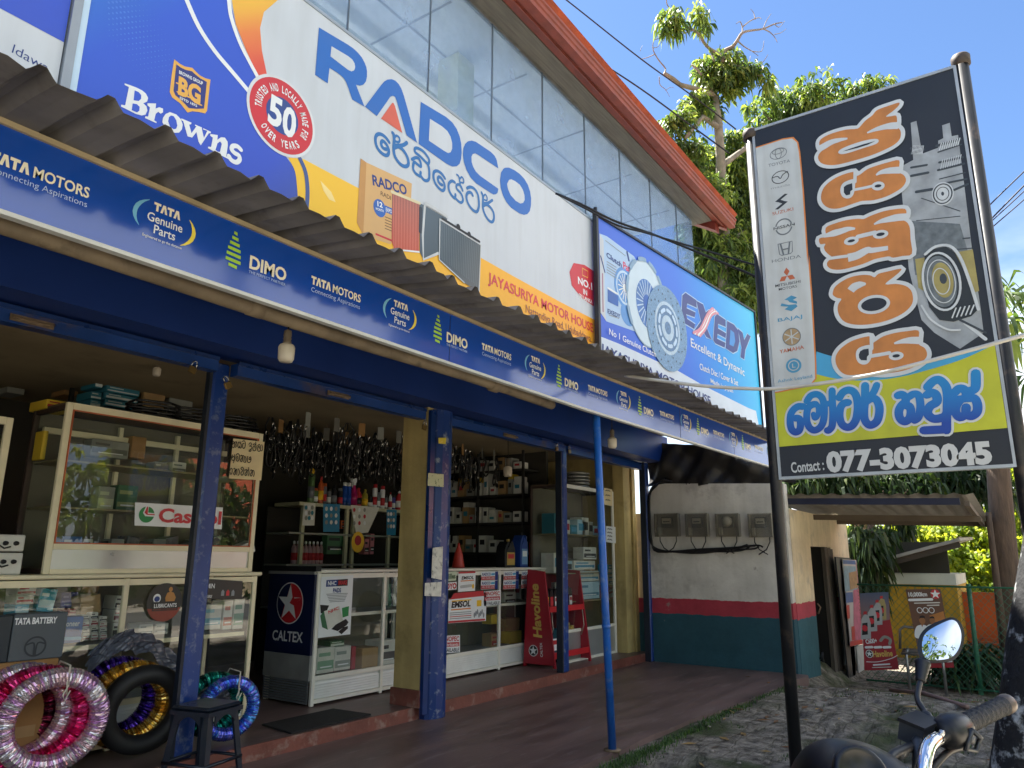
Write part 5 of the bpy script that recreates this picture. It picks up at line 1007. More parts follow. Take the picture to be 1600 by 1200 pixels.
for pts in ([(120, 160), (150, 150), (170, 190), (130, 230), (120, 280), (160, 312), (187, 250), (180, 180), (235, 168), (215, 220), (222, 280), (200, 302)], [(300, 170), (278, 180), (260, 260), (290, 322), (312, 270), (322, 322), (352, 300), (342, 220), (310, 192), (342, 168)], [(380, 160), (420, 138), (452, 200), (440, 300), (400, 332), (380, 270), (390, 210), (420, 212)], [(540, 232), (570, 190), (602, 212), (590, 260), (550, 272), (600, 280), (612, 330), (560, 370), (540, 402), (580, 405), (592, 370)], [(640, 240), (690, 218), (722, 290), (700, 380), (652, 382), (640, 310), (680, 262), (692, 320)], [(710, 172), (716, 232)], [(760, 270), (800, 228), (832, 300), (820, 390), (772, 402), (755, 330), (790, 282), (806, 332)], [(858, 240), (882, 300), (872, 380), (840, 392)],
    [(132, 490), (110, 560), (120, 622), (160, 622), (182, 560), (150, 530), (128, 562)], [(182, 488), (190, 560), (150, 690)], [(220, 500), (260, 458), (302, 500), (300, 600), (250, 652), (220, 600), (232, 540), (262, 542), (262, 600)], [(330, 520), (360, 500), (372, 560), (330, 620), (342, 662), (370, 640), (382, 560), (372, 530), (402, 510), (422, 560), (410, 662)], [(440, 530), (467, 580), (457, 670), (430, 682)], [(510, 530), (500, 600), (510, 670), (560, 682), (592, 620), (582, 540), (540, 590), (562, 612), (590, 580)],
    [(70, 880), (90, 830), (122, 850), (110, 960), (75, 972), (70, 920)], [(160, 840), (190, 830), (192, 890), (160, 950), (170, 992), (200, 970), (212, 880), (232, 850), (242, 900), (235, 992)], [(270, 840), (302, 900), (290, 980), (265, 1002)], [(340, 830), (380, 798), (412, 860), (400, 960), (360, 1002), (340, 940), (382, 890), (352, 850)], [(440, 880), (480, 858), (482, 910), (440, 970), (460, 1012), (490, 970), (502, 880), (532, 880), (542, 960), (520, 1012)], [(535, 808), (535, 862)], [(580, 880), (612, 870), (612, 930), (575, 980), (590, 1022), (620, 990), (632, 890), (662, 890), (672, 960), (655, 1032)]):
    Fq.stroke(mb, Fq.z(pts, *zz), .0068, INK, 1)
mb.build('lettering', po)
# round sticker and black poster on the counter glass
Fr = face_at(4.992); c = Fr.px(257, 941); t = thing('sticker', 'round black and red lubricants sticker on the glass of the long counter', 'sticker', tuple(Fr.P(c)))
mb = MB(); Fr.ell(mb, c, .128, .128, M('sticker_black', '#1d1f22', .4), 1, 0, 40); Fr.poly(mb, [c+.127*np.array((math.cos(a), math.sin(a))) for a in np.linspace(PI*1.1, PI*1.9, 20)], M('sticker_rust', '#8c3527', .4), 2); mb.build('disc', t)
mb = MB(); c2_ = Fr.px(245, 935); Fr.ell(mb, c2_, .028, .03, W, 3); Fr.ell(mb, c2_+np.array((0, -.004)), .02, .018, NAVY, 4); Fr.rect(mb, c[0]-.088, c[0]+.10, c[1]-.056, c[1]+.004, M('sticker_black', '#1d1f22', .4), 4); Fr.text(mb, 'LUBRICANTS', (c[0]-.075, c[1]-.034), (c[0]+.09, c[1]-.034), .026, W, 5, .02); Fr.text(mb, 'POWER TO PERFORM', (c[0]-.08, c[1]-.052), (c[0]+.09, c[1]-.052), .011, M('sticker_rust', '#8c3527', .4), 5, .01)
skin_p = M('printed_tan', '#b98446', .5); Fr.ell(mb, c+np.array((.035, .085)), .014, .017, skin_p, 3); Fr.poly(mb, [c+np.array(q) for q in ((.0, .03), (.012, .062), (.035, .07), (.06, .062), (.078, .03), (.07, .005), (.005, .005))], skin_p, 3); mb.build('lettering', t)
po = poster('black poster on the right pane of the long counter', 'poster', [(300, 903), (379, 908), (378, 936), (299, 936)], 5.0, M('petromin_black', '#222427', .4)); mb = MB(); Fr.tpx(mb, 'PETROMIN', (299, 919), (335, 919), (299, 911.5), W, 1, .02); Fr.tpx(mb, 'AVAILABLE HERE', (299, 934.5), (331, 934), (299, 930), W, 1, .015, .2); Fr.tpx(mb, 'SMOCART', (303, 926), (320, 926), (303, 922), W, 1, .01)
for i in range(3): u = Fr.px(345+i*8, 931); Fr.poly(mb, [u, u+np.array((.026, 0)), u+np.array((.026, .03)), u+np.array((.013, .045)), u+np.array((0, .03))], (GREY, RED, GREY)[i], 1); 
mb.build('lettering', po)
# brake pad poster, stickers and sheets on the other counters
Fs2 = face_at(5.072)
po = poster('white brake pads poster on the pane beside the star panel', 'poster', [(502, 901.5), (552, 898.5), (547, 991), (496.5, 997)], 5.08, W); mb = MB()
Fs2.poly(mb, Fs2.z([(510, 906.5), (528, 905.5), (527, 916), (509, 917)]), NAVY, 1); Fs2.poly(mb, Fs2.z([(528, 905.5), (543.5, 904.5), (543, 915), (527, 916)]), INK, 1); Fs2.tpx(mb, 'NHC', (512, 914.5), (525, 914), (512, 908), W, 2, .03); Fs2.tpx(mb, 'BRAKE', (528.5, 913.5), (542, 913), (528.5, 907), RED, 2, .03); Fs2.tpx(mb, 'PADS', (520, 926), (532.5, 925.3), (520, 919), NAVY, 2, .03)
for i in range(6): Fs2.stroke(mb, Fs2.z([(510+i, 928.5+i*2.4), (543-i, 927+i*2.4)]), .006, GREY, 1)
Fs2.poly(mb, Fs2.z([(506, 955), (530, 947), (536, 970), (512, 984)]), bx_w, 2); Fs2.poly(mb, Fs2.z([(500, 962), (506, 955), (512, 984), (503, 980)]), bx_gn, 2); Fs2.poly(mb, Fs2.z([(500, 945), (514, 946), (508, 960), (501, 958)]), INK, 1); Fs2.tpx(mb, 'NHC', (513, 959), (529, 952), (513, 954), RED, 3, .03)
Fs2.poly(mb, Fs2.z([(517, 983), (524, 976), (540, 967), (544, 972), (541, 977), (527, 986)]), INK, 4); Fs2.poly(mb, Fs2.z([(528, 987), (536, 980), (543, 978), (543, 982), (533, 991)]), INK, 4); Fs2.poly(mb, Fs2.z([(534, 950), (545, 947), (544, 962), (535, 965)]), GREEN, 2); mb.build('printed_artwork', po)
Fs3 = face_at(5.052); red_s = M('sticker_red', '#c0323a', .45)
def stick(label, p, mat, cat='sticker'): return poster(label, cat, p, 5.06, mat, 'sticker')
po = stick('large white poster with a red heading on the sticker covered counter', [(701, 936), (760, 925), (759, 970), (700, 974)], W, 'poster'); mb = MB()
Fs3.poly(mb, Fs3.z([(705, 934), (709, 927), (755, 923), (757, 931), (701, 937)]), red_s, 1); Fs3.tpx(mb, 'EMSOL', (705, 949.5), (735, 947), (705, 940), INK, 2, .04, .15); Fs3.stroke(mb, Fs3.z([(706, 939.5), (736, 937)]), .012, YEL, 1); Fs3.stroke(mb, Fs3.z([(705, 953), (735, 950.5)]), .012, ORANGE, 1); Fs3.rect(mb, *(lambda a, b: (a[0], b[0], b[1], a[1]))(Fs3.px(745, 938), Fs3.px(752, 947)), YEL, 1)
for i in range(4): Fs3.stroke(mb, Fs3.z([(703, 958+i*3), (736, 955.5+i*3)]), .008, (GREY, GREY, red_s, GREY)[i], 1)
for i in range(7): Fs3.ell(mb, Fs3.px(741+i*2.4, 961-(i % 3)*2.5), .014, .028, GREY, 2)
Fs3.stroke(mb, Fs3.z([(701, 972), (757, 968)]), .02, red_s, 1); mb.build('lettering', po)
po = stick('small white and red sticker above the large red headed poster', [(716, 896), (743, 894.5), (742, 923), (715.5, 925)], W); mb = MB(); Fs3.stroke(mb, Fs3.z([(717, 895), (742, 894)]), .018, red_s, 1); Fs3.tpx(mb, 'EMSOL', (721, 905.5), (740, 904.5), (721, 900.5), INK, 1, .03, .15); Fs3.stroke(mb, Fs3.z([(720, 908), (740, 906.5)]), .01, ORANGE, 1); Fs3.ell(mb, Fs3.px(739, 916), .02, .025, YEL, 1); Fs3.stroke(mb, Fs3.z([(720, 917), (736, 915)]), .03, M('faint_grey_print', '#b4b8ba', .5), 1); mb.build('lettering', po)
po = stick('sticker with heavy red letters on white beside the round pillar', [(691, 911), (713.5, 909), (713, 921), (690, 923)], W); mb = MB(); Fs3.tpx(mb, 'TOYO', (691.5, 921), (713, 919), (691.5, 912.5), red_s, 1, .05); mb.build('lettering', po)
po = stick('green and white sticker at the top left of the sticker counter', [(690.5, 895), (713, 892.5), (712.5, 907), (690, 909)], M('sticker_pale_green', '#c3cfb6', .5)); mb = MB(); Fs3.tpx(mb, 'ONilles', (691, 905), (711.5, 903.5), (691, 897), M('sticker_dark_green', '#2b5a34', .5), 1, .03); mb.build('lettering', po)
k = 0
for (x0, x1, y0) in ((752, 778, 893.5), (787, 810.5, 893), (815, 837, 892), (751.5, 777.5, 907.5), (786.5, 810, 907), (814.5, 832, 906)):
    lab = ['upper', 'lower'][k > 2]; pos = ['left of the white centre post', 'just right of the white centre post', 'nearest the red rack'][k % 3]
    po = stick('%s blue and white sticker with a red band %s' % (lab, pos), [(x0, y0), (x1, y0-1), (x1-.3, y0+12.5), (x0-.3, y0+13.5)], W); mb = MB()
    Fs3.tpx(mb, 'RADCO', (x0+1.5, y0+6), (x0+(x1-x0)*.56, y0+5.5), (x0+1.5, y0+1.6), NAVY, 1, .03); Fs3.poly(mb, Fs3.z([(x0, y0+7.5), (x1, y0+6.8), (x1-.3, y0+12), (x0-.3, y0+13)]), red_s, 1); Fs3.tpx(mb, 'NO.1 IN SRI LANKA', (x0+1.5, y0+11.3), (x1-4, y0+10.6), (x0+1.5, y0+8.5), W, 2, .01); Fs3.poly(mb, Fs3.z([(x1-4.5, y0-.2), (x1, y0-.6), (x1-.3, y0+12.5), (x1-4.8, y0+12.9)]), NAVY, 2); Fs3.stroke(mb, Fs3.z([(x0+(x1-x0)*.62, y0+3.8), (x1-5.5, y0+3.4)]), .022, SKY, 1); mb.build('lettering', po); k += 1
for nm, (x0, x1, y0, y1) in (('right of the large red headed poster', (756, 782, 923, 946)), ('low beside the round pillar', (689, 718.5, 993, 1020))):
    po = stick('square red and white lubricants sticker '+nm, [(x0, y0+1), (x1, y0-1), (x1, y1-1), (x0, y1+1)], W); h = y1-y0; mb = MB()
    Fs3.tpx(mb, 'SINOPEC', (x0+1.5, y0+h*.33), (x1-1.5, y0+h*.30), (x0+1.5, y0+h*.06), red_s, 1, .03); Fs3.poly(mb, Fs3.z([(x0+1, y0+h*.42), (x1-1, y0+h*.37), (x1-1, y0+h*.62), (x0+1, y0+h*.67)]), red_s, 1); Fs3.tpx(mb, 'Lubricants', (x0+2.5, y0+h*.62), (x1-2.5, y0+h*.58), (x0+2.5, y0+h*.44), W, 2, .015); Fs3.tpx(mb, 'AVAILABLE', (x0+1.5, y0+h*.97), (x1-1.5, y0+h*.92), (x0+1.5, y0+h*.74), INK, 1, .015); mb.build('lettering', po)
# stock inside counters two and three
for lab, p, Y, m_, mk in [('white carton low behind the left pane below the brake pads poster', (494, 1012, 521, 1052), 5.2, bx_w, '#79a08a'), ('second white carton low behind the left pane', (522, 1010, 547, 1047), 5.2, bx_w, '#8a968e'), ('tan carton low behind the right pane of that counter', (565, 1012, 590, 1044), 5.2, kraft2, None), ('white carton with black handling arrows by the pier', (592, 1000, 618, 1040), 5.19, bx_w, '#22262a'), ('red carton edge between the two panes', (549, 1010, 555, 1046), 5.22, bx_r, None), ('green packet lying on the white cartons', (516, 1001, 538, 1010), 5.22, bx_gn, '#c9d6c4')]:
    carton(lab, p, Y, .2, m_, 'cartons in the counter beside the star panel', mark=mk)
def spool(label, px, py, r, m_, Y=5.25):
    a = onY(px, py, Y); mb = MB(); h = .105
    mb.lathe([(r, 0), (r, .006), (r*.93, .010), (r*.93, h-.012), (r, h-.008), (r, h)], (0, 0, 0), m_, seg=18)
    for k in range(7): mb.lathe([(r*.93, .012+k*.012), (r*.965, .018+k*.012), (r*.93, .024+k*.012)], (0, 0, 0), m_, seg=18)
    o = mb.build('rope_spool', loc=tuple(a)); o.location = tuple(a); tag(o, label, 'spool', 'coils of coloured rope in the sticker counter')
for lab, px, py, m_ in [('upper blue rope coil at the left of the counter', 727, 1001, bx_b), ('lower blue rope coil at the left of the counter', 726, 1018, M('deep_blue_rope', '#1f4f9e', .6)), ('green rope coil between the blue and the yellow coils', 743, 998, M('green_rope', '#2e7d45', .6)), ('upper yellow rope coil', 757, 995, M('yellow_rope', '#d3a82a', .6)), ('lower blue rope coil in the middle of the row', 742, 1016, bx_b), ('lower yellow rope coil', 758, 1012, M('yellow_rope', '#d3a82a', .6)), ('small blue rope coil on the upper row', 757, 980, bx_b)]: spool(lab, px, py, .075, m_)
for lab, p, m_, mk in [('tan paper parcel right of the yellow coils', (768, 990, 782, 1011), kraft2, '#a13a35'), ('crumpled yellow bag behind the sticker counter glass', (797, 986, 815, 1005), bx_y, None), ('brown parcel behind the centre post', (790, 966, 812, 985), kraft, None), ('yellow plastic bag on the middle shelf', (768, 960, 782, 975), bx_y, None), ('white bottle pack on the shelf above the centre', (789, 925, 806, 944), bx_w, '#23272b'), ('small white label box at the top right', (844, 892, 855, 899), bx_w, '#a13a35')]:
    carton(lab, p, 5.3, .14, m_, 'parcels in the sticker counter', mark=mk)
# cabinet by the meter wall: boxed lamps, notices
for lab, p, Y, m_, mk, tn in [('pale blue lamp box on the left middle shelf', (897, 876, 930, 890), 4.92, bx_w, '#3f8fb5', 0), ('second pale blue lamp box under it', (900, 892, 936, 908), 4.90, bx_w, '#3f8fb5', 0), ('third pale blue lamp box under it', (901, 909, 937, 936), 4.88, M('ice_blue_card', '#a9c8d6', .6), '#4a7f9c', 0), ('blue lamp box in the right column', (950, 882, 966, 897), 4.9, bx_t, '#d8e8ee', 0), ('orange lamp box in the right column', (968, 881, 994, 906), 4.9, M('orange_card', '#c9662f', .6), '#e8d9c4', 0), ('pale blue box right of the pole', (950, 898, 968, 914), 4.88, bx_w, '#3f8fb5', 0), ('pink and white lamp box low in the right column', (971, 907, 997, 932), 4.88, M('pink_card', '#b5707a', .6), '#e6dcd8', .1), ('second pink lamp box leaning', (951, 915, 970, 934), 4.88, M('pink_card', '#b5707a', .6), '#cfd6da', -.15), ('teal boxes on the upper right shelf', (956, 857, 985, 872), 4.94, bx_te, '#a9c8d0', 0), ('black speaker box standing at the cabinet bottom', (969, 962, 989, 996), 4.95, bx_k, '#3a3f44', 0), ('round fan shaped pack hanging in the cabinet', (912, 855, 932, 874), 4.86, bx_w, '#33373c', 0)]:
    carton(lab, p, Y, .16, m_, 'boxed lamps in the tall cabinet', turn=tn, mark=mk)
for i in range(16):
    z = (1.133, 1.613, 1.613, .793)[i % 4]; x = 8.02+(i//4)*.29+rnd(i, 0, .05)+(.14 if i % 4 == 2 else 0); w = rnd(i+3, .12, .2); h = rnd(i+31, .12, .26)
    mb = MB(); mb.bbox(x, x+w, 4.93, 5.12, z, z+h, (bx_w, bx_te, kraft2, bx_g, M('ice_blue_card', '#a9c8d6', .6))[i % 5], .004); mb.box(x+w*.15, x+w*.85, 4.927, 4.9288, z+h*.3, z+h*.75, (M('box_mark_3f8fb5', '#3f8fb5', .55), INK, bx_r)[i % 3]); o = mb.build('carton'); tag(o, 'boxed lamp or horn in the rear row of the tall cabinet', 'box', 'rear row of boxes in the tall cabinet')
Fk = face_at(4.712)
for lab, p, nline in (('cream notice with three lines of writing high on the tall cabinet', [(944, 762), (956.5, 765), (956.5, 791), (943, 788)], 3), ('white printed notice in the middle of the tall cabinet', [(947, 822), (963, 823.5), (962, 849), (947, 847)], 4)):
    po = poster(lab, 'notice', p, 4.72, M('cream_notice_paper', '#bfae86', .8) if nline == 3 else W); mb = MB()
    for i in range(nline):
        y = p[0][1]+4+i*(22/nline); Fk.stroke(mb, [Fk.px(p[0][0]+2+j, y+.8*math.sin(j*2.1)+j*.15) for j in np.arange(0, 8, .8)], .011, INK, 1)
    mb.build('lettering', po)
# hub caps stacked on top of that cabinet
hub = M('dull_chrome_hub', '#9a9c9a', .3, metal=.7, var=.2)
for i in range(5):
    a = onY(885, 756, 4.98); mb = MB(); mb.lathe([(.01, .0), (.17, .004), (.19, .012), (.185, .03), (.15, .04), (.06, .036), (.0, .034)], (0, 0, 0), hub, seg=28); o = mb.build('hub_cap', loc=(0, 0, 0)); o.location = (a[0]+.25+rnd(i, -.012, .012), 4.98, 2.226+i*.044); tag(o, 'chrome hub cap in the stack on top of the tall cabinet', 'hub cap', 'stacked chrome hub caps')

# red oil display rack
rk = M('rack_red', '#a3182c', .35, var=.12, vs=4); t = thing('display_rack', 'red A shaped oil rack with gold lettering, chains and shelves', 'display rack', (7.9, 4.85, .1))
for X, nm in ((7.50, 0), (8.32, 1)):
    mb = MB(); q = [(X, 5.03, .13), (X, 4.60, .13), (X, 4.74, 1.16), (X, 4.97, 1.18)]; mb.prism(q, (.022, 0, 0), rk); mb.box(X-.002, X+.024, 4.60, 4.63, .1, .14, rk); mb.box(X-.002, X+.024, 5.0, 5.03, .1, .14, rk); mb.build('side_panel', t)
for z, y0 in ((.22, 4.63), (.72, 4.69)):
    mb = MB(); mb.box(7.523, 8.319, y0, 5.0, z, z+.02, rk); mb.box(7.523, 8.319, y0-.012, y0-.001, z-.02, z+.045, M('rack_bright_red', '#c02a30', .35)); mb.build('shelf', t)
mb = MB(); mb.box(7.523, 8.319, 4.985, 5.0, .14, 1.12, M('rack_dark_back', '#5a1320', .5)); mb.build('back_panel', t)
for X in (7.56, 8.28):
    mb = MB(); mb.tube([(X, 4.68, .70), (X, 4.66, .52), (X, 4.70, .40)], .006, M('steel_chain', '#b9b3a6', .4, metal=.8), 6); mb.build('chain', t)
Fh = Face((7.498, 5.03, 0), (0, -1, 0), (-1, 0, 0)); mb = MB(); gold_s = M('rack_gold_letter', '#d6b45c', .4)
Fh.text(mb, 'Havoline', (.255, .42), (.205, 1.02), .115, gold_s, 1, .035, .15)
c = np.array((.14, .275)); Fh.ell(mb, c, .062, .062, W, 1); Fh.ell(mb, c, .055, .055, INK, 2); star = [c+(.055 if k % 2 == 0 else .022)*np.array((math.cos(PI/2+k*PI/5), math.sin(PI/2+k*PI/5))) for k in range(10)]; Fh.poly(mb, star, W, 3); Fh.text(mb, 'CALTEX', (.268, .215), (.258, .37), .032, W, 1, .02); mb.build('lettering', t)
def jerry(label, loc, w, d, h, body, lab1, lab2, group=None, cap=None, rot=0.):
    """oil can: body with shoulder, moulded handle, cap and label"""
    t = thing('oil_can', label, 'oil can', loc, group); L0 = np.array(loc); mb = MB()
    o = [(-w/2, 0), (w/2, 0), (w/2, h*.62), (w*.30, h*.86), (w*.30, h*.90), (w*.10, h*.90), (w*.10, h*.84), (-w*.02, h*.84), (-w*.10, h*.70), (-w*.28, h*.62), (-w*.36, h*.50), (-w*.36, h*.30), (-w*.38, h*.30), (-w*.38, h*.52), (-w*.30, h*.66), (-w*.12, h*.76), (-w*.04, h*.90), (-w*.14, h*.90), (-w*.40, h*.74), (-w*.5, h*.56)]
    mb.prism([L0+(x, -d/2, z) for x, z in o], (0, d, 0), body); mb.build('body', t)
    mb = MB(); mb.lathe([(w*.09, 0), (w*.095, .004), (w*.095, h*.07), (w*.08, h*.085), (0, h*.085)], L0+(w*.2, 0, h*.90), cap or INK, seg=14); mb.build('cap', t)
    mb = MB(); mb.box(L0[0]-w*.28, L0[0]+w*.44, L0[1]-d/2-.002, L0[1]-d/2-.0004, L0[2]+h*.08, L0[2]+h*.52, lab1); mb.box(L0[0]-w*.2, L0[0]+w*.36, L0[1]-d/2-.0035, L0[1]-d/2-.0021, L0[2]+h*.30, L0[2]+h*.46, lab2); mb.build('label', t); return t
oc_k = M('black_can_plastic', '#1b1c20', .3, var=.1); oc_b = M('blue_can_plastic', '#1f3f8a', .3, var=.1); oc_g = M('gold_can_plastic', '#b89a4e', .35, var=.1); oc_r = M('red_can_plastic', '#b3212b', .3, var=.1); oc_s = M('silver_can_plastic', '#9aa0a4', .35, var=.1)
jerry('dark teal oil can at the left of the rack\'s bottom shelf', (7.73, 4.80, .241), .21, .12, .30, M('teal_can_plastic', '#1f4a58', .3), W, red_s); jerry('gold oil can at the right of the rack\'s bottom shelf', (8.10, 4.80, .241), .21, .12, .31, oc_g, W, INK, cap=oc_g)
for i, (X, m_, l1) in enumerate(((7.60, oc_k, YEL), (7.70, oc_k, red_s), (7.80, oc_k, W), (7.90, oc_k, red_s), (8.02, oc_k, red_s), (8.14, oc_k, W))):
    jerry('small dark oil bottle in the row on the rack\'s upper shelf', (X, 4.80, .741), .085, .07, .24, m_, l1, red_s, 'oil bottles on the red rack')
# cans on the sticker counter
def onc(px, Y=5.3): return (onY(px, 886, Y)[0], Y, 1.201)
jerry('blue oil can with a white triangle label on the counter', onc(812), .17, .13, .43, oc_b, M('can_label_blue', '#6f98c4', .4), W); jerry('black and red oil can standing tallest on the counter', onc(841), .21, .14, .50, oc_r, oc_k, oc_r, cap=oc_k); jerry('black oil can with a silver handle on the counter', onc(790), .22, .13, .34, oc_k, oc_g, red_s, cap=oc_g)
a = onc(716); mb = MB(); mb.lathe([(.075, 0), (.07, .02), (.055, .10), (.05, .14), (.015, .24), (.012, .27), (0, .272)], (0, 0, 0), M('red_funnel_plastic', '#b3382c', .35), seg=18); o = mb.build('funnel'); o.location = a; tag(o, 'orange red funnel shaped bottle on the counter by the pillar', 'bottle')

# bottle shelf in the back
t = thing('bottle_shelf', 'pale framed glass shelf unit full of bottles behind the counters', 'shelf unit', (6.4, 6.95, .1)); pal = M('pale_green_frame', '#b3b394', .5, var=.1)
mb = MB()
for X in (5.62, 6.29, 6.40, 7.02, 7.45): mb = MB(); mb.bbox(X, X+.045, 6.80, 6.84, .1, 1.90, pal, .004); mb.build('upright', t)
for z in (.75, 1.21, 1.56): mb = MB(); mb.box(5.45, 7.6, 6.80, 7.2, z, z+.02, M('dull_glass_shelf', '#7e857c', .4)); mb.build('shelf', t)
mb = MB(); mb.box(5.55, 7.6, 6.78, 7.22, 1.88, 1.918, pal); mb.build('top_board', t); mb = MB(); mb.box(5.45, 7.6, 7.2, 7.22, .1, 1.87, M('dark_backing', '#2a2723', .9)); mb.build('back_board', t)
def vessel(kind, label, px, zb, Y, h, r, m_, capm, lab=None, group=None):
    a = onY(px, 790, Y); t = thing('bottle' if kind != 'can' else 'spray_can', label, 'bottle' if kind != 'can' else 'spray can', (a[0], Y, zb), group); L0 = np.array((a[0], Y, zb)); mb = MB()
    if kind == 'can': mb.lathe([(r*.96, 0), (r, .006), (r, h*.80), (r*.8, h*.84), (r*.78, h*.845)], L0, m_, seg=14); mb.build('body', t); mb = MB(); mb.lathe([(r*.82, h*.84), (r*.84, h*.85), (r*.80, h*.98), (0, h)], L0, capm, seg=14); mb.build('cap', t)
    elif kind == 'spray':
        mb.lathe([(r, 0), (r, h*.4), (r*.85, h*.55), (r*.4, h*.72), (r*.36, h*.76)], L0, m_, seg=14); mb.build('body', t); mb = MB(); mb.box(L0[0]-r*1.1, L0[0]+r*.5, Y-.018, Y+.018, zb+h*.86, zb+h, capm); mb.box(L0[0]-r*.35, L0[0]+r*.35, Y-.014, Y+.014, zb+h*.76, zb+h*.86, capm); mb.box(L0[0]-r*.8, L0[0]-r*.6, Y-.006, Y+.006, zb+h*.68, zb+h*.86, capm); mb.build('trigger', t)
    else: mb.lathe([(r*.95, 0), (r, .006), (r, h*.62), (r*.75, h*.74), (r*.36, h*.82), (r*.34, h*.86)], L0, m_, seg=14); mb.build('body', t); mb = MB(); mb.lathe([(r*.42, h*.86), (r*.42, h*.97), (0, h)], L0, capm, seg=12); mb.build('cap', t)
    mb = MB(); mb.lathe([(r*1.012, h*.16), (r*1.012, h*.48)], L0, lab or W, seg=14); mb.build('label', t)
PK = M('magenta_bottle', '#b02468', .35); OG = M('orange_bottle', '#c25a2a', .4); DK = M('dark_bottle', '#2a2b30', .35); BLB = M('blue_bottle', '#1f4fa8', .35); YB_ = M('yellow_oil_bottle', '#a39a3c', .3); GNB = M('green_can_print', '#5a7a4a', .4); GYB = M('grey_can_print', '#70757a', .4)
for kind, lab, px, h, r, m_, cp, lb_ in [('can', 'tall yellow capped spray can at the left', 484.5, .42, .040, GNB, YEL, GYB), ('can', 'short green can beside the yellow capped can', 491.5, .19, .034, GNB, OG, None), ('bottle', 'orange bottle with a red hooked cap', 499.5, .34, .036, OG, red_s, YEL), ('can', 'slim patterned can right of the orange bottle', 506, .26, .026, GYB, OG, red_s), ('can', 'grey can in the dark part of the row', 513, .20, .026, GYB, DK, None), ('bottle', 'black bottle in the dark part of the row', 521, .25, .038, DK, DK, GYB), ('can', 'dark can with a red band', 530.5, .22, .032, DK, GYB, red_s), ('can', 'left one of two blue cans with white caps', 537.5, .30, .032, BLB, W, BLB), ('can', 'right one of two blue cans with white caps', 544, .30, .032, BLB, W, BLB), ('spray', 'magenta trigger spray bottle', 552, .36, .046, PK, W, PK), ('bottle', 'round red bottle behind the trigger bottle', 559, .25, .044, red_s, red_s, DK), ('bottle', 'yellow oil bottle in the middle of the row', 569.5, .24, .040, YB_, YB_, YEL), ('can', 'short dark can right of the yellow oil bottle', 578, .16, .034, DK, DK, W), ('can', 'left one of two tall cans with red caps', 585, .32, .032, W, red_s, red_s), ('can', 'patterned can between the red capped cans', 591, .22, .026, GYB, GYB, W), ('can', 'right one of two tall cans with red caps', 597, .31, .032, W, red_s, red_s), ('can', 'slim grey can right of the red caps', 602.5, .19, .024, GYB, DK, None), ('bottle', 'slim white bottle with a red cap', 609.5, .24, .024, W, red_s, red_s), ('can', 'small violet can near the pier', 614.5, .20, .026, bx_p, DK, W), ('bottle', 'red bottle with white label touching the pier', 623, .27, .044, red_s, W, W)]:
    vessel(kind, lab+' on the shelf top', px, 1.919, 6.95, h, r, m_, cp, lb_)
for i in range(8): vessel('bottle', 'pale pink bottle with a white cap in the row on the middle shelf', 464+i*6.0, 1.231, 6.95, .26, .030, M('pale_pink_bottle', '#a8868a', .35), W, red_s if i % 2 else bx_r, 'row of pink bottles on the middle shelf')
Fb = face_at(6.77)
def card(label, p, m_, m2=None, cat='card'):
    po = poster(label, cat, p, 6.79, m_, 'hanging_card', .01)
    mb = MB(); 
    if m2 is not None:
        x0, y0, x1, y1 = p[0][0], p[0][1], p[2][0], p[2][1]
        for i in range(3):
            for j in range(3): Fb.ell(mb, Fb.px(x0+(x1-x0)*(.2+.3*i), y0+(y1-y0)*(.18+.24*j)), .022, .026, (m2, W, bx_g)[(i+j) % 3], 1, 0, 8)
        mb.build('printed_artwork', po)
card('white illustrated card hanging at the left of the bottle shelf', [(475, 787), (493, 786), (491, 821), (472, 821)], bx_w, bx_te); card('blue sachet card hanging in the middle of the bottle shelf', [(505, 787), (531, 788), (530, 831), (505, 831)], M('cyan_card', '#1f7ea8', .5), bx_w); card('blue sachet card hanging by the pier', [(604, 796), (620, 797), (618, 836), (604, 836)], M('cyan_card', '#1f7ea8', .5), bx_w); card('bunch of red and white packets hanging over the middle frame', [(548, 789), (593, 793), (575, 832), (556, 834)], bx_w, red_s)
for lab_, xs_, ys_, m_ in (('small carton on the upper shelf between the hanging cards', (533, 541), (813, 826), OG), ('yellowish printed pack on the middle shelf', (510, 536), (834, 866), bx_gn), ('pink pack tower right of the yellow disc', (569, 576), (842, 866), M('pink_card', '#b5707a', .6)), ('second pink pack tower right of the yellow disc', (578, 584), (834, 866), M('pink_card', '#b5707a', .6))): carton(lab_, (xs_[0], ys_[0], xs_[1], ys_[1]), 6.86, .1, m_, 'packs on the bottle shelf', mark='#22262a')
cc = Fb.px(559, 847); mb = MB(); Fb.ell(mb, cc, .105, .125, YEL, 1); Fb.ell(mb, cc+np.array((0, .02)), .055, .06, bx_r, 2); o = mb.build('hanging_disc'); tag(o, 'oval yellow card with a dark red emblem hanging on the bottle shelf', 'card')
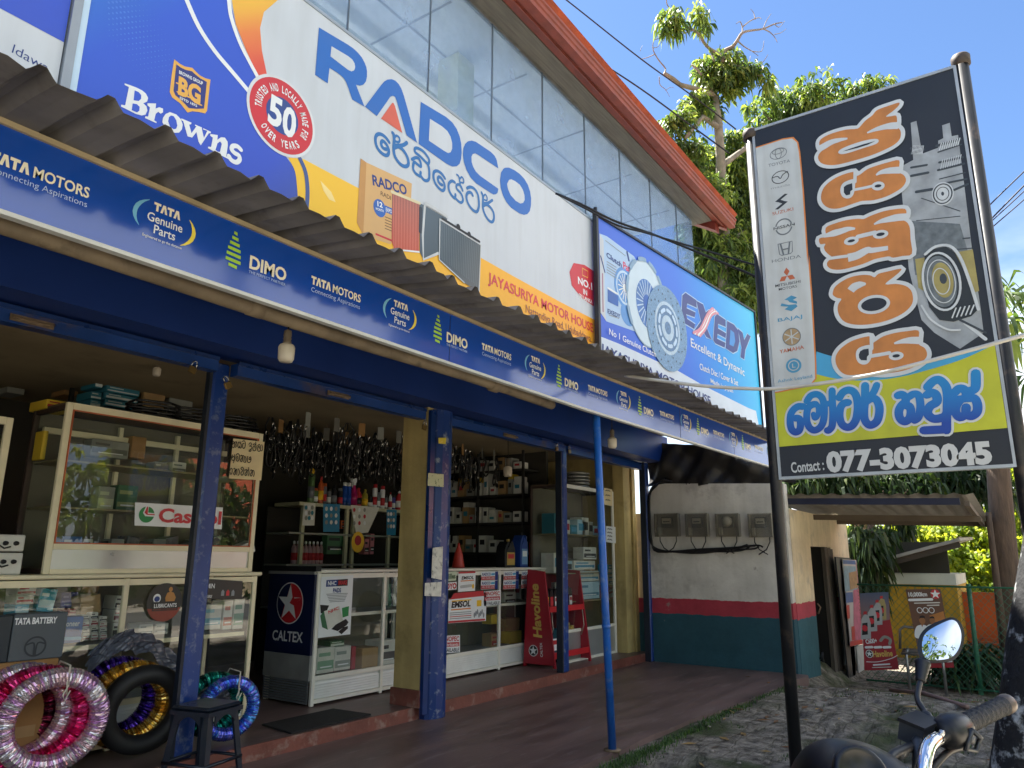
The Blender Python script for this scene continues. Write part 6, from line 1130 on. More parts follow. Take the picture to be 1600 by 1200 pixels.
# side wall shelves with small boxes
t = thing('wall_shelf', 'dark shelving full of small white boxes along the inner side wall', 'shelf unit', (8.3, 6.2, .1)); dsh = M('dark_shelf_steel', '#2b2a28', .6)
for z in (.774, 1.36, 1.75, 2.12, 2.45): mb = MB(); mb.box(8.12, 8.50, 5.45, 7.6, z, z+.025, dsh); mb.build('shelf', t)
mb = MB()
for y in (5.45, 6.2, 6.95, 7.57): mb = MB(); mb.box(8.12, 8.15, y, y+.03, .1, 2.72, dsh); mb.build('upright', t)
i = 0
for z in (.80, 1.386, 1.776, 2.146, 2.476):
    y = 5.52
    while y < 7.4:
        i += 1; w = rnd(i, .07, .13); h = rnd(i+50, .10, .26) if z < 2.4 else rnd(i+50, .08, .18); 
        if rnd(i+7, 0, 1) < .97:
            mb = MB(); mb.bbox(8.16, 8.34, y, y+w, z, z+h, (bx_w, bx_w, bx_g, kraft2, bx_w)[i % 5], .003); mb.box(8.1585, 8.1598, y+w*.2, y+w*.8, z+h*.45, z+h*.75, (INK, bx_r, bx_te, INK)[i % 4])
            o = mb.build('carton'); tag(o, 'small spare part box on the dark side wall shelves', 'box', 'small boxes on the side wall shelves')
            if rnd(i+21, 0, 1) < .35 and z < 2.4:
                mb = MB(); mb.bbox(8.17, 8.33, y+.01, y+w-.005, z+h+.001, z+h+.07, (bx_w, bx_y)[i % 2], .003); o = mb.build('carton'); tag(o, 'small spare part box on the dark side wall shelves', 'box', 'small boxes on the side wall shelves')
        y += w+rnd(i+13, .01, .05)
# belts, cables and packets hanging from the ceiling
hose = M('hanging_black_rubber', '#1d1c1c', .4, var=.3); hose2 = M('hanging_steel_cable', '#7e7a72', .35, metal=.5)
protos = []
rsc = random.Random(5); glint_m = M('glint_ferrule', '#d8d6cf', .25, metal=.85, var=.1)
for k in range(8):
    mb = MB()
    for q in range(3):
        L_ = rsc.uniform(.20, .46); w_ = rsc.uniform(.03, .10); x0 = rsc.uniform(-.05, .05); y0 = rsc.uniform(-.05, .05); s_ = rsc.choice((-1, 1))
        P_ = smooth([(x0*.3, y0*.3, 0), (x0, y0, -.08), (x0+s_*w_*.5, y0, -L_*.45), (x0+s_*w_*.2, y0+.02, -L_*.8), (x0+s_*w_*.7, y0+.03, -L_), (x0+s_*w_*1.3, y0+.02, -L_*.86), (x0+s_*w_*1.1, y0, -L_*rsc.uniform(.35, .6))], False, 4); mb.tube(P_, rsc.uniform(.006, .011), hose, 6)
        a = P_[-1]; mb.tube([a, a+np.array((.004*s_, 0, .03)), a+np.array((.018*s_, -.01, .055))], .0065, glint_m, 6); b = P_[len(P_)//2]; mb.tube([b+np.array((0, -.008, .0)), b+np.array((.006*s_, -.010, -.035))], .006, glint_m, 6)  # bright steel tips added as the glints among the cables
    protos.append(mb)
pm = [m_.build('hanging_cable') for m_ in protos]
cnt = 0
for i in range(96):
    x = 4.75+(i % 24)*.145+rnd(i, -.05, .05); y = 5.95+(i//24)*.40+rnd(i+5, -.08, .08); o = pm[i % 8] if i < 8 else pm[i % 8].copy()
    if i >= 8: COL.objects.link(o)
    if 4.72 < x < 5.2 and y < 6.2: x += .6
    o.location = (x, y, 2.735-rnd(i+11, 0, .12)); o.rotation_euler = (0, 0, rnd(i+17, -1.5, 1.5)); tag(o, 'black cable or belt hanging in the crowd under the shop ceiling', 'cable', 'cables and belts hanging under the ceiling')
pk = []
for k, m_ in enumerate((bx_g, M('smoky_card', '#6d6c64', .7), kraft)):
    mb = MB(); mb.bbox(-.035, .035, 0, .008, -.17, -.03, m_, .003); mb.tube([(0, .006, 0), (0, .006, -.03)], .003, hose2, 5); pk.append(mb.build('hanging_packet'))
for i in range(21):
    o = pk[i % 3] if i < 3 else pk[i % 3].copy()
    if i >= 3: COL.objects.link(o)
    o.location = (4.8+(i % 11)*.31+rnd(i, -.08, .08), 5.75+(i//11)*.55, 2.735); o.rotation_euler = (0, 0, rnd(i+3, -.6, .6)); tag(o, 'pale packet hanging among the cables under the shop ceiling', 'packet', 'packets hanging under the ceiling')
# boxes on and behind the left cabinet
for lab, p, Y, m_, mk in [('yellow box with red and black lettering on top of the cabinet', (71, 626, 115, 641), 5.3, bx_y, '#a1272b'), ('top long blue box on the high shelf', (167, 596, 218, 605), 6.4, bx_te, '#c9d2d2'), ('second long blue box on the high shelf', (165, 606, 218, 616), 6.4, bx_te, '#c9d2d2'), ('third long blue box on the high shelf', (163, 617, 216, 626), 6.4, bx_te, '#c9d2d2'), ('lowest long blue box on the high shelf', (162, 627, 214, 637), 6.4, bx_te, '#c9d2d2'), ('small blue box upper left of the long blue boxes', (148, 594, 160, 606), 6.42, bx_te, '#c9d2d2'), ('small blue box middle left of the long blue boxes', (141, 612, 158, 624), 6.42, bx_te, '#c9d2d2'), ('small blue box lower left of the long blue boxes', (140, 625, 157, 636), 6.42, bx_te, '#8fa5a5'), ('brown carton right of the long blue boxes', (222, 614, 256, 640), 6.4, kraft2, None), ('grey carton further right on the high shelf', (263, 624, 300, 644), 6.4, bx_g, None), ('brown carton in the top left corner under the ceiling', (-20, 530, 38, 558), 6.2, kraft, '#6e4a2c'), ('pale fuse box on the dark left wall', (10, 578, 38, 615), 7.2, bx_g, None), ('dim carton on the dark rack', (100, 585, 122, 618), 6.9, kraft, None)]:
    carton(lab, p, Y, .25, m_, 'boxes stored high at the left of the shop', mark=mk)
t = thing('high_shelf', 'dark plank shelf carrying the long blue boxes', 'shelf', (3.5, 6.6, 2.1)); mb = MB(); a = onY(140, 637.5, 6.38); b = onY(310, 646, 6.38); zz = 2.26; zb_ = min(a[2], b[2])
mb.box(a[0]-.1, b[0]+.2, 6.36, 6.8, zb_-.035, zb_-.004, dsh); mb.build('plank', t); mb = MB(); mb.box(a[0], a[0]+.03, 6.75, 6.79, zb_-.4, 2.74, dsh); mb.build('bracket', t)
sacks = M('black_wrapped_hose', '#202022', .3, var=.3, vs=30)
for i in range(3):
    a = onY(250+i*62, 655-(i == 0)*4, 5.28); mb = MB(); pth = []
    for k in range(60): an = k*.52; rr_ = .16+.012*math.sin(k*1.7); pth.append((rr_*1.25*math.cos(an), rr_*.75*math.sin(an), .012+k*.0021+.004*math.sin(k*2.3)))
    mb.tube(pth, .010, sacks, 6); o = mb.build('hose_coil'); o.location = (a[0]-.05, 5.27, 2.277); tag(o, ['left', 'middle', 'right'][i]+' coil of black hose on top of the cabinet', 'hose')
for lab, p in (('upper pale amplifier unit at the left end of the counter', (-30, 836, 41, 862)), ('lower white amplifier unit at the left end of the counter', (-34, 864, 37, 892))):
    a = onY(p[0], p[3], 5.06); b = onY(p[2], p[1], 5.06); t = thing('power_unit', lab, 'appliance', (a[0], 5.06, a[2])); mb = MB(); mb.bbox(a[0], b[0], 5.06, 5.3, a[2]+.004 if 'upper' in lab else 1.191, b[2], bx_w, .006); mb.build('case', t); mb = MB(); zc = (a[2]+b[2])/2; mb.lathe([(.014, 0), (.012, .02), (0, .022)], (b[0]-.05, 5.06, zc), INK, (0, -1, 0), 12); mb.lathe([(.014, 0), (.012, .02), (0, .022)], (a[0]+.12, 5.06, zc), INK, (0, -1, 0), 12); mb.build('knob', t); mb = MB(); mb.tube([(b[0]-.16, 5.05, zc), (b[0]-.12, 5.03, zc-.03), (b[0]-.08, 5.05, zc-.02)], .005, INK, 6); mb.build('lead', t)

# ------------------------------------------------------------------ lamps and padlocks
lampw = M('lamp_plastic_white', '#c8beac', .4, var=.08); sock = M('lamp_socket_grey', '#6e6354', .5)
def bulb(label, p, Y, s, top, lit=None):
    a = onY(p[0], p[1], Y); t = thing('hanging_bulb', label, 'lamp', tuple(a)); mb = MB()
    mb.lathe([(0, -.075*s), (.030*s, -.072*s), (.038*s, -.058*s), (.040*s, .0), (.034*s, .012*s), (.020*s, .02*s)], a, lit or lampw, seg=20); mb.build('bulb', t)
    mb = MB(); mb.lathe([(.019*s, .0205*s), (.021*s, .03*s), (.016*s, .034*s), (.021*s, .045*s), (.016*s, .05*s), (.020*s, .06*s), (.017*s, .085*s), (.006*s, .09*s)], a, sock, seg=16); mb.build('socket', t)
    mb = MB(); mb.tube([a+(0, 0, .088*s), (a[0]+.004, a[1], (a[2]+top)/2), (a[0], a[1], top)], .004, INK, 6); mb.build('flex', t)
bulb('white globe bulb hanging from the pipe at the left of the awning', (448, 543), 2.86, 1.0, 2.41); bulb('white globe bulb hanging by the thin blue pole', (956.5, 687), 2.86, 1.0, 2.66); bulb('large white bulb hanging inside the shop over the sticker counter', (793.5, 732), 5.2, 1.4, 2.74); bulb('small white bulb under the shop ceiling at the left', (245.5, 577), 5.4, .75, 2.74)
brass = M('brass_padlock', '#8c7345', .35, metal=.7, var=.2); stl = M('steel_shackle', '#a6a7a5', .25, metal=.9)
for lab, p, rot in (('brass padlock hanging left of the left blue post', (301, 577), .3), ('brass padlock hanging right of the left blue post', (356, 601), -.5), ('small padlock left of the round pillar', (663, 667), .2), ('padlock right of the round pillar', (704, 671), -.3), ('padlock left of the slim blue post', (870, 701), .1), ('thin padlock right of the slim blue post', (890, 705), -.2)):
    a = onY(p[0], p[1], 4.31); t = thing('padlock', lab, 'padlock', tuple(a)); mb = MB(); mb.bbox(a[0]-.026, a[0]+.026, a[1]-.009, a[1]+.009, a[2]-.028, a[2]+.018, brass, .004); o = mb.build('body', t); o.rotation_euler = (0, rot, 0)
    mb = MB(); mb.tube([a+(-.016, 0, .018), a+(-.016, 0, .045), a+(-.008, 0, .058), a+(.008, 0, .058), a+(.016, 0, .045), a+(.016, 0, .018)], .0045, stl, 8); o = mb.build('shackle', t); o.rotation_euler = (0, rot, 0)

# ------------------------------------------------------------------ tyres, battery, stool, mat, plastic sheet
def tyre(label, c, axis, R, r, cols, wrapped=True, group=None, w=1.15):
    ax = np.array(axis, float); ax /= np.linalg.norm(ax); u = np.cross(ax, (0, 0, 1.)); u /= np.linalg.norm(u); v = np.cross(u, ax); mb = MB(); c = np.array(c, float)
    nu, nv = (240 if wrapped else 72), 14; rs = random.Random(int(R*1000)+len(label)); ph = [rs.uniform(0, 6.28) for _ in range(nv)]
    V = []
    for i in range(nu):
        a = 2*PI*i/nu; d = math.cos(a)*u+math.sin(a)*v
        for j in range(nv):
            b = 2*PI*j/nv; q = r*(1+(.05*math.sin(i*2.35+ph[j])+.035*rs.uniform(-1, 1) if wrapped else 0)); V.append(c+d*(R+q*math.cos(b))+ax*q*w*math.sin(b))
    for m_i, m_ in enumerate(cols):
        pass
    base = len(mb.v)
    mats = cols; F_ = [[] for _ in cols]
    for i in range(nu):
        k = rs.choice(range(len(cols))) if i % 2 == 0 else k
        for j in range(nv): F_[k].append((i*nv+j, ((i+1) % nu)*nv+j, ((i+1) % nu)*nv+(j+1) % nv, i*nv+(j+1) % nv))
    mb.v = [tuple(p) for p in V]
    for k, fl in enumerate(F_):
        mi = mb.mi(cols[k])
        for f in fl: mb.f.append(f); mb.m.append(mi); mb.sm.append(not wrapped)
    o = mb.build('tyre', loc=tuple(c), fix=True); tag(o, label, 'tyre', group); return o
foil = lambda n, h, mt=.75: M(n, h, .22, metal=mt, var=.3, vs=40)
f_w = [foil('foil_silver_pink', '#e2c2cc'), foil('foil_white', '#efe6ea'), foil('foil_lilac', '#cfa4d0')]; f_p = [foil('foil_hot_pink', '#d8226e'), foil('foil_pink_light', '#f04a92'), foil('foil_crimson', '#a81340')]; f_m = [foil('foil_maroon', '#6e1a34'), foil('foil_maroon_dark', '#3c0f20'), foil('foil_maroon_pink', '#9a2a50')]
f_g = [foil('foil_gold', '#d8a43c'), foil('foil_gold_light', '#f0cf78'), foil('foil_gold_dark', '#9a6a20')]; f_v = [foil('foil_violet', '#3a1c8a'), foil('foil_violet_dark', '#1c0f4a'), foil('foil_violet_light', '#6a48c0')]; f_t = [foil('foil_teal', '#128a7c'), foil('foil_teal_light', '#4cc9b4'), foil('foil_teal_dark', '#0a4a46')]; f_b = [foil('foil_blue', '#4a62d8'), foil('foil_periwinkle', '#8a8cf0'), foil('foil_skyblue', '#58a4e8')]
rub = [M('tyre_rubber', '#17181a', .6, var=.2, vs=20)]
TG = 'wrapped tyres leaning in front of the counter'
ax1 = np.array((.30, .94, .12)); ax1 /= np.linalg.norm(ax1)
c1 = onY(83, 1126, 4.62); 
for i, (cols, lab) in enumerate(((f_w, 'silver pink foil wrapped tyre at the front of the left stack'), (f_p, 'hot pink foil wrapped tyre second in the left stack'), (f_w, 'pale pink foil wrapped tyre third in the left stack'), (f_m, 'maroon foil wrapped tyre fourth in the left stack'), (rub, 'bare black tyre behind the pink wrapped tyres'))):
    tyre(lab, c1+np.array((-.045*i, .105*i-.0, .010*i)), (.22, .96, .10), .232, .052, cols, len(cols) > 1, TG)
c2 = onY(224, 1108, 4.66)
for i, (cols, lab) in enumerate(((rub, 'plain black tyre behind the blue post'), (f_g, 'gold foil wrapped tyre behind the plain black tyre'), (f_v, 'dark violet foil wrapped tyre at the back of the middle stack'))):
    tyre(lab, c2+np.array((-.035*i, .10*i, .022*i)), (.22, .96, .12), .208, .056, cols, len(cols) > 1, TG)
c3_ = onY(357, 1106, 4.58)
for i, (cols, lab) in enumerate(((f_b, 'blue and lilac foil wrapped tyre right of the blue post'), (f_t, 'teal foil wrapped tyre behind the blue and lilac one'))):
    tyre(lab, c3_+np.array((-.055*i, .11*i, .02*i)), (.25, .95, .10), .168, .042, cols, True, TG)
twn = M('white_tie_string', '#c9c3b4', .7); 
for lab, c, R in (('white string tied round the top of the left tyre stack', c1, .232), ('straw coloured string tied round the blue wrapped tyres', c3_, .168)):
    mb = MB(); q = np.array(c)+(0.02, -.07, R+.0); mb.tube([q+(0, 0, -.09), q+(-.012, -.012, -.02), q+(.0, .0, .062), q+(.0, .12, .075), q+(.01, .2, .0)], .005, twn, 6); mb.tube([q+(0, -.01, -.04), q+(-.03, -.02, -.09), q+(-.015, -.015, -.12), q+(.01, -.015, -.07)], .004, twn, 6); o = mb.build('tie_string'); tag(o, lab, 'string')
bt = M('battery_grey', '#4d5760', .5, var=.12, vs=4); btd = M('battery_side_dark', '#1d2a36', .45)
a = onY(12, 1035, 4.86); b = onY(96, 1035, 4.86); zt_ = onY(50, 959, 4.86)[2]
t = thing('battery_carton', 'grey battery carton with white lettering and a round emblem', 'battery', ((a[0]+b[0])/2, 4.95, a[2])); mb = MB(); mb.bbox(a[0], b[0], 4.86, 4.985, a[2], zt_, bt, .004); mb.build('body', t); mb = MB(); mb.bbox(a[0]-.16, a[0]-.004, 4.865, 4.985, a[2], zt_-.005, btd, .004); mb.build('side_carton', t)
Fq = face_at(4.859); mb = MB(); Fq.tpx(mb, 'TATA BATTERY', (22, 976), (88.5, 973), (22, 966), W, 1, .04); c = Fq.px(55, 1010); Fq.ring(mb, c, .055, .052, .010, btd, 1); Fq.stroke(mb, [c+np.array(q) for q in ((-.05, .012), (-.01, .018), (-.004, -.05))], .009, btd, 2); Fq.stroke(mb, [c+np.array(q) for q in ((.05, .012), (.01, .018), (.004, -.05))], .009, btd, 2); mb.build('lettering', t)
mb = MB(); mb.bbox(a[0]-.15, b[0]-.02, 4.85, 4.985, .1, a[2]-.002, kraft, .006); mb.box(a[0]-.1, b[0]-.1, 4.8485, 4.8495, .3, .36, kraft2); o = mb.build('carton'); tag(o, 'brown carton under the battery carton behind the pink tyres', 'box')
# crumpled plastic sheet over the tyres
mb = MB(); rs = random.Random(3); nu, nv = 130, 46; V = []
for i in range(nu):
    for j in range(nv):
        s_ = i/(nu-1); q = j/(nv-1); px_ = 133+s_*228; py_ = (1040-60*math.sin(PI*min(1, s_*1.35+.05))**.8+s_*28)+q*32
        p = onY(px_, py_, 4.93-.15*q); a_ = s_*19; b_ = q*6; n_ = .020*abs(math.sin(a_*.9+b_*.8+1.3*math.sin(b_*.7)))+.011*abs(math.sin(a_*1.7-b_*1.1+1.7*math.sin(a_*.31)))+.005*abs(math.sin(a_*3.1+b_*2.3+math.sin(a_)))-.012; V.append(p+np.array((n_*.5, -abs(n_)*1.6, n_*1.3)))
mb.add(V, [(i*nv+j, (i+1)*nv+j, (i+1)*nv+j+1, i*nv+j+1) for i in range(nu-1) for j in range(nv-1)], M('grey_plastic_film', '#565b68', .2, var=.3, vs=14, spec=.7), True)
o = mb.build('plastic_sheet'); tag(o, 'crumpled grey plastic sheet draped over the tyres below the counter', 'plastic sheet')
# stool
st = M('dark_stool_plastic', '#1b2432', .32, var=.12, vs=6); S0 = np.array((2.86, 4.20, 0.0)); t = thing('stool', 'dark blue plastic stool by the blue post on the forecourt', 'stool', tuple(S0)); t_rot = .25
mb = MB(); mb.bbox(S0[0]-.14, S0[0]+.14, S0[1]-.14, S0[1]+.14, .425, .45, st, .012); mb.box(S0[0]-.145, S0[0]+.145, S0[1]-.145, S0[1]+.145, .40, .424, st); mb.build('seat', t)
for sx in (-1, 1):
    for sy in (-1, 1):
        mb = MB(); top = S0+(sx*.125, sy*.125, .40); bot = S0+(sx*.17, sy*.17, 0); w = .045
        vs = [top, top+(-sx*w, 0, 0), top+(-sx*w, -sy*.012, 0), top+(-sx*.012, -sy*.012, 0), top+(-sx*.012, -sy*w, 0), top+(0, -sy*w, 0)]; vb = [bot, bot+(-sx*w*.8, 0, 0), bot+(-sx*w*.8, -sy*.012, 0), bot+(-sx*.012, -sy*.012, 0), bot+(-sx*.012, -sy*w*.8, 0), bot+(0, -sy*w*.8, 0)]
        mb.add(vs+vb, [(0, 1, 2, 3), (0, 3, 4, 5), (6, 7, 8, 9), (6, 9, 10, 11)]+[(i, (i+1) % 6, (i+1) % 6+6, i+6) for i in range(6)], st); mb.build('leg', t)
mb = MB()
for sx, sy, dx, dy in ((-1, 0, 0, 1), (1, 0, 0, 1), (0, -1, 1, 0), (0, 1, 1, 0)):
    c = S0+(sx*.145, sy*.145, 0)
    pts = [c+np.array((dx*k*.085, dy*k*.085, 0))+(0, 0, .345+.05*(1-k*k)) for k in np.linspace(-1, 1, 9)]; up = [c+np.array((dx*k*.085, dy*k*.085, 0))+(0, 0, .401) for k in np.linspace(1, -1, 9)]
    mb.prism(pts+up, (-sx*.012, -sy*.012, 0), st)
mb.build('apron', t); mb = MB(); z = .14; e = .153
for q in (((-e, -e), (e, -e)), ((e, -e), (e, e)), ((e, e), (-e, e)), ((-e, e), (-e, -e))): mb.tube([S0+(*q[0], z), S0+(*q[1], z)], .010, st, 6)
mb.build('stretcher', t); t.rotation_euler = (0, 0, t_rot)
mb = MB(); mb.prism([(3.70, 4.43, .101), (4.48, 4.44, .101), (4.45, 4.84, .101), (3.75, 4.82, .101)], (0, 0, .012), M('black_rubber_mat', '#1c1c1d', .85, var=.3, vs=40, bump=.4, bs=120)); o = mb.build('door_mat'); tag(o, 'black rubber mat on the step in front of the star panel', 'mat')
# ================================================================== meter wall, outbuilding and what stands to the right
lime = M('limewashed_wall', '#cfcbc2', .9, var=.2, vs=2.2, streak=.22, bump=.25, bs=14, spots='#9a948a', spot_amt=.5, spot_s=3.1)
lime2 = M('limewash_lit_copy', '#dccaa8', .9, var=.25, vs=2.0, streak=.28, bump=.25, bs=14, spots='#a58a66', spot_amt=.5, spot_s=1.9)  # lighter, warmer copy of the limewash; the brighter face is painted in
band = M('wall_band_red', '#a23240', .8, var=.18, vs=5, streak=.25); teal = M('wall_teal', '#1e4a56', .75, var=.25, vs=2.5, streak=.35, bump=.15, bs=20)
t = thing('meter_wall', 'limewashed wall with a red band and teal dado carrying four meters', 'wall', (9.57, 3.4, 0))
mb = MB(); XW = 9.5
top = [(4.30, .81), (4.30, 2.16), (4.27, 2.24), (4.20, 2.30), (4.05, 2.315), (2.475, 2.235), (2.475, .81)]
top = [(4.30, -.4)]+top[1:-1]+[(2.475, -.4)]; mb.prism([(XW, y, z) for y, z in top], (.15, 0, 0), Mwall('meter_wall_paint', '#cfcbc2', '#a23240', '#1e4a56', .615, .805)); mb.build('wall', t)
t = thing('outbuilding', 'small limewashed outhouse with a dark narrow doorway and flat metal canopy', 'outbuilding', (11.3, 3.3, 0))
Y0 = 2.47; mb = MB(); x0, x1, xd0, xd1 = 9.652, 13.1, 10.59, 11.79
def wseg(xa, xb, za, zb_, m_): mb.box(xa, xb, Y0, Y0+.14, za, zb_, m_)
lime2 = Mwall('outhouse_lit_paint', '#dccaa8', '#a83a48', '#27545e', .60, .785)  # meter wall bands lightened; the brighter lit face is put into the colours
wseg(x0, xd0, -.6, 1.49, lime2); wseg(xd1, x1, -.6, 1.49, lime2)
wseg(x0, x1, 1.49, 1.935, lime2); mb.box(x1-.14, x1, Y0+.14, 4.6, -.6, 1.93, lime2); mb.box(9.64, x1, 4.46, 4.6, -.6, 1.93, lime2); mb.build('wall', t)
mb = MB(); mb.box(11.285, 11.30, Y0+.025, Y0+1.2, -.5, 1.59, M('painted_doorway_dark', '#16140f', .95)); mb.box(xd0-.03, xd0-.005, Y0+.141, Y0+1.2, -.5, 1.9, M('painted_doorway_dark', '#16140f', .95)); mb.box(xd0-.03, x1-.2, Y0+.141, Y0+1.25, 1.60, 1.64, M('painted_doorway_dark', '#16140f', .95)); mb.box(9.8, x1-.2, Y0+1.2, Y0+1.25, -.5, 1.9, M('painted_doorway_dark', '#16140f', .95)); mb.build('dark_doorway_lining', t)  # near-black panels put behind the doorway, its darkness painted in
oldw = M('weathered_door_wood', '#524a40', .85, var=.4, vs=6, stretch=(6, 6, .8), bump=.4, bs=20)
mb = MB()
for q in range(3): mb.box(11.275+q*.171, 11.275+q*.171+.168, Y0-.03-.004*(q%2), Y0+.02, -.5, 1.49-.012*q, oldw)
d = mb.build('door', t)
mb = MB(); mb.tube([(xd0+.03, Y0-.02, .75), (xd0+.05, Y0-.05, .70), (xd0+.03, Y0-.02, .62)], .010, rust, 8); mb.build('handle', d)
mb = MB(); q = onY(1281, 1030, Y0); mb.tube([q, q+(-.03, -.03, .04), q+(0, -.04, .08), q+(.03, -.03, .03), q+(0, -.04, -.03)], .014, INK, 8); mb.build('latch', d)
nav = M('navy_canopy_beam', '#161c34', .5, var=.2); shl = M('canopy_sheet', '#8a8782', .6, var=.2, vs=4, metal=.1)
mb = MB(); V = []; n = 64
for j, (X, z) in enumerate(((9.62, 2.125), (12.6, 2.02))):
    for i in range(n+1): V.append((X+(.25 if i > n-1 else 0)*0, 2.9-(2.42*i/n), z-.10*(i/n)*(1 if j == 0 else 1.6)+.012*math.sin(i*1.3)))
mb.add(V, [(i, i+1, n+2+i, n+1+i) for i in range(n)], shl); mb.add([(a, b, c+.002) for a, b, c in V], [(i, n+1+i, n+2+i, i+1) for i in range(n)], M('canopy_sheet_top', '#a9b0b2', .5, var=.2)); mb.build('canopy_sheet', t, fix=False)
mb = MB(); mb.obox((9.66, .62, 1.915), (.05, 0, 0), (0, 2.2, .085), (0, 0, .075), nav); mb.build('canopy_beam', t)
for X, y1 in ((10.9, .5), (12.4, .48)):
    mb = MB(); mb.obox((X, y1, 1.78), (.06, 0, 0), (0, 2.3, .085), (0, 0, .07), M('canopy_timber', '#5e5346', .8, var=.2)); mb.build('canopy_rafter', t)
mb = MB(); mb.obox((9.66, .53, 1.90), (2.95, 0, -.12), (0, .05, .002), (0, 0, .05), M('canopy_timber', '#5e5346', .8, var=.2)); mb.build('canopy_edge_timber', t)
# meters
smoke = Mglass('smoked_cover', (.88, .86, .82), 1.5, .05, .07); mcase = M('meter_case_grey', '#7a766b', .5, var=.15); mface = M('meter_face', '#a6a296', .5, var=.1)
cabm = M('black_cable', '#17171a', .45, var=.2)
for k, (p0, p1) in enumerate((((1022, 803), (1060, 838)), ((1070, 803), (1106, 838)), ((1117, 803), (1155, 838)), ((1168, 803), (1207, 839)))):
    a = onX(p0[0], p0[1], XW-.10); b = onX(p1[0], p1[1], XW-.10); ya, yb_ = b[1], a[1]; za, zb_ = b[2], a[2]
    nm = ['nearest the shop corner', 'second from the shop', 'third from the shop with a round dial', 'nearest the road'][k]
    t = thing('electricity_meter', 'smoky plastic electricity meter box %s' % nm, 'meter', (XW-.05, (ya+yb_)/2, za)); mb = MB(); mb.bbox(XW-.035, XW-.001, ya, yb_, za, zb_, mcase, .006); mb.box(XW-.10, XW-.036, ya, ya+.012, za, zb_, mcase); mb.box(XW-.10, XW-.036, yb_-.012, yb_, za, zb_, mcase); mb.build('case', t)
    mb = MB(); mb.box(XW-.104, XW-.1005, ya-.004, yb_+.004, za-.004, zb_+.004, smoke); mb.build('cover', t)
    mb = MB(); ym = (ya+yb_)/2; w = (yb_-ya)*.24; h = zb_-za
    mb.bbox(XW-.085, XW-.037, ym-w, ym+w, za+h*.38, za+h*.86, M('meter_body_dark', '#33332f', .45), .008); mb.box(XW-.0875, XW-.0855, ym-w*.8, ym+w*.8, za+h*.56, za+h*.80, mface); 
    if k == 2: mb.lathe([(w*.9, 0), (w*.9, .012), (0, .014)], (XW-.088, ym, za+h*.66), mface, (-1, 0, 0), 18)
    mb.box(XW-.0885, XW-.0877, ym-w*.6, ym+w*.6, za+h*.62, za+h*.67, INK); mb.box(XW-.08, XW-.037, ym+w*1.1, yb_-.03, za+h*.08, za+h*.40, M('breaker_white', '#9c988c', .5)); mb.build('meter', t)
    mb = MB(); 
    for yy in (ya+.05, yb_-.05):
        z0 = za; sg_ = 1 if yy < ym else -1; mb.tube([(XW-.05, yy, z0), (XW-.05, yy+.0, z0-.06), (XW-.045, yy+.05*sg_, z0-.15), (XW-.04, yy+.15*sg_, z0-.21)], .007, cabm, 6)
    mb.build('tail_cable', t)
def xpath(pts, X): return [onX(x, y, X) for x, y in pts]
mb = MB()
for k in range(5):
    mb.tube(smooth(xpath([(1050-k*3, 752-k), (1024, 757+k), (1013.5+k*.5, 775), (1012+k, 820), (1016+k*.7, 846), (1028, 858+k*1.1), (1060+k*8, 863-k*1.2), (1100+k*10, 864-k*2), (1150+k*8, 856-k+(k % 2)*5), (1168+k*6, 851+k)], XW-.03-.006*k), False, 4), .011, cabm, 7)
o = mb.build('cable_bundle'); tag(o, 'black cable bundle looping along the wall under the meters', 'cable')
# black tarpaulin in the gap above the wall
tarp_m = M('black_tarpaulin', '#2b2825', .5, var=.4, vs=5, bump=.3, bs=9, spec=.4); mb = MB(); nu, nv = 46, 14; V = []
for i in range(nu):
    for j in range(nv):
        s_ = i/(nu-1); q = j/(nv-1); y = 4.32-s_*2.0; zt = 2.92-s_*.30; zb_ = 2.285-s_*.04; f = .05*math.sin(s_*23+q*2)*math.sin(q*PI)+.035*math.sin(s_*11-q*6)+.02*math.sin(s_*51+q*9); V.append((9.53+f, y, zt+(zb_-zt)*q+.012*math.sin(s_*30)*(q > .9)))
mb.add(V, [(i*nv+j, (i+1)*nv+j, (i+1)*nv+j+1, i*nv+j+1) for i in range(nu-1) for j in range(nv-1)], tarp_m, True); o = mb.build('tarpaulin'); tag(o, 'wrinkled black tarpaulin filling the gap above the meter wall', 'tarpaulin')

# boards and posters beside the doorway
def sheet_on(name, label, cat, p, plane, val, mat, thick=.012):
    f = onX if plane == 'x' else onY; q = [f(x, y, val) for x, y in p]; return flat(name, label, cat, q, mat, thick)
sheet_on('door_panel_sheet', 'tall black metal sheet standing beside the doorway', 'metal sheet', [(1303.5, 870), (1327, 872), (1336, 1069), (1325, 1068)], 'y', 2.36, M('black_metal_sheet', '#1d2024', .5, var=.2), .02)
po = sheet_on('poster_board', 'narrow board of faded red and blue posters by the doorway', 'poster', [(1315.5, 874), (1337, 875), (1348, 1006), (1328, 1010)], 'y', 2.32, M('poster_board_white', '#bdb9b4', .6, var=.1), .01)
F = face_at(2.309); mb = MB(); pkm = M('faded_pink_print', '#b5607a', .55, var=.3, vs=12); bum = M('faded_blue_print', '#3a5f9a', .55, var=.3, vs=14); tan = M('faded_tan_print', '#a8845a', .55, var=.4, vs=16); sky_ = M('faded_sky_print', '#7f9fb0', .55, var=.3, vs=10)
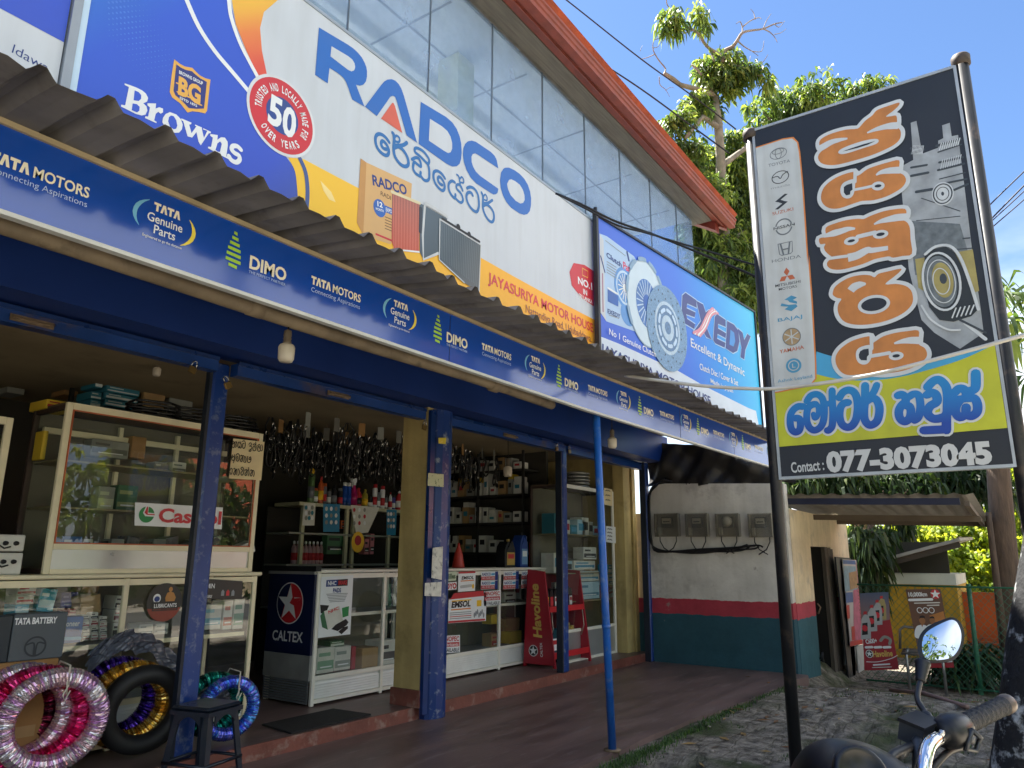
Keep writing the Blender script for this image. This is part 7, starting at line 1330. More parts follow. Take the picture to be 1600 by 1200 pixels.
F.poly(mb, F.z([(317, 875), (336, 876), (337, 882), (317, 881)], -0+1000, 0, 1), bum, 1); F.poly(mb, F.z([(1318, 884), (1337, 885), (1339, 922), (1320, 924)]), sky_, 1); F.poly(mb, F.z([(1326, 895), (1338, 892), (1340, 918), (1328, 922)]), tan, 2); F.poly(mb, F.z([(1321, 926), (1332, 925), (1333, 941), (1322, 942)]), bum, 2); F.poly(mb, F.z([(1333, 922), (1341, 920), (1347, 1000), (1334, 1003)]), pkm, 2); F.poly(mb, F.z([(1322, 946), (1327, 945), (1328, 966), (1324, 967)]), red_s, 2); F.poly(mb, F.z([(1330, 979), (1335, 978), (1336, 1000), (1331, 1001)]), red_s, 3); F.poly(mb, F.z([(1328, 1002), (1347, 999), (1348, 1006), (1328, 1010)]), red_s, 3)
F.stroke(mb, F.z([(1337, 880), (1342, 930), (1347, 1000)]), .03, red_s, 3); mb.build('printed_artwork', po)
mb = MB(); 
for x0_, x1_ in ((1328.5, 1336.5), (1338, 1349.5)):
    q = [onY(x, y, 2.34) for x, y in ((x0_, 1010), (x1_, 1007), (x1_+.5, 1056), (x0_+5, 1062))]; mb.prism(q, (0, .02, 0), M('white_painted_plank', '#aeb0ac', .7, var=.15, vs=8))
o = mb.build('plank_board'); tag(o, 'white painted planks standing under the narrow poster board', 'boards')
# rolled-top oil banner and the portrait poster hung on the fence
XB = 11.22
po = sheet_on('banner', 'red banner with four pictured oil cans hung on the fence', 'banner', [(1343, 927), (1388, 925), (1391, 968), (1405, 1046), (1351, 1047.5), (1347, 968)], 'x', XB, M('banner_oil_red', '#9c2430', .45, var=.15, vs=5), .006)
F = Face((XB-.007, 0, 0), (0, -1, 0), (-1, 0, 0)); mb = MB()
F.poly(mb, F.z([(1343, 927), (1388, 925), (1390.5, 968), (1346, 978)]), Mgrad('banner_dusk_blend', [(0, '#4a5a78'), (1, '#8e6f66')], onX(1365, 926, XB), onX(1368, 975, XB)), 1)
for k, (x, y, s_) in enumerate(((1378, 950, .95), (1371.5, 957, 1.0), (1363, 966, 1.05), (1353, 977, 1.1))):
    F.poly(mb, F.z([(x-7*s_, y+20*s_), (x+7.5*s_, y+19*s_), (x+7*s_, y-3*s_), (x+4*s_, y-14*s_), (x-2*s_, y-16*s_), (x-6.5*s_, y-8*s_)]), (bx_g, M('silver_can_print', '#a9adb0', .4))[k > 0] if k else M('gold_can_print', '#a89a66', .4), 3+k*3); F.poly(mb, F.z([(x-5.2*s_, y+14*s_), (x+3*s_, y+13*s_), (x+2.5*s_, y-4*s_), (x-4.8*s_, y-3*s_)]), INK, 4+k*3); F.ell(mb, F.px(x-1.2*s_, y+4*s_), .035, .04, RED, 5+k*3); F.poly(mb, F.z([(x-3.5*s_, y-15*s_), (x+1.5*s_, y-16*s_), (x+1.5*s_, y-20*s_), (x-3*s_, y-19.5*s_)]), red_s, 5+k*3)
F.tpx(mb, 'Havoline', (1364.5, 1026.5), (1395.5, 1025), (1364.5, 1017), gold_s, 3, .03, .15); c = F.px(1358.5, 1021.5); F.ell(mb, c, .045, .05, W, 3); F.ell(mb, c, .038, .042, INK, 4); F.poly(mb, [c+(.04 if k % 2 == 0 else .016)*np.array((math.cos(PI/2+k*PI/5), math.sin(PI/2+k*PI/5))) for k in range(10)], W, 5)
F.tpx(mb, 'C600+', (1353.5, 1006), (1371, 1004), (1353.5, 999), W, 3, .03); F.stroke(mb, F.z([(1376, 1001), (1382, 995), (1391, 999), (1390, 1006)]), .035, bx_g, 3)
for i in range(3): F.stroke(mb, F.z([(1353+i*14, 1011.5), (1363+i*14, 1011)]), .03, W, 3)
F.stroke(mb, F.z([(1354, 1034), (1372, 1034), (1392, 1029), (1402, 1024)]), .008, W, 3); F.stroke(mb, F.z([(1365, 1039), (1390, 1037.5)]), .018, W, 3); F.stroke(mb, F.z([(1363, 1043), (1393, 1042)]), .010, bx_w, 3); mb.build('lettering', po)
po = sheet_on('poster', 'brown poster picturing two men in white shirts hung on the fence', 'poster', [(1415, 921), (1469.5, 920), (1491, 1043), (1440, 1043.5)], 'x', XB, Mgrad('poster_brown_blend', [(0, '#5c4236'), (.4, '#6b4a36'), (.7, '#5a4a44'), (.9, '#7a2a30'), (1, '#b3202c')], onX(1445, 921, XB), onX(1462, 1043, XB)), .006)
mb = MB(); F.tpx(mb, '10,000km', (1420, 932), (1449, 931.5), (1420, 925.5), W, 2, .03); F.stroke(mb, F.z([(1421, 937.5), (1456, 936.5)]), .032, W, 2); F.stroke(mb, F.z([(1429, 942.5), (1468, 941.5)]), .014, bx_w, 2); F.stroke(mb, F.z([(1449, 946), (1467, 945.5)]), .014, bx_w, 2)
c = F.px(1461.5, 928.5); F.ell(mb, c, .055, .06, red_s, 2); F.poly(mb, [c+(.06 if k % 2 == 0 else .024)*np.array((math.cos(PI/2+k*PI/5), math.sin(PI/2+k*PI/5))) for k in range(10)], W, 3)
for i in range(3): F.ring(mb, F.px(1437+i*9.3, 953.5), .030, .033, .008, W, 2, 0, 0, 2*PI, 14)
F.poly(mb, F.z([(1452, 962), (1474, 955), (1478, 972), (1460, 972)]), M('poster_glow', '#b5783c', .5), 2)
skn = M('printed_skin', '#96663f', .5); hair = M('printed_hair', '#231a14', .5)
for x, y, s_ in ((1441, 969, 1.0), (1456.5, 969, .85)):
    F.poly(mb, smooth(F.z([(x-9*s_, y+28), (x-12*s_, y+20*s_), (x-9*s_, y+10*s_), (x-3*s_, y+7.5*s_), (x+3*s_, y+7.5*s_), (x+8*s_, y+11*s_), (x+10*s_, y+28)]), True, 3), W, 3); F.ell(mb, F.px(x, y), .036*s_, .05*s_, skn, 4); F.poly(mb, F.z([(x-4.5*s_, y-1), (x-4*s_, y-6*s_), (x, y-7.5*s_), (x+4*s_, y-6*s_), (x+4.4*s_, y-1), (x+3*s_, y-3.5*s_), (x-3*s_, y-3.5*s_)]), hair, 5); F.poly(mb, F.z([(x-2*s_, y+6*s_), (x+2*s_, y+6*s_), (x, y+11*s_)]), skn, 4)
F.stroke(mb, F.z([(1470, 1034), (1487, 1033)]), .02, W, 3); mb.build('printed_artwork', po)

# chain-link fence
gw = M('green_fence_wire', '#2c6a4e', .5, var=.15); t = thing('chain_link_fence', 'green chain link fence with posts behind the posters', 'fence', (11.4, .6, -.3)); XF = 11.36
YA, YB_, ZA, ZB_ = 2.08, -2.2, -.27, .985
mb = MB(); st_ = .085; k = -30
segs = []
for s_ in (1, -1):
    for i in range(-20, 80):
        y0 = YB_+i*st_; 
        za, zb2 = ZA, ZB_; ya = y0; yb2 = y0+s_*(zb2-za)*.9
        def clip(y): return min(max(y, YB_), YA)
        if max(ya, yb2) < YB_ or min(ya, yb2) > YA: continue
        def zat(y): return za+(y-ya)/(yb2-ya)*(zb2-za)
        p, q = clip(ya), clip(yb2); mb.tube([(XF+.004*s_, p, zat(p)), (XF+.004*s_, q, zat(q))], .0026, gw, 4, cap=False)
mb.build('wire_mesh', t)
for y in (.78, -.75, -2.2): mb = MB(); mb.tube([(XF+.03, y, -.5), (XF+.03, y-(.0 if y != .78 else .02), 1.02)], .028, gw, 10); mb.build('post', t)
for z in (ZB_, ZA+.02): mb = MB(); mb.tube([(XF+.01, YA, z), (XF+.01, YB_, z-.01)], .012, gw, 8); mb.build('rail', t)
# tubular steel bench behind the banner
t = thing('steel_bench', 'tubular steel bench frame between the two fence posters', 'bench', (11.0, 1.4, -.3)); mb = MB(); cr = M('dull_steel_tube', '#9a9a98', .3, metal=.7)
for y in (1.52, 1.12): mb.tube([(11.05, y, -.35), (11.05, y, .12), (11.08, y, .17), (11.3, y, .18)], .018, cr, 8)
mb.build('leg', t); mb = MB()
for X, z in ((11.06, .15), (11.16, .17), (11.27, .18)): mb.tube([(X, 1.58, z), (X, 1.06, z)], .016, cr, 8)
mb.build('seat', t); mb = MB(); mb.tube([(11.3, 1.62, .18), (11.31, 1.60, .42), (11.31, 1.55, .46), (11.31, 1.1, .44)], .016, cr, 8); mb.build('backrest', t)
# hut and walls beyond the fence
t = thing('hut', 'low white and yellow hut with a lean-to sheet roof beyond the fence', 'hut', (15, 1.6, -.4)); XH = 15.0
a = onX(1320, 895, XH); b = onX(1492, 894, XH); zy = onX(1430, 913, XH)[2]; zb_ = -.4
mb = MB(); mb.box(XH, XH+2.2, b[1], a[1]+.9, zy, a[2], M('hut_white_board', '#c9ccbc', .8, var=.12, vs=3)); mb.box(XH, XH+2.2, b[1], a[1]+.9, zb_, zy-.002, M('hut_yellow_sheet', '#b58f1c', .7, var=.2, vs=3, streak=.3)); mb.build('wall', t)
mb = MB(); r0 = onX(1330, 893, XH-.5); r1 = onX(1500, 845, XH-.5); r0 = np.array((r0[0], r0[1]+.3, r0[2]-.06)); mb.obox(r0, r1-r0, (3.4, 0, .1), (0, .01, .05), M('hut_roof_sheet', '#a09a8c', .6, var=.25, vs=5)); mb.obox(r0+(0.05, 0, -.10), r1-r0, (.06, 0, 0), (0, .02, .09), M('hut_roof_timber', '#4a4034', .8)); mb.build('roof', t)
mb = MB(); mb.box(XH+.3, XH+.34, b[1]+.1, a[1]+.5, a[2]+.01, a[2]+.55, M('hut_dark_gable', '#3f3c33', .9)); mb.build('gable', t)
mb = MB(); a = onX(1496, 925, 15.8); b = onX(1640, 1015, 15.8); mb.box(15.8, 15.95, b[1], a[1], -.6, a[2], M('orange_wall_paint', '#c0561c', .8, var=.2, vs=2)); o = mb.build('orange_wall'); tag(o, 'orange painted wall behind the fence at the far right', 'wall')
mb = MB(); p0 = onZ(1390, 1061, -.02); p1 = onZ(1512, 1112, -.02); mb.tube([p0+(0, 0, -.12), p0*.5+p1*.5+(0, 0, .0), p1+(0, 0, .04)], .022, M('pinkish_conduit', '#8a7068', .7, var=.2), 8); o = mb.build('ground_pipe'); tag(o, 'pale pinkish pipe lying across the rough paving', 'pipe')

# ================================================================== foliage
def leaf_mats(pre, cols, tr=.35): return [M('%s_leaf_%s' % (pre, n), c, .5, var=.18, vs=9, trans=tr, spec=.4) for n, c in zip(('deep', 'middle', 'bright'), cols)]  # three leaf tones, mixed at random
mango = leaf_mats('mango', ((.045, .080, .022), (.095, .145, .036), (.22, .27, .065)), .42); young = leaf_mats('garden', ((.09, .14, .022), (.20, .25, .028), (.36, .38, .035)), .48); painted_shade = leaf_mats('painted_shade_mango', ((.022, .045, .014), (.045, .075, .020), (.09, .12, .025)), .3); strap = leaf_mats('strap', ((.018, .045, .016), (.030, .070, .022), (.06, .11, .03)), .2)  # third set repeats the mango leaves darker, shade put into the colour
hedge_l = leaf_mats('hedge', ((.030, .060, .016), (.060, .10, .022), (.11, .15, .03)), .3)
def leaves(blobs, mats, n, L, w, droop=.6, nl=9, seed=1, flat_=1.0, wts=(.42, .38, .20)):
    """leaf clusters spread through the given balls; returns a mesh builder"""
    rs = np.random.RandomState(seed); V = []; Fc = []; Mi = []
    tot = sum(r**2 for c, r in blobs)
    for c, r in blobs:
        k = max(3, int(n*r*r/tot))
        for _ in range(k):
            d = rs.normal(size=3); d /= np.linalg.norm(d); rad = r*(rs.rand()**.45)*(1+.28*abs(rs.normal())); p = np.array(c)+d*rad*np.array((1, 1, flat_))
            m = rs.choice(3, p=wts); ax = d*.6+np.array((0, 0, .35))+rs.normal(size=3)*.35; ax /= np.linalg.norm(ax)
            for q in range(nl):
                e = rs.normal(size=3); e -= ax*(e @ ax)*.55; e /= np.linalg.norm(e); ll = L*rs.uniform(.65, 1.2); ww = w*rs.uniform(.8, 1.2)
                tip = p+e*ll*.85+ax*ll*.2+np.array((0, 0, -droop*ll)); mid = p+e*ll*.5+ax*ll*.25+np.array((0, 0, -droop*ll*.22)); s_ = np.cross(tip-p, rs.normal(size=3)); s_ /= (np.linalg.norm(s_)+1e-9)
                m2 = mid*.5+tip*.5+np.array((0, 0, .05*ll)); b = len(V); V += [p, mid+s_*ww*.5, mid-s_*ww*.5, m2+s_*ww*.42, m2-s_*ww*.42, tip]; Fc += [(b, b+2, b+1), (b+1, b+2, b+4, b+3), (b+3, b+4, b+5)]; mm = m if rs.rand() < .8 else rs.choice(3, p=wts); Mi += [mm]*3
    mb = MB(); mb.v = [tuple(v) for v in V]; mb.f = Fc; mb.m = Mi; mb.sm = [False]*len(Fc); mb.mats = list(mats); return mb
def D(x, y, dep): return atD(x, y, dep)
def blob_px(lst, dep, jit=.0): return [(D(x, y, dep+dz), r/FPX*(dep+dz)) for x, y, r, dz in lst]
bark = M('pale_grey_bark', '#8a8172', .9, var=.35, vs=6, bump=.5, bs=18); bark2 = M('brown_bark', '#5d4c3e', .9, var=.35, vs=5, bump=.6, bs=14, stretch=(4, 4, .8))
twig_m = M('dry_twig', '#8d8378', .85, var=.25)
DT = 14.0
base = D(1140, 520, DT); base = np.array((base[0], base[1], -.3)); t = thing('mango_tree', 'tall mango tree with bare dead top branches behind the building\'s corner', 'tree', tuple(base))
tp = [tuple(base), tuple(D(1140, 520, DT)), tuple(D(1133, 420, DT)), tuple(D(1128, 330, DT)), tuple(D(1126, 250, DT)), tuple(D(1122, 190, DT)), tuple(D(1117, 148, DT))]
mb = MB(); mb.tube(tp, [.22, .19, .15, .11, .09, .08, .055], bark, 12)
def limb(pts, r0, r1, dz=None, m_=None):
    P_ = [D(x, y, DT+(0 if dz is None else dz*i/(len(pts)-1))) for i, (x, y) in enumerate(pts)]; mb.tube(P_, np.linspace(r0, r1, len(pts)), m_ or bark, 7)
limb([(1117, 148), (1104, 143), (1080, 137), (1062, 132), (1052, 123), (1038, 114)], .06, .03, -.6); limb([(1124, 200), (1112, 192), (1098, 182), (1085, 198), (1072, 215)], .06, .03, -.8); limb([(1127, 260), (1140, 250), (1160, 235), (1190, 215), (1230, 200)], .07, .03, 1.0); limb([(1130, 330), (1105, 320), (1075, 300), (1060, 285)], .06, .02, -1.0); limb([(1132, 380), (1160, 365), (1190, 340)], .06, .03, .8)
limb([(1117, 148), (1108, 125), (1098, 112), (1080, 101)], .035, .014); mb.build('trunk', t)
mb = MB(); z4 = lambda l: [(x/4+1000, y/4) for x, y in l]
for pts, r0, r1 in (([(520, 385), (522, 330), (540, 310), (580, 290), (610, 250), (640, 205), (700, 190), (770, 180), (840, 150), (890, 140)], .045, .010), ([(770, 180), (810, 200), (840, 230), (858, 265)], .014, .005), ([(640, 205), (640, 170), (625, 135), (600, 150)], .016, .005), ([(645, 165), (690, 130), (740, 110), (760, 120)], .014, .005), ([(720, 120), (710, 80), (690, 55)], .010, .004), ([(770, 180), (790, 130), (820, 85)], .010, .004), ([(840, 150), (870, 170), (905, 130)], .009, .004), ([(840, 215), (880, 205), (915, 180)], .008, .004),
    ([(610, 255), (650, 290), (700, 320), (740, 350)], .016, .005), ([(700, 320), (760, 320), (775, 255)], .009, .004), ([(530, 340), (580, 340), (620, 310)], .014, .006), ([(520, 360), (470, 325), (430, 300), (395, 260), (375, 220), (330, 185), (270, 155), (230, 110), (200, 70), (170, 30), (165, -5)], .034, .008), ([(330, 190), (270, 210), (220, 240), (185, 275)], .012, .004), ([(375, 225), (385, 180), (370, 130), (360, 80)], .012, .005), ([(460, 385), (450, 340), (430, 305)], .028, .016), ([(215, 220), (240, 190), (280, 180)], .008, .004),
    ([(150, 455), (160, 430), (120, 380), (95, 340), (80, 300), (85, 240), (85, 195)], .016, .005), ([(90, 340), (45, 360), (0, 370)], .010, .005), ([(85, 250), (130, 240), (150, 260)], .008, .003), ([(80, 300), (115, 290), (130, 250)], .008, .003), ([(120, 480), (125, 530), (160, 560), (185, 605)], .010, .004), ([(160, 565), (190, 545), (215, 550)], .007, .003), ([(0, 320), (15, 285)], .006, .003), ([(560, 400), (620, 415), (690, 440), (730, 470), (770, 470)], .022, .008), ([(690, 440), (740, 410), (775, 380), (800, 340)], .012, .005), ([(680, 415), (660, 370), (620, 340)], .008, .004), ([(680, 420), (690, 350)], .008, .004), ([(325, 405), (360, 440), (385, 470)], .016, .022)):
    P_ = smooth([D(x, y, DT-.3+.1*math.sin(i)) for i, (x, y) in enumerate(z4(pts))], False, 3); mb.tube(P_, np.linspace(r0, r1, len(P_)), twig_m, 6)
mb.build('dead_branch', t)
rst = np.random.RandomState(8)
bl1 = blob_px([(1128, 112, 28, 0), (1105, 118, 17, .3), (1150, 122, 18, .2), (1090, 165, 16, -.3), (1062, 190, 17, -.6), (1110, 168, 16, .2), (1075, 240, 22, -.4), (1048, 268, 20, -.6), (1100, 255, 22, .6), (1130, 290, 30, 1.2), (1095, 310, 34, -.3), (1075, 300, 26, .8), (1130, 345, 38, 1.4), (1100, 360, 32, .3), (1160, 330, 32, 1.2), (1165, 385, 40, .8), (1125, 405, 40, .2), (1165, 440, 36, 0), (1130, 450, 34, 1.4), (1185, 490, 24, .6), (1050, 232, 12, -.5), (1145, 225, 16, 1.0), (1155, 265, 24, 1.1), (1185, 300, 26, 1.6), (1180, 250, 24, 1.4), (1200, 400, 30, 1.5)], DT)
bl1b = blob_px([(1052, 22, 9, -.3), (1040, 30, 7, -.3), (1060, 40, 9, -.2), (1045, 46, 8, -.2), (1092, 22, 9, 0), (1098, 38, 8, 0), (1190, 110, 8, 0), (1180, 105, 7, 0), (1200, 125, 7, 0)], DT-.3)
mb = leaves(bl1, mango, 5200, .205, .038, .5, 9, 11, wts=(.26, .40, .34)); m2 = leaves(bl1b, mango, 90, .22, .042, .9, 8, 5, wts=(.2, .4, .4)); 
for c, r in bl1:
    for _ in range(5):
        e = rst.normal(size=3); e /= np.linalg.norm(e); c_ = np.array(c); p_ = [c_-e*r*.5, c_+rst.normal(size=3)*r*.12, c_+e*r*1.05+np.array((0, 0, r*.25))]; mb.tube(smooth(p_, False, 3), [.018, .015, .012, .010, .008, .006, .004], twig_m, 5)
o_ = len(mb.v); mb.v += m2.v; mb.f += [tuple(i+o_ for i in f) for f in m2.f]; mb.m += m2.m; mb.sm += m2.sm
mb.build('crown', t, fix=False)
def tree(name, label, cat, basepx, dep, trunk_pts, r0, blobs, mats, n, L, w, droop, nl, seed, group=None, wts=(.42, .38, .20), barkm=None):
    b = D(basepx[0], basepx[1], dep); zb = -.35; t = thing(name, label, cat, (b[0], b[1], zb), group); mb = MB(); P_ = [np.array((b[0], b[1], zb))]+[D(x, y, dep) for x, y in trunk_pts]; mb.tube(P_, np.linspace(r0, r0*.35, len(P_)), barkm or bark2, 10)
    for c, r in blobs[:6]: mb.tube([P_[-1], (P_[-1]+np.array(c))/2+(0, 0, -.1), np.array(c)], [r0*.35, r0*.2, r0*.06], barkm or bark2, 6)
    mb.build('trunk', t); leaves(blobs, mats, n, L, w, droop, nl, seed, wts=wts).build('crown', t, fix=False); return t
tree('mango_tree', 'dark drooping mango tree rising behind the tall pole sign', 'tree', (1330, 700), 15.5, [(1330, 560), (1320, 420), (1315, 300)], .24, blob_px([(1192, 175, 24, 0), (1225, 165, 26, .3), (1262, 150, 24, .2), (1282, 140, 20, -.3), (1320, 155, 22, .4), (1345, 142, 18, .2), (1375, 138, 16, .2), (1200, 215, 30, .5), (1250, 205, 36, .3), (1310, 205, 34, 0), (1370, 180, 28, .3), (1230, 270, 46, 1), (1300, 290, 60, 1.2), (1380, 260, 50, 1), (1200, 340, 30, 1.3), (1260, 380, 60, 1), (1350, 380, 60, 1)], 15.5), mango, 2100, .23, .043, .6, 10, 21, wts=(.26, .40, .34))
tree('mango_tree', 'low dark mango tree drooping behind the outhouse canopy', 'tree', (1352, 1000), 12.8, [(1352, 940), (1356, 880), (1362, 800)], .12, blob_px([(1245, 752, 26, 1.2), (1290, 750, 28, 1.4), (1335, 755, 28, 1), (1385, 752, 28, 1.2), (1430, 755, 26, 1), (1475, 752, 28, 1.4), (1520, 750, 26, 1.2), (1550, 760, 22, 1.4), (1350, 835, 18, 0), (1362, 860, 20, 0), (1345, 870, 18, .2), (1352, 900, 18, .1), (1368, 885, 14, 0), (1375, 840, 16, .4), (1340, 925, 10, 0), (1400, 830, 14, 1)], 12.8), painted_shade, 800, .27, .055, 1.0, 9, 31, wts=(.62, .30, .08))
tree('garden_tree', 'sunlit yellow green garden tree beyond the hut roof', 'tree', (1500, 1000), 18.0, [(1500, 930), (1505, 880), (1510, 840)], .13, blob_px([(1405, 838, 22, .5), (1435, 845, 26, .4), (1465, 850, 26, 0), (1500, 845, 30, .4), (1535, 850, 30, .2), (1520, 885, 26, -.4), (1490, 890, 20, -.6), (1500, 915, 20, -.8), (1530, 915, 24, -.6), (1555, 885, 24, -.2), (1450, 825, 22, 1), (1545, 820, 26, .8), (1475, 868, 16, -.5)], 18.0), young, 1500, .17, .075, .35, 9, 41, wts=(.25, .40, .35))
tree('garden_tree', 'leafy green tree at the right edge behind the leaning trunk', 'tree', (1600, 1000), 16.5, [(1600, 900), (1600, 800)], .12, blob_px([(1585, 755, 26, 0), (1610, 735, 28, .2), (1590, 800, 28, .3), (1612, 840, 34, 0), (1590, 870, 28, .2), (1600, 915, 34, 0), (1640, 780, 50, .4), (1650, 880, 50, .4), (1570, 720, 16, .6)], 16.5), young, 1000, .17, .07, .45, 9, 43, wts=(.45, .38, .17))
# far tree line that closes the gaps at the horizon
far_b = [((36+i*1.9+rnd(i, -1, 1), -12+i*1.5+rnd(i+4, -1.5, 1.5), 2.0+rnd(i+2, 0, 1.4)), 2.4+rnd(i+8, 0, 1.0)) for i in range(24)]
o = leaves(far_b, young, 2000, .55, .26, .3, 8, 77, wts=(.4, .4, .2)).build('tree_line', fix=False); tag(o, 'distant mass of green trees along the horizon', 'trees', kind='stuff')
# strap-leaved plants behind the fence
def strap_plant(label, base, h, n, seed):
    rs = random.Random(seed); t = thing('strap_plant', label, 'plant', tuple(base), 'strap leaved plants behind the fence'); mb = MB()
    for k in range(3): mb.tube([np.array(base), np.array(base)+(rs.uniform(-.12, .12), rs.uniform(-.12, .12), h*.45)], .014, bark2, 5)
    mb.build('stem', t); mb = MB()
    for k in range(n):
        s0 = np.array(base)+(rs.uniform(-.18, .18), rs.uniform(-.18, .18), h*rs.uniform(.12, .6)); a = rs.uniform(0, 6.28); e = np.array((math.cos(a), math.sin(a), 0)); L = rs.uniform(.30, .52); w = .016; sd_ = np.array((-e[1], e[0], 0)); up = rs.uniform(.5, 1.2); pts = [s0+e*L*q+np.array((0, 0, L*(up*q-1.15*q*q))) for q in (0, .35, .7, 1.0)]; ww = (w*.6, w, w*.8, .002)
        V = []
        for p, x in zip(pts, ww): V += [p+sd_*x, p-sd_*x]
        mb.add(V, [(2*i, 2*i+1, 2*i+3, 2*i+2) for i in range(3)], rs.choice(strap))
    mb.build('leaves', t, fix=False)
for i, (x, y, h, lab) in enumerate(((1500, 1050, .75, 'strap leaved plant nearest the portrait poster'), (1522, 1052, .85, 'tall strap leaved plant left of the green fence post'), (1548, 1055, .8, 'strap leaved plant behind the green fence post'), (1575, 1058, .7, 'strap leaved plant by the brown trunk'), (1510, 1062, .5, 'low strap leaved plant at the fence foot'), (1472, 1062, .45, 'small strap leaved plant under the portrait poster'))):
    b = onX(x, y, 11.75+.12*i); strap_plant(lab, (b[0], b[1], -.32), h*1.05, 120, 50+i)
# trunks
mb = MB(); P_ = [onX(1590, 1060, 12.2)*1.0, onX(1581, 980, 12.2), onX(1569, 860, 12.2), onX(1560, 740, 12.2), onX(1556, 640, 12.2)]; P_[0][2] = -.5; t = thing('palm_trunk', 'brown bare trunk standing right of the outhouse canopy', 'tree', tuple(P_[0])); mb.tube(P_, [.18, .165, .155, .14, .13], bark2, 14); mb.build('trunk', t); mb = MB(); mb.tube([onX(1577, 1060, 12.0), onX(1560, 930, 12.0), onX(1544, 800, 12.0)], [.05, .045, .035], bark2, 8); mb.build('side_stem', t)
leaves([(P_[-1]+(0, 0, .9+.2*k), .9) for k in range(2)], mango, 60, .5, .06, .5, 9, 5).build('crown', t, fix=False)
dk = M('dark_lichen_bark', '#16171a', .85, var=.4, vs=9, bump=.8, bs=24, spots='#b9bcba', spot_amt=.85, spot_s=13)
b0 = D(1610, 1330, 2.5); t1 = D(1672, 790, 2.75); t2 = D(1700, 300, 3.1); P_ = [np.array((b0[0]*1.0, b0[1], -.1)), b0, t1, t2]; t = thing('leaning_trunk', 'dark leaning tree trunk with white lichen at the right edge', 'tree', tuple(P_[0])); mb = MB(); PP = smooth(P_, False, 5); mb.tube(PP, [.165-.0035*i+.006*math.sin(i*1.7) for i in range(len(PP))], dk, 18); mb.build('trunk', t)
t3 = t2+np.array((1.2, -2.2, 6.0)); mb = MB(); mb.tube([t2-(t3-t2)*.02, t2*.5+t3*.5+(.1, -.3, 0), t3], [.10, .08, .05], dk, 12); mb.build('upper_trunk', t); leaves([(t3+(0.2, -.5, .6), 1.2), (t3+(.9, -1.6, .5), 1.2)], mango, 140, .28, .06, .8, 9, 9).build('crown', t, fix=False)
# grass along the edge of the red forecourt, weeds in the rock
grs = [M('grass_blade_dark', (.035, .085, .022), .6, var=.2, trans=.25), M('grass_blade_light', (.085, .15, .035), .6, var=.2, trans=.25)]
rs = random.Random(12); mb = MB()
edge_px = [(905, 1212), (960, 1185), (1010, 1165), (1060, 1142), (1100, 1120), (1140, 1105), (1175, 1090), (1215, 1077), (1238, 1071)]
def blades(x, y, n, sp, hmax):
    for _ in range(n):
        px_, py_ = x+rs.gauss(0, sp), y+rs.gauss(0, sp*.8); z0 = gz(px_, py_)-.004; h = hmax*rs.uniform(.35, 1); a = rs.uniform(0, 6.28); e = np.array((math.cos(a), math.sin(a), 0)); s_ = np.array((-e[1], e[0], 0))*.0035; p = np.array((px_, py_, z0)); lean = rs.uniform(.1, .8)*h
        mb.add([p-s_, p+s_, p+e*lean*.4+(0, 0, h*.65)+s_*.8, p+e*lean*.4+(0, 0, h*.65)-s_*.8, p+e*lean+(0, 0, h)], [(0, 1, 2, 3), (3, 2, 4)], grs[rs.random() < .4])
for i in range(len(edge_px)-1):
    for k in range(10):
        s_ = k/10; px_ = edge_px[i][0]*(1-s_)+edge_px[i+1][0]*s_; py_ = edge_px[i][1]*(1-s_)+edge_px[i+1][1]*s_; q = onZ(px_, py_+5, -.02); dens = 1.0 if i < 2 else .55 if i < 5 else .22
        blades(q[0], q[1]-.05-.05*dens, int(56*dens), .035+.045*dens, .042)
for i in range(44):
    px_ = rs.uniform(3.6, 9.4); py_ = rs.uniform(-.4, 2.2); blades(px_, py_, rs.randint(12, 45), rs.uniform(.03, .09), .035)
o = mb.build('grass', fix=False); tag(o, kind='stuff')
stone_m = M('loose_pebble', '#8d857a', .9, var=.3); mb = MB()
for i in range(120):
    x = rs.uniform(3.5, 9.5); y = rs.uniform(-.3, 2.35); r = rs.uniform(.008, .028); z = gz(x, y); mb.lathe([(0, -r*.5), (r*rs.uniform(.8, 1.1), -r*.1), (r*.8, r*.3), (0, r*.5)], (x, y, z), stone_m, (rs.uniform(-.3, .3), rs.uniform(-.3, .3), 1), 6)
o = mb.build('pebbles'); tag(o, kind='stuff')
mb = MB(); dl = [M('fallen_leaf_brown', '#6e4a26', .7), M('fallen_leaf_tan', '#9a7a44', .7)]
for i in range(90):
    x = rs.uniform(3.4, 9.3); y = rs.uniform(-.3, 2.9); z = (gz(x, y)+.006) if y < 2.5 else .004; a = rs.uniform(0, 6.28); e = np.array((math.cos(a), math.sin(a), 0)); s_ = np.array((-e[1], e[0], 0)); l = rs.uniform(.03, .075); c = np.array((x, y, z))
    mb.add([c-e*l, c+s_*l*.28+(0, 0, .008), c+e*l+(0, 0, .004), c-s_*l*.28+(0, 0, .002)], [(0, 1, 2), (0, 2, 3)], dl[i % 2])
o = mb.build('fallen_leaves', fix=False); tag(o, kind='stuff')

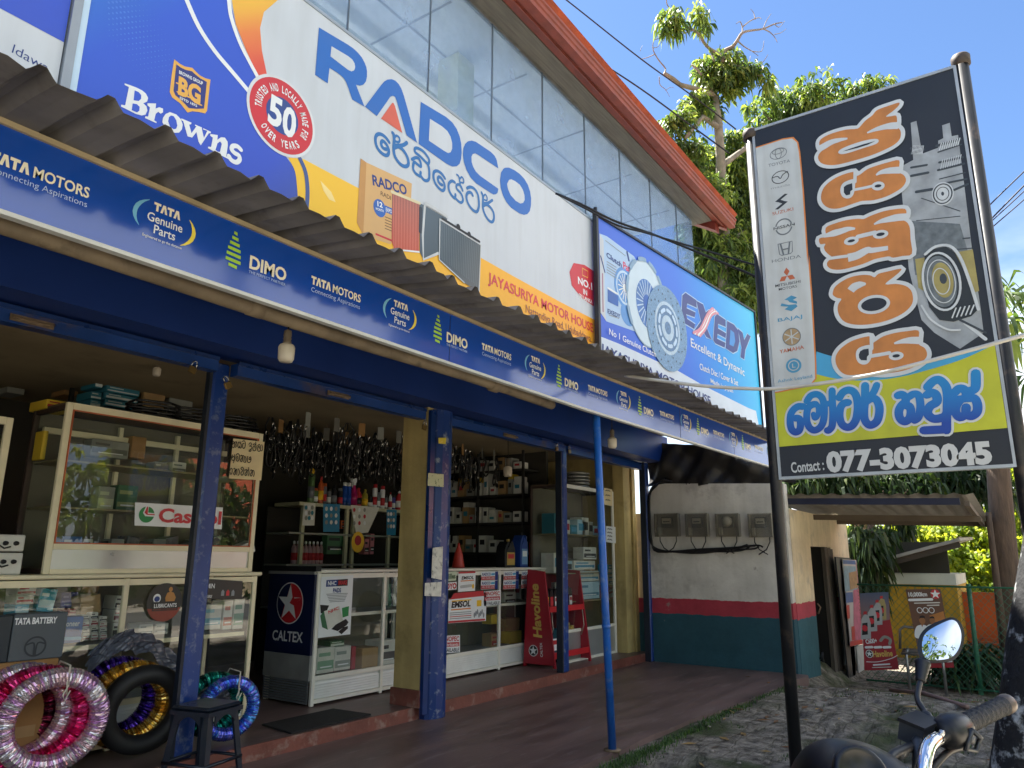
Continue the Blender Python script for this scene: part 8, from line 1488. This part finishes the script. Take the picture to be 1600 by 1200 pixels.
# ================================================================== cables overhead
def wire(name, label, pts, r, m_, cat='cable', n=6, group=None):
    mb = MB(); P_ = smooth(pts, False, n); mb.tube(P_, r, m_, 6); o = mb.build(name); tag(o, label, cat, group); return o
wire('white_cable', 'thick white cable sagging from the awning across the pole sign', [onX(995, 588, 4.95)+(0, .1, .02), onX(1040, 596, 4.95), onX(1100, 603, 4.98), onX(1165, 607, 5.02), onX(1212, 607, 5.04), onX(1290, 598, 5.05), onX(1370, 584, 5.06), onX(1440, 567, 5.07), onX(1520, 546, 5.08), onX(1620, 518, 5.1), onX(1800, 470, 5.2)], .013, M('white_cable_sheath', '#cfcdc4', .5, var=.15))
pw = M('power_line_black', '#15161a', .5)
for lab, pts, dep, r in (('upper power line running down past the roof gutter', [(780, -80), (885, 0), (1000, 91), (1085, 152), (1150, 202)], 13.0, .012), ('lower power line close to the roof gutter', [(700, -95), (822, 12), (900, 72), (1000, 138), (1085, 200), (1140, 240)], 13.0, .014), ('left one of the twin wires crossing the office windows', [(868, 302), (910, 320), (960, 345), (1020, 366), (1085, 392), (1200, 440)], 6.2, .010), ('right one of the twin wires crossing the office windows', [(872, 304), (915, 326), (965, 352), (1010, 364), (1080, 385), (1200, 420)], 6.15, .008), ('top wire of the slanting wires right of the sign', [(1500, 372), (1545, 322), (1600, 268), (1700, 170)], 14, .014), ('second of the slanting wires right of the sign', [(1500, 392), (1545, 346), (1600, 290), (1700, 190)], 14, .016), ('third of the slanting wires right of the sign', [(1500, 396), (1545, 350), (1600, 299), (1700, 205)], 14.2, .012), ('lowest of the slanting wires right of the sign', [(1500, 402), (1545, 360), (1600, 312), (1700, 222)], 14, .012), ('thin level wire right of the sign', [(1480, 480), (1560, 470), (1620, 463)], 14, .008), ('second thin level wire right of the sign', [(1480, 478), (1560, 467), (1620, 458)], 14.3, .007), ('low level wire behind the sign\'s right post', [(1480, 553), (1560, 550), (1620, 551)], 14, .007)):
    wire('overhead_wire', lab, [D(x, y, dep) for x, y in pts], r, pw)

# ================================================================== motorcycle close to the camera
bkp = M('bike_black_plastic', '#17181b', .38, var=.15, vs=9, spec=.5, spots='#3c3934', spot_amt=.35, spot_s=30); bkg = M('bike_grey_metal', '#43464a', .42, var=.25, vs=20, metal=.4); chrome = M('bike_chrome', '#e6e8ea', .05, metal=1.0, var=0); gripm = M('grip_rubber', '#232427', .65, var=.25, vs=30, bump=.5, bs=150)
Q = lambda x, y, d: D(1220+x/4.21, 940+y/4.21, d)
g0 = Q(1120, 850, 1.27); g1 = Q(1470, 680, 1.42); bd = (g1-g0)/np.linalg.norm(g1-g0)
t = thing('motorcycle', 'black motorcycle handlebar with a round mirror in the near corner', 'motorcycle', (1.35, -.2, 0))
mb = MB(); ga = g0+bd*.05; gb = g1-bd*.012; n = 26; mb.tube([ga+(gb-ga)*i/n for i in range(n+1)], [.0165+.0012*math.sin(i*2.0) for i in range(n+1)], gripm, 14); mb.build('grip', t)
mb = MB(); mb.lathe([(.012, -.004), (.0185, .0), (.0185, .022), (.015, .030), (0, .031)], g1-bd*.008, M('bar_end_brown', '#6e625a', .4, metal=.4), tuple(bd), 16); mb.build('bar_end', t)
mb = MB(); perp = np.cross(bd, FWD); perp /= np.linalg.norm(perp)
if perp[2] < 0: perp = -perp
fw_ = np.cross(perp, bd); sc_ = g0-bd*.002
mb.lathe([(.019, -.028), (.026, -.02), (.029, .0), (.027, .03), (.022, .045)], sc_, bkp, tuple(bd), 18); mb.build('switch_housing', t)
mb = MB(); mb.tube([sc_+bd*.01-fw_*.028+perp*.012, sc_+bd*.03-fw_*.036-perp*.002, sc_+bd*.022-fw_*.034-perp*.024, sc_-bd*.012-fw_*.030-perp*.016, sc_+bd*.01-fw_*.028+perp*.012], .0045, bkg, 7); mb.lathe([(.007, 0), (.006, .006), (0, .007)], sc_+bd*.008-fw_*.028-perp*.004, M('switch_red_grey', '#6c6a68', .4), tuple(-fw_), 10); mb.build('switch', t)
mb = MB(); rc = Q(905, 850, 1.27); e1 = bd; mb.obox(rc-e1*.030-perp*.016-fw_*.02, e1*.066, perp*.030, fw_*.04, bkg); mb.obox(rc-e1*.033+perp*.0145-fw_*.022, e1*.070, perp*.006, fw_*.044, bkp); mb.build('brake_reservoir', t)
mb = MB(); mb.tube(smooth([Q(930, 1130, 1.16), Q(945, 1040, 1.17), Q(970, 955, 1.19), Q(1020, 905, 1.22), Q(1085, 890, 1.26)], False, 4), .0115, chrome, 14); mb.tube(smooth([Q(905, 1330, 1.2), Q(905, 1130, 1.2), Q(905, 980, 1.22), Q(900, 920, 1.24)], False, 3), .010, bkg, 10); mb.build('handlebar', t)
mb = MB(); 
for x, y in ((1045, 862),): mb.lathe([(.006, 0), (.006, .006), (.003, .007), (0, .005)], Q(x, y, 1.225), M('bolt_steel', '#b9bbbd', .25, metal=.9), tuple(-fw_), 10)
mb.build('bolt', t)
mb = MB(); mb.tube(smooth([Q(690, 1200, 1.12), Q(690, 1095, 1.14), Q(730, 1015, 1.17), Q(800, 980, 1.2), Q(880, 945, 1.24)], False, 4), .0075, cabm, 9); mb.tube(smooth([Q(760, 1010, 1.19), Q(800, 985, 1.205)], False, 2), .010, bkg, 9); mb.tube(smooth([Q(960, 1150, 1.2), Q(1030, 1060, 1.22), Q(1110, 985, 1.26), Q(1200, 960, 1.3)], False, 4), .006, cabm, 8); mb.build('control_cable', t)
mb = MB(); mb.tube(smooth([Q(1000, 820, 1.28), Q(960, 760, 1.30), Q(940, 715, 1.32), Q(905, 660, 1.34), Q(900, 600, 1.36), Q(915, 530, 1.38)], False, 4), [.010]*6+[.0052]*15, bkp, 10); mb.build('mirror_stem', t)
md = 1.42; mc = D(1470, 1000, md); rdir = np.array((-.86, -.20, .40)); rdir /= np.linalg.norm(rdir); vdir = ray(1470, 1000); vdir /= np.linalg.norm(vdir); mn = rdir-vdir; mn /= np.linalg.norm(mn)
def mp(x, y, off=0.):
    d = ray(1220+x/4.21, 940+y/4.21); tt = ((mc-EYE) @ mn)/(d @ mn); return EYE+d*tt+mn*off
so = [(900, 270), (925, 205), (980, 155), (1090, 110), (1140, 106), (1182, 138), (1207, 205), (1200, 285), (1168, 355), (1115, 393), (1000, 403), (940, 388), (905, 345)]; si = [(930, 265), (950, 212), (1000, 172), (1095, 126), (1138, 122), (1166, 148), (1187, 208), (1182, 278), (1152, 340), (1100, 376), (1000, 386), (955, 374), (933, 335)]
mb = MB(); S1 = smooth([mp(*p) for p in so], True, 4); cS = sum(S1)/len(S1); k = len(S1); rings = [S1, [p+(cS-p)*.03-mn*.012 for p in S1], [p+(cS-p)*.16-mn*.028 for p in S1], [p+(cS-p)*.5-mn*.042 for p in S1]]; S2 = smooth([mp(*p) for p in si], True, 4)
V = [p for r_ in rings for p in r_]+[cS-mn*.046]; fs = [(r_*k+i, r_*k+(i+1) % k, (r_+1)*k+(i+1) % k, (r_+1)*k+i) for r_ in range(3) for i in range(k)]+[(3*k+i, 3*k+(i+1) % k, 4*k) for i in range(k)]
mb.add(V, fs, bkp, True); mb.add(list(S1)+[p+mn*.0015 for p in S2], [(i, (i+1) % k, (i+1) % k+k, i+k) for i in range(k)], bkp, True); ms_ = mb.build('mirror_shell', t)
mb = MB(); cM = sum(S2)/len(S2); kk = (1, .8, .6, .4, .2); V = [cM+(p-cM)*q+mn*(.0006+.0011*(1-q*q)) for q in kk for p in S2]+[cM+mn*.0017]; n_ = len(S2)
mb.add(V, [(r_*n_+i, r_*n_+(i+1) % n_, (r_+1)*n_+(i+1) % n_, (r_+1)*n_+i) for r_ in range(4) for i in range(n_)]+[(4*n_+i, 4*n_+(i+1) % n_, 5*n_) for i in range(n_)], M('mirror_silver', '#f2f5f7', .0, metal=1.0, var=0), True); mb.build('mirror_glass', ms_)
mb = MB(); a = Q(935, 395, 1.41); b = Q(918, 530, 1.385); ax_ = (b-a); L_ = np.linalg.norm(ax_); prof = []
for i in range(11): f = i/10; prof.append((.0135-.006*f+(.0012 if i % 2 else 0), L_*f))
mb.lathe(prof, a, bkp, tuple(ax_), 16); mb.build('mirror_boot', t)
# dash cowl, tank, fork and wheel below
mb = MB(); cw = D(1335, 1275, 1.12); n1, n2 = 28, 12; V = []
rtv = np.array((RT[0], RT[1], 0)); rtv /= np.linalg.norm(rtv); fh = np.array((FWD[0], FWD[1], 0)); fh /= np.linalg.norm(fh)
for i in range(n1):
    for j in range(n2):
        a = 2*PI*i/n1; q = (j/(n2-1))*PI*.5; V.append(cw+rtv*.100*math.cos(q)*math.cos(a)*(1+.15*math.cos(a))+fh*.15*math.cos(q)*math.sin(a)+np.array((0, 0, .105*math.sin(q)**1.0)))
mb.add(V, [(i*n2+j, ((i+1) % n1)*n2+j, ((i+1) % n1)*n2+j+1, i*n2+j+1) for i in range(n1) for j in range(n2-1)], M('cowl_black', '#0c0d10', .35, var=.15, vs=9, spots='#24242a', spot_amt=.4, spot_s=25), True); mb.build('dash_cowl', t)
mb = MB(); ic = D(1342, 1212, 1.00); mb.lathe([(.036, 0), (.036, .012), (.031, .016), (.029, .012), (0, .012)], ic, M('cowl_black', '#0c0d10', .35), tuple(-FWD*.75+np.array((0, 0, .6))), 24); mb.build('dial', t)
hd = np.array((-bd[1], bd[0], 0)); hd /= np.linalg.norm(hd); 
if hd @ FWD < 0: hd = -hd
ctr = cw+np.array((0, 0, 0)); wc = np.array((ctr[0], ctr[1], .3))+hd*.42
mb = MB(); 
for i in (-1, 1): mb.tube([ctr+bd*.09*i+(0, 0, -.05), wc+bd*.085*i], .02, bkg, 8)
mb.build('fork', t)
wp = []; axl = np.array((bd[0], bd[1], 0)); axl /= np.linalg.norm(axl); vv = np.cross(axl, hd)
mb = MB(); mb.tube([wc+.25*(math.cos(a)*hd+math.sin(a)*np.array((0, 0, 1.))) for a in np.linspace(0, 2*PI, 40, endpoint=False)], .045, rub[0], 12, closed=True); w_ = mb.build('wheel', t); mb = MB(); mb.tube([wc+.205*(math.cos(a)*hd+math.sin(a)*np.array((0, 0, 1.))) for a in np.linspace(0, 2*PI, 36, endpoint=False)], .014, chrome, 8, closed=True); mb.lathe([(.03, -.04), (.03, .04)], wc, bkg, tuple(axl), 12)
for k in range(10): a = 2*PI*k/10; mb.tube([wc, wc+.2*(math.cos(a)*hd+math.sin(a)*np.array((0, 0, 1.)))], .004, chrome, 5)
mb.build('rim', w_)

# ================================================================== across the road: garden, trees, tiled house (seen in the glass and the mirror)
t = thing('tiled_house', 'low house with an orange clay tiled roof mirrored in the cabinet glass', 'house', (22, -15, 0)); hw = M('house_wall_cream', '#b8a98a', .85, var=.15); mb = MB(); mb.box(15, 33, -19, -13, -.2, 2.5, hw); mb.build('wall', t); ct_ = M('orange_clay_tile', '#b5522c', .8, var=.35, vs=9, bump=.5, bs=30)
mb = MB(); mb.prism([(14.4, -12.2, 2.35), (14.4, -16, 4.9), (14.4, -19.8, 2.35)], (19.2, 0, 0), ct_); mb.build('roof', t)
for x in (18, 23, 28): mb = MB(); mb.box(x, x+1.3, -12.99, -12.95, .8, 2.0, M('house_window_dark', '#2a2d2e', .3)); mb.build('window', t)
k = 0
for x, y, h, r, lab in ((2, -13, 5.5, 3.2, 'broad sunlit tree across the road mirrored left in the glass'), (8, -14, 6.5, 3.4, 'tall sunlit tree across the road mirrored in the tall cabinet'), (13.5, -12.5, 4.0, 2.2, 'smaller tree beside the tiled house'), (-6, -11, 5.5, 3.2, 'tree across the road behind the photographer'), (-12, -.8, 7.2, 3.3, 'bright tree mirrored low in the motorcycle mirror'), (35, -13, 5, 3, 'tree beyond the tiled house'), (28, -9.8, 2.2, 1.6, 'round bush before the tiled house')):
    k += 1; t = thing('roadside_tree', lab, 'tree', (x, y, -.2), 'trees across the road'); mb = MB(); mb.tube([(x, y, -.3), (x+.1, y, h*.4), (x+.2, y+.1, h*.8)], [.25, .18, .06], bark2, 8); mb.build('trunk', t)
    bl = [((x+r*.6*math.cos(q*1.9), y+r*.6*math.sin(q*1.9), h*(.62+.12*(q % 3-1))), r*.62) for q in range(6)]+[((x, y, h*.95), r*.6)]; leaves(bl, hedge_l if k % 2 else young, 420, .42, .17, .4, 8, 100+k).build('crown', t, fix=False)
hb = [((x, -10.9+rnd(x, -.3, .3), .45+rnd(x+3, 0, .5)), .8) for x in np.arange(-6, 40, .9)]; o = leaves(hb, hedge_l, 1500, .22, .10, .3, 8, 200).build('hedge', fix=False); tag(o, 'sunlit green hedge across the road mirrored in the shop glass', 'hedge')

# white car parked by the road, mirrored in the counter glass
cx0, cy0 = 10.9, -3.3; t = thing('parked_car', 'white car parked at the roadside, mirrored in the counter glass', 'car', (cx0+2.1, cy0+.8, -.02)); cwht = M('car_white_paint', '#d9dad6', .2, var=.04, coat=.5); cgl = M('car_dark_glass', '#1a2224', .05, var=0, spec=.8)
body = [(0, .32), (.0, .62), (.06, .86), (.9, .94), (1.35, 1.42), (1.6, 1.50), (3.1, 1.50), (3.45, 1.44), (3.95, .98), (4.2, .92), (4.25, .60), (4.22, .32)]
mb = MB(); mb.prism([(cx0+x, cy0, z-.02) for x, z in body], (0, 1.62, 0), cwht); mb.build('body', t)
for y in (cy0-.004, cy0+1.62):
    for pts in ([(1.12, .98), (1.45, 1.39), (2.2, 1.43), (2.2, .98)], [(2.3, .98), (2.3, 1.43), (3.1, 1.43), (3.4, .98)]): mb = MB(); mb.prism([(cx0+x, y, z-.02) for x, z in pts], (0, .004, 0), cgl); mb.build('window', t)
    for x in (2.02, 3.12): mb = MB(); mb.box(cx0+x-.09, cx0+x+.09, y-.012, y+.016, .84, .87, cwht); mb.build('door_handle', t)
    for x in (.85, 3.4):
        ys_ = y-.02 if y < cy0 else y+.02; mb = MB(); mb.lathe([(.20, -.1), (.31, -.1), (.325, -.07), (.325, .07), (.31, .1), (.20, .1)], (cx0+x, ys_, .30), rub[0], (0, 1, 0), 26); w_ = mb.build('wheel', t); mb = MB(); mb.lathe([(.0, -.092), (.19, -.092), (.2, -.07), (.2, .07), (.19, .092), (0, .092)], (cx0+x, ys_, .30), alu_g, (0, 1, 0), 20); mb.build('rim', w_)
for y in (cy0+.08, cy0+1.24): mb = MB(); mb.box(cx0-.012, cx0+.03, y, y+.3, .60, .76, M('headlight_glass', '#c9cdd0', .1)); mb.build('headlight', t)
